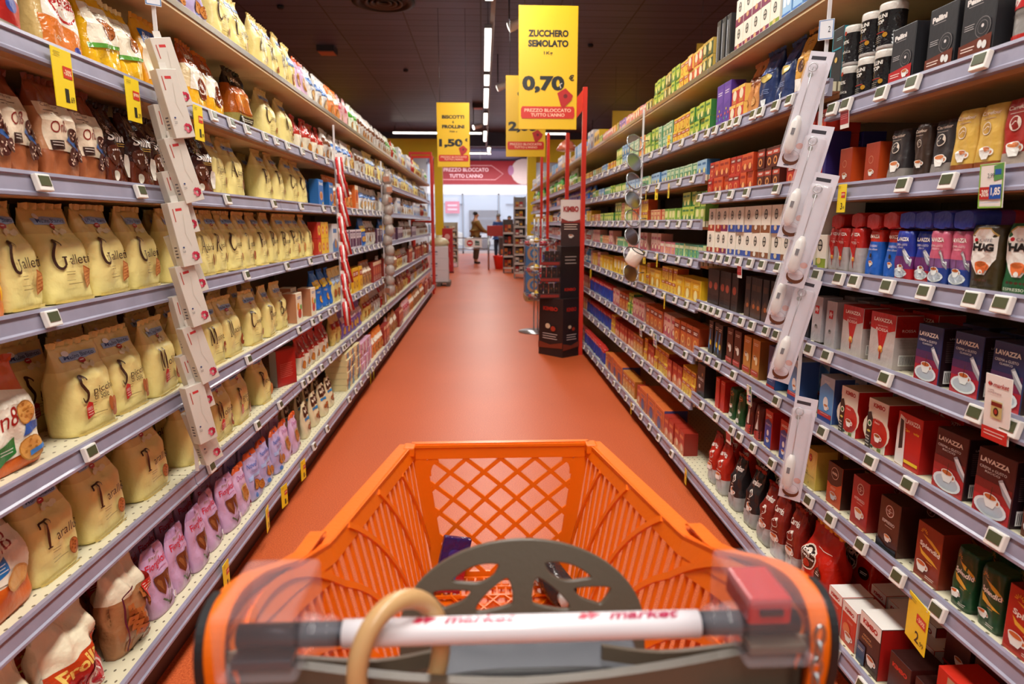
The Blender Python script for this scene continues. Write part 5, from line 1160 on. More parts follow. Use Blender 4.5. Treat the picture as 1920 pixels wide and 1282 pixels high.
# ordinal labels: each article told by its look and its place on its shelf
def label_items():
    rows_ = {}
    for it in ITEMS: rows_.setdefault((it[2], it[3], it[4], it[7]), []).append(it)
    for (side, b, sh, back), L_ in rows_.items():
        ys = sorted({round(i[5], 4) for i in L_}); n = len(LH if side == 'left' else rh(b))
        lay = {}
        for i in L_: lay.setdefault(round(i[5], 4), set()).add(i[6])
        place = 'on the top board' if sh == 0 else ('on the lowest shelf' if sh == n-1 else 'on the %s shelf down' % ordn(sh))
        bay = ('nearest' if b == 0 else ordn(b+1))+' '+side+' unit'
        for it in L_:
            o, t = it[0], it[1]; y = round(it[5], 4); k = ys.index(y)+1
            ls = sorted(lay[y]); lw = ''
            if len(ls) > 1:
                j = ls.index(it[6]); lw = ('bottom ' if j == 0 else 'top ' if j == len(ls)-1 else ordn(j+1)+'-layer ')
            d = t.desc.split(); 
            tail = '%s%s%s %s, %s' % ('rear ' if back else '', lw, ordn(k), place, bay)
            room = 16-len(tail.split())
            o['label'] = ' '.join(d[:max(2, room)]).rstrip(' ,')+', '+tail
            while o['label'].split(',')[0].split()[-1] in ('with', 'and', 'of', 'in'): o['label'] = o['label'].replace(' '+o['label'].split(',')[0].split()[-1]+',', ',', 1)
            o['category'] = t.cat
            o['group'] = '%ss %s of the %s' % (t.cat, place, bay)
label_items()

# ------------------------------------------------------------------ price labels on the rails
def make_tag():
    root = empty('shelf_price_label', (0, 0, 0))
    m = MB(); m.box(-.024, -.011, -.02, .024, .002, .019, ch=.002); m.build('case', M['white'], root)
    m = MB(); m.box(-.018, -.0125, -.009, .018, -.0105, .014); m.build('display', M['lcd'], root)
    return root
tag0 = make_tag(); tcount = {}
def price_label(side, b, sh, y):
    s = -1 if side == 'left' else 1
    n = len(LH if side == 'left' else rh(b)); z = (LH if side == 'left' else rh(b))[sh]
    fx = X_of(side, b, sh)
    c = copy_tree(tag0)
    c.matrix_world = Matrix.Translation((fx-s*.0075, y, z)) @ Matrix.Rotation(PI/2 if s < 0 else -PI/2, 4, 'Z') @ Matrix.Rotation(R(-14), 4, 'X')
    k = tcount[(side, b, sh)] = tcount.get((side, b, sh), 0)+1
    place = 'lowest rail' if sh == n-1 else '%s rail down' % ordn(sh)
    tag(c, 'small white electronic price label, %s along the %s, %s %s unit' % (ordn(k), place, 'nearest' if b == 0 else ordn(b+1), side), 'price label', 'price labels on the %s of the %s %s unit' % (place, 'nearest' if b == 0 else ordn(b+1), side))
def labs(side, sh, pxs, b0):
    for px in sorted(pxs, reverse=(side == 'right')):
        y = camY(px, X_of(side, b0, sh), (LH if side == 'left' else rh(b0))[sh]); b = bay_of(side, y)
        if b is not None: price_label(side, b, sh, y)
labs('left', 1, [394, 428, 458, 492, 513, 535, 563, 587, 610, 625], 1); labs('left', 2, [70, 256, 421, 509, 561, 604, 621], 0)
labs('left', 3, [87, 457, 534, 578, 608, 624], 0); labs('left', 4, [160, 461, 557, 583, 597, 615, 626], 0); labs('left', 5, [521, 478, 390, 565, 575, 587, 600, 616, 631, 641], 1); labs('left', 6, [585, 610, 652], 2)
labs('right', 1, [1849, 1720, 1661, 1594, 1568], 0); labs('right', 2, [1787, 1702, 1558], 0); labs('right', 3, [1890, 1833, 1743, 1672, 1610, 1580, 1538], 0)
labs('right', 4, [1840, 1905, 1668, 1557, 1524], 0); labs('right', 5, [1878, 1712, 1640, 1549], 0); labs('right', 6, [1767, 1692, 1622, 1564, 1523, 1497], 0); labs('right', 7, [1570, 1625], 0)
labs('right', 1, [1487, 1460, 1432, 1418, 1388, 1375, 1362, 1345, 1330], 1); labs('right', 2, [1462, 1405, 1375, 1350, 1316], 1)
labs('right', 3, [1465, 1435, 1412, 1390, 1370, 1354, 1340, 1328], 1); labs('right', 4, [1480, 1462, 1442, 1415, 1395, 1372, 1352, 1340, 1329, 1320], 1)
labs('right', 5, [1462, 1380, 1350, 1332, 1318], 1); labs('right', 6, [1453, 1417, 1392, 1377, 1347, 1320], 1)
for b in range(2, 5):
    for sh in range(1, 9):
        for k in range(5 if b < 4 else 4):
            if (b, sh, k) == (2, 2, 2): continue
            price_label('right', b, sh, RJ[b]+.12+k*(.23 if b < 4 else .28)+rnd.uniform(-.03, .03))
for b in range(3, 5):
    for sh in range(1, 7):
        for k in range(5): price_label('left', b, sh, LJ[b]+.1+k*.24+rnd.uniform(-.03, .03))
for o_ in list(tag0.children): bpy.data.objects.remove(o_)
bpy.data.objects.remove(tag0)

# yellow promotion cards hanging from the rails
def card(side, y, z, X, w, h, txt, label, rot=0.0, c='f4d820', pct=False, small=False):
    s = -1 if side == 'left' else 1
    mb = MB(); mb.box(-w/2, -.001, -h, w/2, .001, 0, c)
    P = Print(mb, lambda a, b, l: (a, -.001-l, b-h), w, h, 0, None, .0004)
    P.t(txt[0], .58, .22, .2 if len(txt[0]) == 1 else .32, .24, '1c1c14', bold=.02)
    if len(txt) > 1: P.t(txt[1], .82, .16, .22, .12, '1c1c14')
    P.p([(.48, .52), (.94, .52), (.94, .72), (.48, .72)], 'd03018'); P.t('-30%' if pct else 'promo', .71, .62, .38, .1, 'f8d8b0', bold=.03)
    P.lines(.08, .92, .4, 2, '8c7c20', .05, .012)
    o = mb.build('promotion_card', M['card']); tag(o, label, 'promotion card', 'yellow promotion cards on the rails')
    o.matrix_world = Matrix.Translation((X-s*.014, y, z)) @ Matrix.Rotation((PI/2 if s < 0 else -PI/2)+rot, 4, 'Z')
    return o
for px, t, pct, lb in ((105, ('1', ',69'), True, 'larger yellow promotion card on the upper left rail, marked 1,69'), (239, ('1', ',29'), False, 'yellow promotion card on the upper left rail, marked 1,29'), (364, ('1', ',99'), False, 'yellow promotion card half behind the hanging white boxes')):
    card('left', camY(px, LX, 1.77), LH[1]+.014, LX, .075, .135 if pct else .12, t, lb, pct=pct)
for k, px in enumerate((416, 495, 527, 563)):
    card('left', camY(px, LBX, .16), LH[6]+.01, LBX, .06, .105, ('1', ',49'), 'yellow promotion card on the lowest left rail, %s from the camera' % ordn(k+1), rot=R(rnd.uniform(-12, 12)))
for k, px in enumerate((691, 697)):
    card('left', camY(px, LBX, .16), LH[6]+.01, LBX, .06, .105, ('1', ',49'), 'far yellow promotion card on the lowest left rail, %s of the pair' % ('nearer' if k == 0 else 'farther'), rot=R(14))
card('right', 1.435, rh(0)[6]-.01, RX, .1, .125, ('2', ',99'), 'large yellow card on the nearest right unit, lower rail', rot=R(-10), pct=True)
card('right', camY(1588, RX, 1.5), rh(0)[2]+.02, RX, .045, .085, ('3', ',49'), 'narrow yellow promotion card marked 3 on the nearest right unit')
for k, (px, z_, nm) in enumerate(((1258, 1.90, 'third right unit, uppermost rail'), (1258, 1.62, 'third right unit, second rail, nearest of three'), (1235, 1.62, 'third right unit, second rail, middle of three'), (1215, 1.62, 'third right unit, second rail, farthest of three'), (1236, 1.2, 'third right unit, middle rail, nearer'), (1212, 1.2, 'third right unit, middle rail, farther'), (1250, .96, 'third right unit, lower rail'), (1110, .92, 'beside the red coffee bags far along'))):
    card('right', camY(px, RX, z_-.02), z_+.01, RX, .045, .085, ('1', ',99'), 'small yellow card, '+nm, rot=R(rnd.uniform(-20, 8)))
for px, z_, nm in ((1187, .13, 'on the lowest rail of the fourth right unit'), (1291, .13, 'on the lowest rail where two right units meet')):
    card('right', camY(px, RBX, z_), z_+.0, RBX, .045, .08, ('1', ',99'), 'small yellow card '+nm, rot=R(-8))
def tagcard(y, z, X, w, h, label, kind):
    mb = MB(); mb.box(-w/2, -.001, -h, w/2, .001, 0, 'f0ece6')
    P = Print(mb, lambda a, b, l: (a, -.001-l, b-h), w, h, 0, None, .0004)
    if kind == 'green':
        P.ln([(.03, .02), (.03, .98), (.97, .98), (.97, .02), (.03, .02)], .06, '8cc048'); P.p([(.62, .6), (.97, .64), (.97, .98), (.6, .94)], '5c9c58'); P.r(.66, .74, .9, .86, '2c60b0')
        P.t('2,99', .5, .72, .28, .12, '2c2c30'); P.r(.06, .2, .48, .48, 'c02c28'); P.t('-30%', .27, .34, .36, .16, 'f8ece0', bold=.03); P.r(.48, .2, .96, .52, '1c54b0'); P.t('1,85', .74, .36, .38, .2, 'f8f4f0', bold=.03); P.lines(.1, .12, .9, 1, '6c9cc8')
    elif kind == 'market':
        P.p([(.1, .86), (.16, .9), (.2, .86), (.16, .82)], 'c02c28'); P.p([(.2, .9), (.3, .86), (.2, .82)], '8c2c30'); P.t('market', .62, .86, .6, .07, 'b02c28', sh=.3, bold=.02); P.t('CAFFÈ', .25, .77, .22, .03, '8c3c38'); P.t('LONDINESE', .4, .73, .52, .03, '8c3c38')
        P.r(.3, .36, .72, .62, 'c8b878'); P.r(.3, .54, .72, .6, '7c2418'); P.e(.5, .46, .1, .13, '3a1c14'); P.e(.5, .46, .06, .08, 'b03428'); P.r(0, 0, 1, .2, 'c82824'); P.lines(.1, .13, .9, 2, 'f0c8c0', .05, .016)
    elif kind == 'red': P.r(0, .25, 1, 1, 'a82428'); P.lines(.1, .8, .9, 3, 'd88c8c', .12, .03)
    o = mb.build('shelf_talker_card', M['card']); tag(o, label, 'shelf card', 'shelf cards on the right units')
    o.matrix_world = Matrix.Translation((X-.016, y, z)) @ Matrix.Rotation(-PI/2, 4, 'Z') @ Matrix.Rotation(R(4), 4, 'X')
tagcard(camY(1868, RX, 1.47), rh(0)[2]+.03, RX, .068, .095, 'green-edged white card with red and blue price squares', 'green')
tagcard(camY(1882, RX, .95), rh(0)[4]+.105, RX-.012, .07, .145, 'white and red market card hanging before the dark blue coffee boxes', 'market')
tagcard(camY(1593, RX, 1.72), rh(0)[1]-.018, RX, .045, .05, 'dark red card under the price label by the black cans', 'red')
tagcard(camY(1393, RX, 1.2), rh(1)[3]-.018, RX, .045, .05, 'small dark red card under the white capsule boxes', 'red')
tagcard(camY(1411, RX, .71), rh(1)[5]-.0, RX, .045, .085, 'small white card hanging above the red coffee boxes of the second right unit', 'green')
tagcard(camY(1372, RX, .46), rh(1)[6]-.018, RX, .05, .05, 'small dark red card above the black coffee bags', 'red')
tagcard(camY(1205, RX, .7), rh(2)[6]+.01, RX, .06, .085, 'white card on the third right unit, farther of two', 'green')
tagcard(camY(1232, RX, .7), rh(2)[6]+.01, RX, .08, .085, 'white card on the third right unit, nearer of two', 'green')
# ------------------------------------------------------------------ hanging merchandise strips
def strip(x, y, z0, z1, label):
    mb = MB(); mb.box(-.006, -.0015, z0, .006, .0015, z1, 'e4e2e4'); o = mb.build('hanging_clip_strip', M['paint'])
    o.location = (x, y, 0); tag(o, label, 'clip strip', 'clip strips between shelving units'); return o
def holder(x, y, z, rz, label):
    mb = MB(); mb.box(-.022, -.002, -.03, .022, .002, .03, 'e4e8ee'); P = Print(mb, lambda a, b, l: (a, -.002-l, b-.03), .044, .06, 0, None, .0004); P.ln([(.05, .05), (.05, .95), (.95, .95), (.95, .05), (.05, .05)], .06, '3c78b8'); P.t('2', .7, .5, .16, .3, '3c3c48')
    o = mb.build('strip_price_holder', M['card']); o.location = (x, y, z); o.rotation_euler = (0, 0, rz); tag(o, label, 'price holder')
yS = 2.16
strip(LX+.02, yS, .55, 2.18, 'thin pale clip strip carrying the white boxes on the left'); holder(LX+.025, yS-.01, 2.08, R(35), 'small white price holder at the top of the left clip strip')
# flat white boxes, shingled
def wbox():
    mb = MB(); mb.box(-.034, 0, -.2, .034, .034, 0, 'd6cec2', ch=.0012)
    P = Print(mb, lambda a, b, l: (a, -l, b-.2), .068, .2, 0, None, .0003)
    P.r(.3, .86, .62, .9, 'c83c3c'); P.r(.15, .7, .2, .9, 'b85c50'); P.ln([(.62, .8), (.5, .5), (.66, .3)], .02, 'c8beb0')
    for k in range(9): P.e(.72+.13*cos(k*2.4), .14+.05*sin(k*2.4), .08, .07, ('c8344c', 'd86c7c', 'b02840')[k % 3], 8)
    P.e(.2, .3, .05, .04, '3c4474'); P.lines(.1, .24, .26, 2, '504c50', .02, .006)
    for sg in (-1, 1):
        Q = Print(mb, (lambda a, b, l, sg=sg: (sg*(.034+l), .017+sg*a, b-.2)), .034, .2, 0, None, .0003); Q.r(.1, .02, .9, .98, 'cfc4b4'); Q.lines(.3, .3, .7, 4, '5c5458', .05, .02)
    mb.add([(-.012, .011, 0), (.012, .011, 0), (.012, .011, .02), (-.012, .011, .02)], [(0, 1, 2, 3)], 'dcd6cc')
    return mb.mesh('flat_white_box', M['card'])
wm = wbox()
for k in range(13):
    z = 1.955-.098*k; odd = k % 2
    o = bpy.data.objects.new('flat_white_box', wm); col.objects.link(o)
    o.location = (LX+.045+.025*odd, yS-.03-.028*odd-.008*(k % 3), z); o.rotation_euler = (R(-4), R(-14+3*(k % 3)), R(56+4*(k % 2)))
    tag(o, 'flat white box with red fruit print on the left clip strip, %s from the top' % ordn(k+1), 'box', 'white boxes hanging on the left clip strip')
# red and white sticks farther along
y3 = LJ[3]+.02
strip(LX+.02, y3, .75, 2.05, 'thin clip strip carrying the red and white sticks')
mb = MB()
for q in range(3): mb.tube([(-.014+.014*q, 0, -.17), (-.014+.014*q, 0, -.02)], .0075, 6, c=('c82020', 'ece4e0', 'b81c1c')[q])
mb.box(-.024, -.003, -.03, .024, .003, 0, 'ece4e0'); rm = mb.mesh('red_stick_pack', M['gloss'])
for k in range(11):
    o = bpy.data.objects.new('red_stick_pack', rm); col.objects.link(o); o.location = (LX+.05, y3-.03, 1.86-.098*k); o.rotation_euler = (0, R(-14 if k % 2 else -4), R(40)); o.scale = (1.25, 1.25, 1.15)
    tag(o, 'red and white stick pack on the second left clip strip, %s from the top' % ordn(k+1), 'sweet pack', 'red stick packs on the second left clip strip')
y5 = LJ[5]-.3
strip(LX+.02, y5, .6, 2.0, 'thin clip strip with silvery packs on the left')
mb = MB(); mb.lathe([(.01, -.14), (.05, -.1), (.045, -.04), (.012, 0), (.03, .02)], 9, 'a89c94'); mb.add([(-.03, -.05, -.1), (.03, -.05, -.1), (.03, -.05, -.05), (-.03, -.05, -.05)], [(0, 1, 2, 3)], 'b07860'); sm = mb.mesh('silvery_pack', M['gloss'])
for k in range(12):
    o = bpy.data.objects.new('silvery_pack', sm); col.objects.link(o); o.location = (LX+.07+.01*(k % 2), y5-.02, 1.9-.1*k); o.rotation_euler = (0, R(6*(k % 3-1)), R(30*k))
    tag(o, 'silvery twisted pack on the third left clip strip, %s from the top' % ordn(k+1), 'sweet pack', 'silvery packs on the third left clip strip')
# right strip: blister cards with coffee whisks
yR = RJ[1]+.0
strip(RX-.02, yR, .45, 2.2, 'thin pale clip strip carrying the blister cards on the right'); holder(RX-.03, yR-.01, 2.0, R(-35), 'small white price holder at the top of the right clip strip')
def blister(label, x, y, z, rx, ry, rz, L=.36):
    o = empty('blister_card', (x, y, z), label=label, cat='blister card', group='whisk cards hanging on the right clip strip'); o.rotation_euler = (rx, ry, rz)
    mb = MB(); mb.box(-.036, 0, -L, .036, .0015, 0, 'd8d4de', ch=.0005)
    P = Print(mb, lambda a, b, l: (a, -l, b-L), .08, L, 0, None, .0003)
    P.r(.15, .93, .7, .96, '3c3840'); P.e(.5, .09, .34, .3, '6c3c24'); P.e(.5, .105, .3, .22, 'd8d4de'); P.e(.7, .2, .14, .12, 'd87850'); P.e(.3, .8, .1, .1, '5c6c4c'); P.r(.3, .02, .5, .03, '504c58')
    mb.build('backing_card', M['card'], o)
    mb = MB(); mb.tube([(-.012, -.012, -.05), (-.010, -.014, -L+.16)], .0016, 6, c='c8c8cc'); 
    mb.tube([(-.012+.013*cos(t*PI/4), -.012, -.05+.013*sin(t*PI/4)) for t in range(8)], .0022, 5, True, c='8c8c90'); mb.build('whisk', M['metal'], o)
    mb = MB(); mb.tube([(-.010, -.014, -L+.16), (-.010, -.018, -L+.14), (-.010, -.02, -L+.06), (-.010, -.014, -L+.045)], [.007, .016, .017, .008], 12, c='d8dadc'); h = mb.build('handle', M['white'], o)
    mb = MB(); mb.box(-.014, -.038, -L+.10, -.004, -.035, -L+.12, '2c2c30'); mb.build('switch', M['black'], h)
    mb = MB(); mb.box(-.034, -.04, -L+.04, .03, -.0018, -.035, ch=.01); mb.build('blister_dome', M['domes'], o)
for k in range(6):
    z = (1.93, 1.70, 1.55, 1.40, 1.22, .83)[k]
    blister('white blister card with milk whisk on the right clip strip, %s from the top' % ordn(k+1), RX-.045-.004*(k % 2), yR-.03-.046*(k % 3), z, R(-3), R(12 if k < 5 else 4), R(-38-4*(k % 2)))
# third strip: strainers and a cup
yC = camY(1182, RX-.1, 1.5)
strip(RX-.03, yC, 1.0, 2.15, 'thin clip strip carrying the steel strainers')
for k in range(8):
    z = 1.93-.125*k
    o = empty('tea_strainer', (RX-.09, yC-.03, z), label='round steel strainer with white rim on the clip strip, %s from the top' % ordn(k+1), cat='strainer', group='steel strainers on the third right clip strip'); o.rotation_euler = (R(68), R(10*(k % 3-1)), R(25))
    mb = MB(); mb.tube([(.06*cos(t*PI/12), .06*sin(t*PI/12), 0) for t in range(24)], .0045, 6, True); mb.build('rim', M['metal'], o)
    mb = MB(); mb.lathe([(.058, 0), (.05, -.018), (.03, -.032), (.006, -.037)], 20, 'a8a090'); mb.build('bowl', M['metal'] if k % 2 else M['clear'], o)
    mb = MB(); mb.tube([(.06, 0, 0), (.10, 0, .004), (.12, 0, 0)], .004, 6); mb.build('handle', M['metal'], o)
mb = MB(); mb.lathe([(.045, 0), (.05, .01), (.052, .1), (.045, .105), (.04, .1)], 24, 'e8dcd0', cols=['e8dcd0', 'e8dcd0', '2c2420', '2c2420'], M4=Matrix.Rotation(R(25), 4, 'Y') @ Matrix.Rotation(R(20), 4, 'X'))
o = mb.build('hanging_cup', M['gloss']); o.location = (RX-.12, yC-.15, 1.13); tag(o, 'white cup with dark rim hanging below the steel strainers', 'cup')

# ------------------------------------------------------------------ things standing farther down the aisle
# tall dark coffee stand
o = empty('coffee_display_stand', (.83, 6.85, 0), R(0), label='tall dark cardboard coffee stand with red wording', cat='display stand')
def prism(mb, pts, z0, z1, c, k=1.0, cx=0, cy=0):
    n = len(pts); vs = [(x, y, z0) for x, y in pts]+[(cx+(x-cx)*k, cy+(y-cy)*k, z1) for x, y in pts]
    mb.add(vs, [tuple(range(n))[::-1], tuple(range(n, 2*n))]+[(i, (i+1) % n, n+(i+1) % n, n+i) for i in range(n)], c)
foot = [(-.23, -.02), (0.0, -.28), (.19, -.14), (.19, .22), (-.14, .22)]
mb = MB(); prism(mb, foot, 0, .62, '2c1d1c', .97)
def face(mb, a, b, z0, hh): # printing field on a vertical face from a to b
    A, B = Vector(a), Vector(b); L_ = (B-A).length; d = (B-A)/L_; nn = Vector((d.y, -d.x))
    return Print(mb, lambda x, y, l: ((A+d*(x+L_/2)+nn*(l*4+.002)).x, (A+d*(x+L_/2)+nn*(l*4+.002)).y, z0+y), L_, hh, 0, None, .0008)
for a, b in (((-.23, -.02), (0, -.28)), ((0, -.28), (.19, -.14))):
    P = face(mb, a, b, 0, .62); P.p([(.0, .12), (1, .16), (1, .26), (.5, .2), (0, .24)], '7c3420'); P.t('KIMBO', .5, .82, .6, .07, 'b02818', bold=.05); P.e(.4, .52, .1, .08, 'd8c0a0'); P.e(.62, .48, .1, .08, 'a83820'); P.lines(.2, .38, .8, 3, 'd0c0b8', .04, .012)
mb.build('base', M['paint'], o)
mb = MB(); prism(mb, [(-.02, -.2), (.19, -.1), (.19, .2), (-.02, .2)], .6, 1.16, '241a1b'); P = face(mb, (-.02, -.2), (.19, -.1), .6, .56); P.t('KIMBO', .5, .2, .6, .06, 'b02818', bold=.05); P.lines(.2, .8, .8, 3, 'a89c98', .06, .02); mb.build('tower', M['paint'], o)
for k in range(3):
    mb = MB(); z = .62+.17*k; mb.box(-.26+.03*k, -.16, z, 0.0, .14, z+.02, '2c1d1c'); mb.box(-.26+.03*k, -.17, z, .0, -.155, z+.05, '3a2220'); P = Print(mb, lambda x, y, l, z=z: (-.13+x, -.172-l*4, z+y), .22, .05, 0, None, .0008); P.r(.05, .2, .95, .8, '8c2418')
    tr = mb.build('tray', M['paint'], o)
mb = MB(); mb.box(-.0, -.02, 1.16, .2, .02, 1.62, '3a1c18'); mb.box(-.005, -.025, 1.42, .205, .02, 1.64, 'e8e0dc'); P = Print(mb, lambda x, y, l: (.1+x, -.026-l*4, 1.16+y), .2, .48, 0, None, .0008); P.t('KIMBO', .5, .8, .8, .12, 'a81c18', bold=.05); P.p([(0, .5), (1, .5), (1, .58), (.5, .52), (0, .6)], '8c2c20'); P.lines(.15, .46, .85, 3, 'e0c8b8', .05, .016); P.cup(.5, .2, .12, 'e8e0d8', 'b86430'); mb.build('header_board', M['paint'], o)
kb = MB(); kb.box(-.022, 0, 0, .022, .04, .13, '2a1614', ch=.002); P = Print(kb, lambda x, y, l: (x, -l*3, y), .044, .13, 0, None, .0006); P.r(.1, .02, .9, .2, 'c83020'); P.e(.5, .6, .2, .25, '6c4a3c'); km = kb.mesh('coffee_brick', M['foil'])
for k in range(3):
    for q in range(4):
        c = bpy.data.objects.new('coffee_brick', km); col.objects.link(c); c.location = (.83-.22+.03*k+.055*q, 6.85-.13, .642+.17*k)
        tag(c, 'dark coffee brick on the cardboard stand, %s in its %s tray' % (ordn(q+1), ('lowest', 'middle', 'upper')[k]), 'coffee pack', 'coffee bricks on the cardboard stand')
# wire stand with round baskets
o = empty('wire_basket_stand', (.68, 8.25, 0), label='thin metal stand with three round wire baskets', cat='display stand')
mb = MB(); mb.lathe([(.22, 0), (.22, .012), (.02, .02)], 28, '8c8c90'); mb.build('base_disc', M['metal'], o)
for dx in (-.02, .03, .08):
    mb = MB(); mb.tube([(dx, 0, .01), (dx, 0, 1.45)], .008, 8); mb.build('pole', M['metal'], o)
for z, r in ((1.10, .23), (.76, .2), (.42, .17)):
    mb = MB()
    for rr_, zz in ((r, .09), (r*.86, .045), (r*.5, 0)): mb.tube([(rr_*cos(t*PI/12)+.03, rr_*sin(t*PI/12), z+zz) for t in range(24)], .004, 5, True)
    for t in range(16):
        a = t*PI/8; mb.tube([(.03+r*cos(a), r*sin(a), z+.09), (.03+r*.86*cos(a), r*.86*sin(a), z+.045), (.03+r*.5*cos(a), r*.5*sin(a), z), (.03, 0, z)], .0025, 4)
    mb.build('wire_basket', M['metal'], o)
rp = random.Random(3)
sw = MB(); sw.lathe([(.005, -.05), (.03, -.03), (.032, .0), (.03, .03), (.005, .05)], 10, 'b83848'); swm = [sw.mesh('sweet_packet', M['gloss'])]
sw = MB(); sw.lathe([(.005, -.05), (.03, -.03), (.032, .0), (.03, .03), (.005, .05)], 10, 'e0d8c8'); swm.append(sw.mesh('sweet_packet', M['gloss']))
sw = MB(); sw.lathe([(.005, -.05), (.03, -.03), (.032, .0), (.03, .03), (.005, .05)], 10, 'e8c040'); swm.append(sw.mesh('sweet_packet', M['gloss']))
for z, r in ((1.10, .16), (.76, .13), (.42, .1)):
    for k in range(7):
        a = k*2*PI/7; q = r*(.9 if k % 2 else .55); c = bpy.data.objects.new('sweet_packet', swm[k % 3]); col.objects.link(c); c.location = (.71+q*cos(a), 8.25+q*sin(a), z+.045+.02*(k % 3)); c.rotation_euler = (R(90), 0, a*2)
        tag(c, '%s packet in the %s basket of the wire stand, %s anticlockwise' % (('red', 'pale', 'yellow')[k % 3], {1.10: 'upper', .76: 'middle', .42: 'lowest'}[z], ordn(k+1)), 'sweet pack', '%s packets in the wire stand, %s basket' % (('red', 'pale', 'yellow')[k % 3], {1.10: 'upper', .76: 'middle', .42: 'lowest'}[z]))
# blue and tan pallet box
o = empty('pallet_display_box', (.91, 11.9, 0), label='blue cardboard pallet box with tan curls', cat='display box')
mb = MB(); mb.box(-.13, -.3, .1, .13, .3, 1.05, '4c84bc', ch=.004)
for S_ in (lambda x, y, l: (x*.72, -.3-l*4, .1+y), lambda x, y, l: (-.13-l*4, -x, .1+y)):
    P = Print(mb, S_, .36, .95, 0, None, .001)
    for cy in (.2, .5, .8):
        P.e(.5, cy, .42, .36, 'c8a078'); P.e(.56, cy, .3, .24, '4c84bc'); P.e(.6, cy, .16, .13, 'd8b48c')
mb.build('printed_carton', M['paint'], o)
mb = MB(); mb.box(-.14, -.31, 0, .14, .31, .02, 'b08c5c'); [mb.box(-.14+.1*k, -.31, .02, -.08+.1*k, .31, .1, 'a8824f') for k in range(3)]; mb.build('pallet', M['paint'], o)
mb = MB(); mb.box(-.12, -.28, 1.05, .12, .28, 1.08, 'c8c8d0'); mb.lathe([(.12, 0), (.11, .06), (.08, .1)], 12, 'd8dce4', M4=Matrix.Translation((0, 0, 1.07))); mb.build('film_cover', M['gloss'], o)
# red posts of the promotion frames
for i, (x, y, h) in enumerate(((1.062, 6.75, 2.74), (1.062, 8.05, 2.47), (1.062, 10.4, 2.78), (1.062, 11.5, 2.6))):
    o = empty('red_display_post', (x-.02, y, 0), label='tall red post before the right shelving, %s from the camera' % ordn(i+1), cat='display post', group='red display posts on the right')
    mb = MB(); mb.box(-.022, -.022, 0, .022, .022, h); mb.build('post', M['redpaint'], o)
    if i == 0:
        mb = MB(); n = 2; mb.add([(-.02, -.004, h-.02), (-.13, -.004, h-.16), (-.13, -.004, h-.36), (-.02, -.004, h-.22), (-.02, .004, h-.02), (-.13, .004, h-.16), (-.13, .004, h-.36), (-.02, .004, h-.22)], [(0, 1, 2, 3), (7, 6, 5, 4), (0, 4, 5, 1), (1, 5, 6, 2), (2, 6, 7, 3), (3, 7, 4, 0)], 'd8381c'); mb.add([(-.09, -.006, h-.16), (-.13, -.006, h-.21), (-.13, -.006, h-.30), (-.09, -.006, h-.25)], [(0, 1, 2, 3)], 'f0dcd0'); mb.build('pennant', M['paint'], o)
for i, y in enumerate((12.9, 13.6)):
    o = empty('red_end_frame', (LX+.03-.03*i, y, 0), label='slim red frame at the end of the left shelving, %s one' % ('nearer' if i == 0 else 'farther'), cat='display frame', group='red frames at the end of the left shelving')
    for xx in (-.02, -.42):
        mb = MB(); mb.box(xx, -.02, 0, xx+.04, .02, 2.75); mb.build('post', M['redpaint'], o)
    for zz in (.06, 1.4, 2.7):
        mb = MB(); mb.box(-.4, -.015, zz, .0, .015, zz+.05); mb.build('cross_bar', M['redpaint'], o)
# hanging round mirror lamp by the red post
o = empty('round_hanging_lamp', (1.35, 10.5, 2.55), label='round reddish hanging lamp beyond the first red post', cat='ceiling light')
mb = MB(); mb.lathe([(.03, .15), (.1, .1), (.17, 0), (.16, -.02)], 24, 'c86c50'); mb.build('shade', M['gloss'], o)
mb = MB(); mb.lathe([(.13, -.005), (.11, -.03)], 20, 'f0c8b0'); mb.build('lens', M['gloss'], o)
mb = MB(); mb.tube([(0, 0, .14), (0, 0, 2.05)], .005, 5); mb.build('cord', M['dkmetal'], o)
# stacked white cartons with a bag on top, left end
for k in range(3):
    mb = MB(); mb.box(-.2, -.25, 0, .2, .25, .26, 'd8d4d8', ch=.004); P = Print(mb, lambda x, y, l: (x, -.25-l*4, y), .4, .26, 0, None, .001); P.r(.05, .5, .4, .6, '5c5c70'); P.lines(.05, .3, .4, 1, '8c8c9c', .1, .05)
    c = mb.build('white_carton', M['paint']); c.location = (-.98, 14.7, .1+.262*k); c.rotation_euler = (0, 0, R(1.5*k)); tag(c, 'white carton on the pallet at the end of the left shelving, %s of three' % ('bottom', 'middle', 'top')[k], 'carton', 'white cartons stacked by the left shelving')
mb = MB(); mb.box(-.24, -.3, .07, .24, .3, .1, '6c6058')
for k in range(3): mb.box(-.24+.2*k, -.3, 0, -.16+.2*k, .3, .07, '5c5048')
c = mb.build('grey_pallet', M['paint']); c.location = (-.98, 14.7, 0); tag(c, 'dark pallet under the stacked white cartons', 'pallet')
mb = MB(); mb.lathe([(.2, 0), (.23, .06), (.2, .13), (.12, .17), (.06, .19), (.08, .24)], 14, 'd0c098'); c = mb.build('cloth_sack', M['foil']); c.location = (-.98, 14.7, .89); tag(c, 'pale sack lying on the top white carton', 'sack')
o = empty('red_floor_stand', (-1.0, 18.4, 0), label='narrow red floor stand before the yellow column', cat='display stand')
mb = MB(); prism(mb, [(-.14, -.12), (.16, -.12), (.16, .2), (-.14, .2)], 0, 1.25, 'b81c20', .95); P = Print(mb, lambda x, y, l: (x+.01, -.12-l*4, y), .26, 1.2, 0, None, .002); P.e(.5, .85, .3, .3, 'e0a8a0'); P.ln([(.2, .6), (.5, .7), (.8, .5)], .06, 'd87c78'); P.ln([(.2, .3), (.5, .42), (.8, .2)], .06, 'd87c78'); mb.build('body', M['paint'], o)
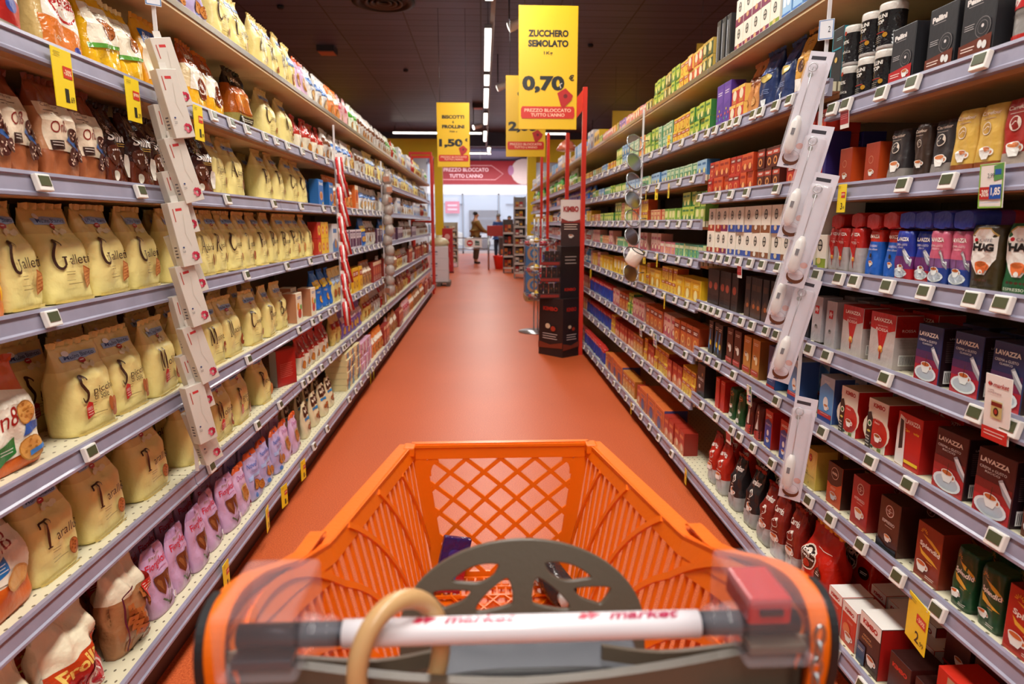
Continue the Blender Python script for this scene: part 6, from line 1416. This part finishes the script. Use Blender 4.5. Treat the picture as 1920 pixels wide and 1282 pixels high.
mb = MB(); mb.box(-.15, -.13, 0, .17, .22, .05, '701418'); mb.build('foot', M['paint'], o)
# racks by the tills
def rack(x, y, w, d, h, n, label, name='magazine_rack', c='8c8480', goods=('b83c3c', 'e4dcd0', '5c4c4c', 'd8a040')):
    o = empty(name, (x, y, 0), label=label, cat='rack')
    for a in (-w/2, w/2-.03):
        mb = MB(); mb.box(a, 0, 0, a+.03, d, h, c); mb.build('side_frame', M['paint'], o)
    mb = MB(); mb.box(-w/2, d-.02, .1, w/2, d, h, c); mb.build('back_panel', M['paint'], o)
    for k in range(n):
        z = .12+k*(h-.2)/n; mb = MB(); mb.box(-w/2, 0, z, w/2, d, z+.02, 'a89c94'); mb.box(-w/2, -.01, z, w/2, .0, z+.05, 'c8c0b8'); mb.build('shelf', M['paint'], o)
        q = int((w-.06)/.1)
        for j in range(q):
            mb = MB(); hh = (h-.2)/n*.72; mb.box(-w/2+.035+.1*j, .05, 0, -w/2+.12+.1*j, .09, hh, goods[(j+k) % len(goods)]); mb.box(-w/2+.045+.1*j, .045, hh*.3, -w/2+.11+.1*j, .05, hh*.6, goods[(j+k+1) % len(goods)])
            c_ = mb.build('magazine', M['gloss']); c_.location = (x, y, z+.02); tag(c_, 'magazine, %s on tier %s up, %s' % (ordn(j+1), ordn(k+1), label.split(',')[0]), 'magazine', 'magazines on the '+label.split(',')[0])
    return o
rack(.95, 16.4, .30, .4, 2.05, 8, 'tall grey magazine rack, farther down on the right')
rack(.72, 18.2, .28, .4, 1.5, 4, 'low dark rack, left of the tall magazine rack', c='4c3c38', goods=('a83020', 'c86c2c', '3c2c2c'))
rack(-1.05, 20.9, .5, .35, 1.42, 6, 'cream rack of small goods behind the red floor stand', c='c8beac', goods=('ece4d8', 'c86c50', '8c94a8', 'e0c89c'))
# till barrier with stop sign, and red basket
o = empty('till_barrier', (-.2, 19.9, 0), label='steel barrier at the tills with a red stop roundel', cat='barrier')
for x in (-.93, .38):
    mb = MB(); mb.tube([(x, 0, 0), (x, 0, 1.02)], .03, 10); mb.build('post', M['metal'], o)
for z in (.62, .95):
    mb = MB(); mb.tube([(-.93, 0, z), (.38, 0, z)], .015, 8); mb.build('bar', M['metal'], o)
mb = MB(); mb.box(-.35, -.04, .66, .18, -.02, .93, 'ece8e4'); P = Print(mb, lambda x, y, l: (-.085+x, -.04-l*4, .66+y), .53, .27, 0, None, .001); P.e(.3, .5, .18, .18, 'c83030'); P.r(.2, .42, .4, .58, 'f0ece8'); P.p([(.6, .2), (.85, .2), (.85, .7), (.6, .8)], '3c5c50'); P.lines(.62, .4, .82, 2, 'e8ece8', .2, .05); mb.build('notice_board', M['card'], o)
mb = MB(); mb.lathe([(.15, 0), (.17, .02), (.225, .36), (.24, .4), (.235, .41), (.215, .4), (.16, .04)], 4*6, 'd8281c'); o = mb.build('red_bucket', M['gloss']); o.location = (.55, 19.9, 0); tag(o, 'red plastic basket on the floor by the tills', 'basket')
# till counter
o = empty('till_counter', (.9, 21.2, 0), label='dark till counter with orange panel behind the racks', cat='counter')
mb = MB(); mb.box(-.35, 0, 0, .9, .8, .92, '4c3834', ch=.005); mb.build('body', M['paint'], o)
mb = MB(); mb.box(-.38, -.03, .92, .93, .83, .97, '8c8890', ch=.004); mb.build('counter_top', M['paint'], o)
mb = MB(); mb.box(-.3, -.02, .4, .2, 0, .55, 'd86c2c'); mb.build('front_panel', M['paint'], o)
mb = MB(); mb.box(-.2, .1, 0, .5, .5, .35, 'b02c24', ch=.01); c = mb.build('stacked_baskets', M['gloss']); c.location = (.35, 21.3, .97); tag(c, 'red baskets stacked on the till counter', 'basket')

# ------------------------------------------------------------------ people at the tills
def person(name_label, x, y, rz, s, jacket, trousers, haircol, arms, pose_lean=0.0):
    root = empty('person', (x, y, 0), rz, label=name_label, cat='person')
    def skin_mesh(nm, verts, edges, rad, m, parent=root, sub=2):
        me = bpy.data.meshes.new(nm); me.from_pydata([Vector(v)*s for v in verts], edges, [])
        ob = bpy.data.objects.new(nm, me); col.objects.link(ob)
        md = ob.modifiers.new('s', 'SKIN'); md.use_smooth_shade = True
        for v, r in zip(me.skin_vertices[0].data, rad): v.radius = (r[0]*s, r[1]*s) if isinstance(r, tuple) else (r*s, r*s)
        me.skin_vertices[0].data[0].use_root = True
        sd = ob.modifiers.new('d', 'SUBSURF'); sd.levels = sub; sd.render_levels = sub
        me.materials.append(m); ob.parent = parent; return ob
    Lh, Rh = arms   # each: elbow, wrist
    V = [(0, 0, .95), (0, -.01, 1.12), (0, 0, 1.32), (0, 0, 1.45), (0, .01, 1.54), (0, .03, 1.63), (0, .02, 1.70),
         (-.17, 0, 1.40), Lh[0], Lh[1], (.17, 0, 1.40), Rh[0], Rh[1],
         (-.1, 0, .88), (-.11, .03, .5), (-.12, 0, .09), (-.12, .1, .04), (.1, 0, .88), (.11, .03, .5), (.12, -.03, .09), (.12, .07, .04)]
    E = [(0, 1), (1, 2), (2, 3), (3, 4), (4, 5), (5, 6), (3, 7), (7, 8), (8, 9), (3, 10), (10, 11), (11, 12), (0, 13), (13, 14), (14, 15), (15, 16), (0, 17), (17, 18), (18, 19), (19, 20)]
    Rr = [(.16, .11), (.14, .1), (.16, .11), (.09, .08), (.05, .055), (.075, .09), (.065, .075), .06, .045, .03, .06, .045, .03, .085, .06, .042, .035, .085, .06, .042, .035]
    b = skin_mesh('body', V, E, Rr, M['skin'])
    jm = mat('jacket_cloth', jacket, .8, bump=.2); tm = mat('trouser_cloth', trousers, .85, bump=.2)
    g = 1.18
    skin_mesh('jacket', [V[0], V[1], V[2], V[3], V[7], V[8], (V[8][0]*.15+V[9][0]*.85, V[8][1]*.15+V[9][1]*.85, V[8][2]*.15+V[9][2]*.85), V[10], V[11], (V[11][0]*.15+V[12][0]*.85, V[11][1]*.15+V[12][1]*.85, V[11][2]*.15+V[12][2]*.85), (0, 0, .78)],
              [(0, 1), (1, 2), (2, 3), (3, 4), (4, 5), (5, 6), (3, 7), (7, 8), (8, 9), (0, 10)], [(.21, .15), (.18, .14), (.2, .15), (.12, .11), .09, .07, .05, .09, .07, .05, (.22, .16)], jm)
    skin_mesh('trousers', [V[0], V[13], V[14], (V[15][0], V[15][1], .13), V[17], V[18], (V[19][0], V[19][1], .13)], [(0, 1), (1, 2), (2, 3), (0, 4), (4, 5), (5, 6)], [(.15, .12), .11, .08, .065, .11, .08, .065], tm)
    for q in (15, 19):
        a = V[q]; skin_mesh('shoe', [(a[0], a[1]-.03, .045), (a[0], a[1]+.06, .045), (a[0], a[1]+.15, .035)], [(0, 1), (1, 2)], [.045, .045, .035], M['black'])
    skin_mesh('hair', [(0, -.02, 1.62), (0, 0, 1.70), (0, .01, 1.755)], [(0, 1), (1, 2)], [(.085, .08), (.095, .1), (.05, .06)], mat('hair_tone', haircol, .8, bump=.6, bscale=90))
    for sx in (-.028, .028):
        mb = MB(); mb.lathe([(.009, -.004), (.009, .004), (.003, .006)], 8, '201814', M4=Matrix.Translation((sx*s, .115*s, 1.655*s)) @ Matrix.Rotation(R(-90), 4, 'X')); mb.build('eye', M['paint'], root)
    mb = MB(); mb.lathe([(.006, 0), (.016, -.03), (.004, -.045)], 8, 'b88464', M4=Matrix.Translation((0, .115*s, 1.64*s))); mb.build('nose', M['skin'], root)
    # hands: palm and five fingers
    for w_, el in ((9, 8), (12, 11)):
        p = Vector(V[w_]); d = (p-Vector(V[el])).normalized(); up = Vector((0, 0, 1)); sd = d.cross(up).normalized()
        vv = [p-d*.02, p+d*.04]; ee = [(0, 1)]; rr = [.028, .03]
        for k in range(4):
            o1 = p+d*.075+sd*(.011*(k-1.5)*1.4); o2 = o1+d*(.04-.006*abs(k-1))-up*.012; vv += [o1, o2]; n_ = len(vv); ee += [(1, n_-2), (n_-2, n_-1)]; rr += [.009, .008]
        o1 = p+d*.03+sd*.035-up*.01; vv += [o1, o1+d*.035]; n_ = len(vv); ee += [(1, n_-2), (n_-2, n_-1)]; rr += [.011, .009]
        skin_mesh('hand', [tuple(v) for v in vv], ee, rr, M['skin'], sub=1)
    return root
person('person in a brown coat with dark hair leaning to the barrier by the tills', -.24, 22.6, R(-70), 1.02, '8c6a34', '4c3a2a', '241a14',
       (((-.2, .18, 1.15), (-.12, .42, 1.05)), ((.22, .16, 1.15), (.18, .42, 1.02))))
person('person in a blue jacket with grey hair near the shop window', .62, 25.2, R(35), 1.0, '3c5c9c', '2c3448', '8c8880',
       (((-.24, .02, 1.12), (-.26, .12, .92)), ((.24, .04, 1.12), (.2, .26, 1.0))))
person('person in a dark coat behind the till, right of the blue jacket', 1.0, 24.2, R(170), .95, '34303c', '24242c', '5c5048',
       (((-.24, .02, 1.12), (-.2, .22, 1.0)), ((.24, .04, 1.12), (.2, .24, 1.0))))
# ------------------------------------------------------------------ the shopping trolley
CX = .036
cart = empty('shopping_trolley', (CX, .0, 0), label='orange plastic shopping trolley with white handle sleeve', cat='shopping trolley')
def rimw(y): # half width of the basket rim
    t = (1.345-y)/(1.345-.91)
    return .194+.078*min(1, t)+(.014*min(1, (.91-y)/.15) if y < .91 else 0)
def rimz(y):
    if y >= .91: return .92
    t = (.91-y)/(.91-.62); t = min(1, t); return .92+.09*t
def botw(y): return .150+.062*(1.345-y)/.8
def botz(y): return .60-.05*(1.345-y)/.8
def SP(sg, y, t, out=0.0):   # side wall, t = 0 rim, 1 floor
    return Vector((sg*(rimw(y)*(1-t)+botw(y)*t+out), y-.0*t, rimz(y)*(1-t)+botz(y)*t))
ys = [1.345-.02*k for k in range(40)]
for sg in (-1, 1):
    nrm = Vector((-sg, 0, .3))
    mb = MB()
    # rim: an outward lip over a deep band
    top = [SP(sg, y, 0, .012) for y in ys if y > .56]
    mb.sweep(top, lambda i: (0, 0, 1), .03, .007)
    mb.sweep([SP(sg, y, .035) for y in ys if y > .56], lambda i: nrm, .032, .005)
    mb.sweep([SP(sg, y, .1) for y in ys if .56 < y < .90], lambda i: nrm, .03, .005)
    mb.box(*sorted((sg*.186, sg*.210))[:1], 1.315, .905, max(sg*.186, sg*.210), 1.35, .926, ch=.003)
    mb.build('side_rim', M['orange'], cart)
    mb = MB()
    # thin upright ribs, and flat bands in wide arcs round the rear lower corner
    y = 1.325
    while y > .57:
        mb.sweep([SP(sg, max(.56, y-.02*j/5), j/5, .001) for j in range(6)], lambda i: nrm, .0045, .006); y -= .027
    for r_ in (.11, .20, .29, .38, .47, .56, .65, .74):
        seg = []
        for j in range(61):
            q = PI*j/60; yy_ = .70+r_*cos(q); tt = 1.12-r_*sin(q)/.34
            if .56 <= yy_ <= 1.34 and 0 <= tt <= 1.0: seg.append(SP(sg, yy_, tt, -.003))
            else:
                if len(seg) > 2: mb.sweep(seg, lambda i: nrm, .015 if r_ < .3 else .0105, .005)
                seg = []
        if len(seg) > 2: mb.sweep(seg, lambda i: nrm, .015 if r_ < .3 else .0105, .005)
    mb.sweep([SP(sg, y_, 1) for y_ in ys if y_ > .56], lambda i: nrm, .02, .006)
    mb.build('side_lattice', M['orange'], cart)
    # the ear that carries the handle
    prof = smooth_closed([(.93, .930), (.82, .950), (.72, .992), (.66, 1.018), (.60, 1.034), (.565, 1.028), (.548, 1.0), (.55, .95), (.57, .87), (.62, .80), (.72, .82), (.84, .88)], 5)
    mb = MB(); n = len(prof); x0, x1 = sg*.288, sg*.302
    vs = [(x0, p.x, p.y) for p in prof]+[(x1, p.x, p.y) for p in prof]
    mb.add(vs, [tuple(range(n)), tuple(range(2*n-1, n-1, -1))]+[(i, (i+1) % n, n+(i+1) % n, n+i) for i in range(n)])
    ring_ = [Vector((sg*.292, p.x, p.y)) for p in prof]
    mb.sweep(ring_[0:44], lambda i: Vector((0, ring_[i].y-.70, (ring_[i].z-.90)*1.6)), .022, .005)
    mb.build('side_ear', M['orange'], cart, True)
    mb = MB(); mb.sweep([Vector((sg*.304, p.x-.002, p.y)) for p in prof[20:46]], lambda i: (-sg, 0, 0), .006, .008); mb.build('edge_bumper', M['black'], cart)
# front panel with a diamond lattice
def FP(u, v): # u -1..1, v 0 top 1 bottom
    return Vector((u*(.196*(1-v)+.150*v), 1.345+.012*v, .92*(1-v)+.60*v))
fn_ = lambda i: (0, -1, 0)
mb = MB()
mb.sweep([FP(u, 0)+Vector((0, .0, -.012)) for u in (-1, -.5, 0, .5, 1)], fn_, .036, .006); mb.sweep([FP(u, 0)+Vector((0, .006, 0)) for u in (-1, -.5, 0, .5, 1)], lambda i: (0, 0, 1), .026, .006)
mb.build('front_rim', M['orange'], cart)
mb = MB()
for sg in (-1, 1): mb.sweep([FP(sg*.93, v) for v in (0, .25, .5, .75, 1)], fn_, .03, .006)
mb.sweep([FP(u, 1) for u in (-1, 0, 1)], fn_, .024, .006)
for sg in (-1, 1):   # rounded inner corners
    mb.sweep([FP(sg*(.86-.14*(1-cos(t*PI/8))), .1+.12*(1-sin(t*PI/8)) ) for t in range(5)], fn_, .012, .006)
K = 4.35; 
for sg in (-1, 1):
    for k in range(-7, 9):
        pts = []
        for j in range(31):
            v = .06+.94*j/30; u = k*.4+.0+sg*(v-.5)*2.0+.0
            if abs(u) <= .92: pts.append(FP(u, v))
        if len(pts) > 2: mb.sweep(pts, fn_, .0085, .005)
mb.build('front_lattice', M['orange'], cart)
# floor of the basket
mb = MB()
def BP(u, y): return Vector((u*botw(y), y, botz(y)))
for k in range(-8, 9):
    for sg in (-1, 1):
        pts = [BP(k*.25+sg*(y-.95)*5.2, y) for y in [1.28-.02*j for j in range(36)] if abs(k*.25+sg*(y-.95)*5.2) <= 1]
        if len(pts) > 1: mb.sweep(pts, lambda i: (0, 0, 1), .004, .006)
for y in (1.345, 1.31, 1.28, 1.08, .85, .6): mb.sweep([BP(-1, y), BP(0, y), BP(1, y)], lambda i: (0, 0, 1), .006, .006)
for k in range(-7, 8): mb.sweep([BP(k*.13, 1.345), BP(k*.13, 1.31)], lambda i: (0, 0, 1), .004, .005); mb.sweep([BP(k*.13+.06, 1.31), BP(k*.13+.06, 1.28)], lambda i: (0, 0, 1), .004, .005)
mb.add([tuple(BP(-1, 1.34)-Vector((0, 0, .012))), tuple(BP(1, 1.34)-Vector((0, 0, .012))), tuple(BP(1, .58)-Vector((0, 0, .012))), tuple(BP(-1, .58)-Vector((0, 0, .012)))], [(0, 1, 2, 3)])
mb.build('basket_floor', M['orange'], cart)
# handle
hy, hz = .558, 1.014
mb = MB(); mb.tube([(-.27, hy, hz), (-.2, hy, hz), (.2, hy, hz), (.27, hy, hz)], .0115, 18, mi=0); hd = mb.build('handle_tube', M['dkmetal'], cart)
mb = MB(); mb.tube([(-.172+.344*k/8, hy, hz) for k in range(9)], .0130, 28, c='e2dce2')
def HS(x, y, l):
    a = R(38)+(y/.0130)  # wraps over the top of the bar
    return (x, hy-cos(a)*(.0130+l), hz+sin(a)*(.0130+l))
for cx in (-.26, .20):
    P = Print(mb, HS, .344, .02, 0, .006, .0003)
    P.p([(cx+.45, .35), (cx+.47, .75), (cx+.49, .5), (cx+.47, .3)], 'c8304c'); P.p([(cx+.485, .8), (cx+.52, .55), (cx+.485, .25), (cx+.50, .55)], 'b8284c')
    P.t('market', cx+.64, .5, .2, .5, 'b02850', sh=.3, bold=.03)
mb.build('handle_sleeve', mat('white_sleeve_plastic', rough=.3, attr=True, coat=.4, var=.02), hd)
for sg in (-1, 1):
    mb = MB(); mb.tube([(sg*x, hy, hz) for x in (.176, .185, .192, .2, .209)], [.013, .0185, .016, .0195, .02], 20); mb.build('clear_collar', M['clear'], hd)
    mb = MB(); x0, x1 = sorted((sg*.208, sg*.284)); mb.box(x0, .525, .985, x1, .63, 1.055, ch=.006); bl = mb.build('clear_housing', M['clear'], cart)
    mb = MB(); mb.box(x0+.01, .54, .990, x1-.01, .60, 1.0, ch=.002); mb.build('housing_plate', M['dkmetal'] if sg < 0 else M['taupe'], bl)
# coin lock
mb = MB(); mb.box(.214, .54, 1.022, .256, .60, 1.05, ch=.003); lk = mb.build('coin_lock', M['redglass'], cart)
mb = MB(); mb.box(.224, .536, 1.034, .246, .5398, 1.039); mb.build('coin_slot', M['dkmetal'], lk)
ch_ = MB()
for k in range(13):
    c0 = Vector((.272, .518, 1.025-.0165*k)); A = []
    for t in range(12):
        a = t*PI/6; v = Vector((.0045*cos(a), 0, .0105*sin(a)))
        if k % 2: v = Vector((0, v.x, v.z))
        A.append(c0+v)
    ch_.tube(A, .0018, 6, True)
ch_.build('lock_chain', M['metal'], cart)
# child-seat back: a half disc with openings
def DP(x, v): return Vector((x+.0, .715+.30*v, .905+.95*v))
out = [(.15*cos(t*PI/36), .0+.103*sin(t*PI/36)) for t in range(37)]+[(-.15, -.055), (.15, -.055)]
def hole(pts, mir=False): 
    q = [((cx-835)*1.68e-4*(-1 if mir else 1), (680-cy)*1.55e-4+.012) for cx, cy in pts]; return smooth_closed([(a, b) for a, b in q], 4)
hs = []
for pts in ([(310, 395), (420, 305), (540, 266), (650, 268), (664, 300), (620, 375), (520, 425), (400, 420)], [(485, 600), (570, 490), (690, 392), (738, 392), (765, 480), (768, 570), (740, 602), (600, 638), (500, 645)], [(165, 490), (250, 462), (430, 468), (455, 500), (400, 560), (300, 600), (240, 605)]):
    hs.append(hole(pts)); hs.append(hole(pts, True))
cu = bpy.data.curves.new('c', 'CURVE'); cu.dimensions = '2D'; cu.fill_mode = 'BOTH'; cu.extrude = .004; cu.bevel_depth = .0015; cu.bevel_resolution = 1
for P_ in [out]+hs:
    sp = cu.splines.new('POLY'); sp.points.add(len(P_)-1)
    for q, p in zip(sp.points, P_): q.co = (p[0], p[1], 0, 1)
    sp.use_cyclic_u = True
tmp = bpy.data.objects.new('c', cu); me = bpy.data.meshes.new_from_object(tmp); bpy.data.objects.remove(tmp)
me.materials.clear(); me.materials.append(M['taupe']); me.name = 'seat_back'
sb = bpy.data.objects.new('child_seat_back', me); col.objects.link(sb); sb.parent = cart; sb.location = (.010, .718, .908); sb.rotation_euler = (R(72), 0, 0)
# rear panel below the handle with curved upper edge, and the folded seat flap
mb = MB(); N = 20
def topz(x): return .955+.03*(abs(x)/.28)**1.6
vs = []
for k in range(N+1):
    x = -.285+.57*k/N; yb = .578-.012*cos(x/.285*PI/2)
    vs += [(x, yb, topz(x)), (x, yb-.012, topz(x)), (x, yb-.014, .86), (x, yb, .86)]
mb.add(vs, [f for k in range(N) for f in ((4*k, 4*k+4, 4*k+5, 4*k+1), (4*k+1, 4*k+5, 4*k+6, 4*k+2), (4*k+2, 4*k+6, 4*k+7, 4*k+3), (4*k+3, 4*k+7, 4*k+4, 4*k))]+[(0, 1, 2, 3), tuple(4*N+q for q in (3, 2, 1, 0))])
mb.build('rear_frame', M['taupe'], cart, True)
for sg in (-1, 1):
    mb = MB(); x0, x1 = sorted((sg*.19, sg*.288)); mb.box(x0, .53, .70, x1, .545, .93, ch=.004); mb.build('rear_leg_plate', M['taupe'], cart)
    mb = MB(); pts = [(sg*.29, .56, .99), (sg*.22, .575, .97), (sg*.15, .60, .945), (sg*.09, .62, .94)]; mb.sweep(smooth_open(pts, 4), lambda i: (0, -1, .3), .014, .01); mb.build('seat_arm', M['taupe'], cart)
mb = MB(); mb.box(-.1, .595, .915, .135, .665, .925, ch=.003); mb.build('clear_tray', mat('grey_clear_tray', '4c4e56', .5, .1, bump=.1, bscale=30), cart)
mb = MB(); mb.tube(smooth_open([(-.12, .585, .93), (-.05, .58, .945), (.02, .578, .948), (.08, .58, .945), (.15, .585, .93)], 4), .006, 8); mb.build('seat_hinge_bar', M['black'], cart)
# chassis and castors, under the basket
for sg in (-1, 1):
    mb = MB(); mb.tube(smooth_open([(sg*.24, .56, .86), (sg*.235, .60, .5), (sg*.22, .66, .2), (sg*.2, .8, .16), (sg*.15, 1.3, .16)], 5), .014, 10); mb.build('chassis_tube', M['dkmetal'], cart)
    mb = MB(); mb.tube([(sg*.14, 1.25, .16), (sg*.14, 1.27, .57)], .012, 8); mb.build('front_strut', M['dkmetal'], cart)
    for yy, xx in ((.64, .22), (1.27, .15)):
        mb = MB(); mb.tube([(sg*xx-.014, yy, .06), (sg*xx+.014, yy, .06)], .06, 20); wh = mb.build('castor_wheel', M['black'], cart)
        mb = MB(); mb.box(sg*xx-.02, yy-.02, .05, sg*xx-.016, yy+.02, .15); mb.box(sg*xx+.016, yy-.02, .05, sg*xx+.02, yy+.02, .15); mb.box(sg*xx-.02, yy-.02, .13, sg*xx+.02, yy+.02, .16); mb.build('castor_fork', M['metal'], wh)
# ring hooked on the handle
mb = MB(); n_ = 40
Rm = Matrix.Rotation(R(42), 4, 'Z') @ Matrix.Rotation(R(-6), 4, 'Y')
c0 = Vector((-.117, .55, .988)); pts = [c0+(Rm @ Vector((.048*cos(2*PI*k/n_), 0, .064*sin(2*PI*k/n_)))) for k in range(n_)]
mb.tube(pts, .0095, 14, True); o = mb.build('plastic_ring', M['beige']); o.location = (CX, 0, 0); tag(o, 'beige plastic ring hooked over the white trolley handle', 'ring')
# goods in the basket
def rest(mb, name, m, loc, rot, label, cat):
    o = mb.build(name, m); o.location = loc; o.rotation_euler = rot; o.scale = (.62,)*3 if name != 'dark_jar' else (1, 1, 1); tag(o, label, cat); return o
mb = MB(); mb.box(-.05, 0, 0, .05, .025, .2, '2c1c5c', ch=.004); P = Print(mb, lambda x, y, l: (x, -l*2, y), .1, .2, 0, None, .0004); P.r(0, 0, 1, .45, 'a8202c'); P.e(.5, .3, .2, .2, '3c60b0'); P.e(.5, .7, .25, .2, '3c2c80'); P.ln([(.2, .1), (.5, .3), (.8, .2)], .05, 'c8a8c8')
rest(mb, 'snack_packet', M['gloss'], (-.085, 1.29, .600), (R(-4), R(14), R(12)), 'purple and red packet leaning in the trolley corner', 'packet')
mb = MB(); mb.tube([(0, 0, .0), (0, 0, .01), (0, 0, .1), (0, 0, .11)], [.028, .033, .033, .028], 18, c='2c2a2c'); mb.tube([(0, 0, .11), (0, 0, .13)], .02, 14, c='c8c8c4')
rest(mb, 'dark_jar', M['gloss'], (.13, 1.325, .64), (R(96), 0, R(20)), 'dark jar with pale lid lying in the trolley', 'jar')
mb = MB(); mb.box(-.03, 0, 0, .03, .004, .12, 'd8d4cc'); rest(mb, 'pale_card', M['card'], (.085, 1.31, .605), (R(-62), 0, R(-15)), 'pale card lying beside the dark jar in the trolley', 'card')
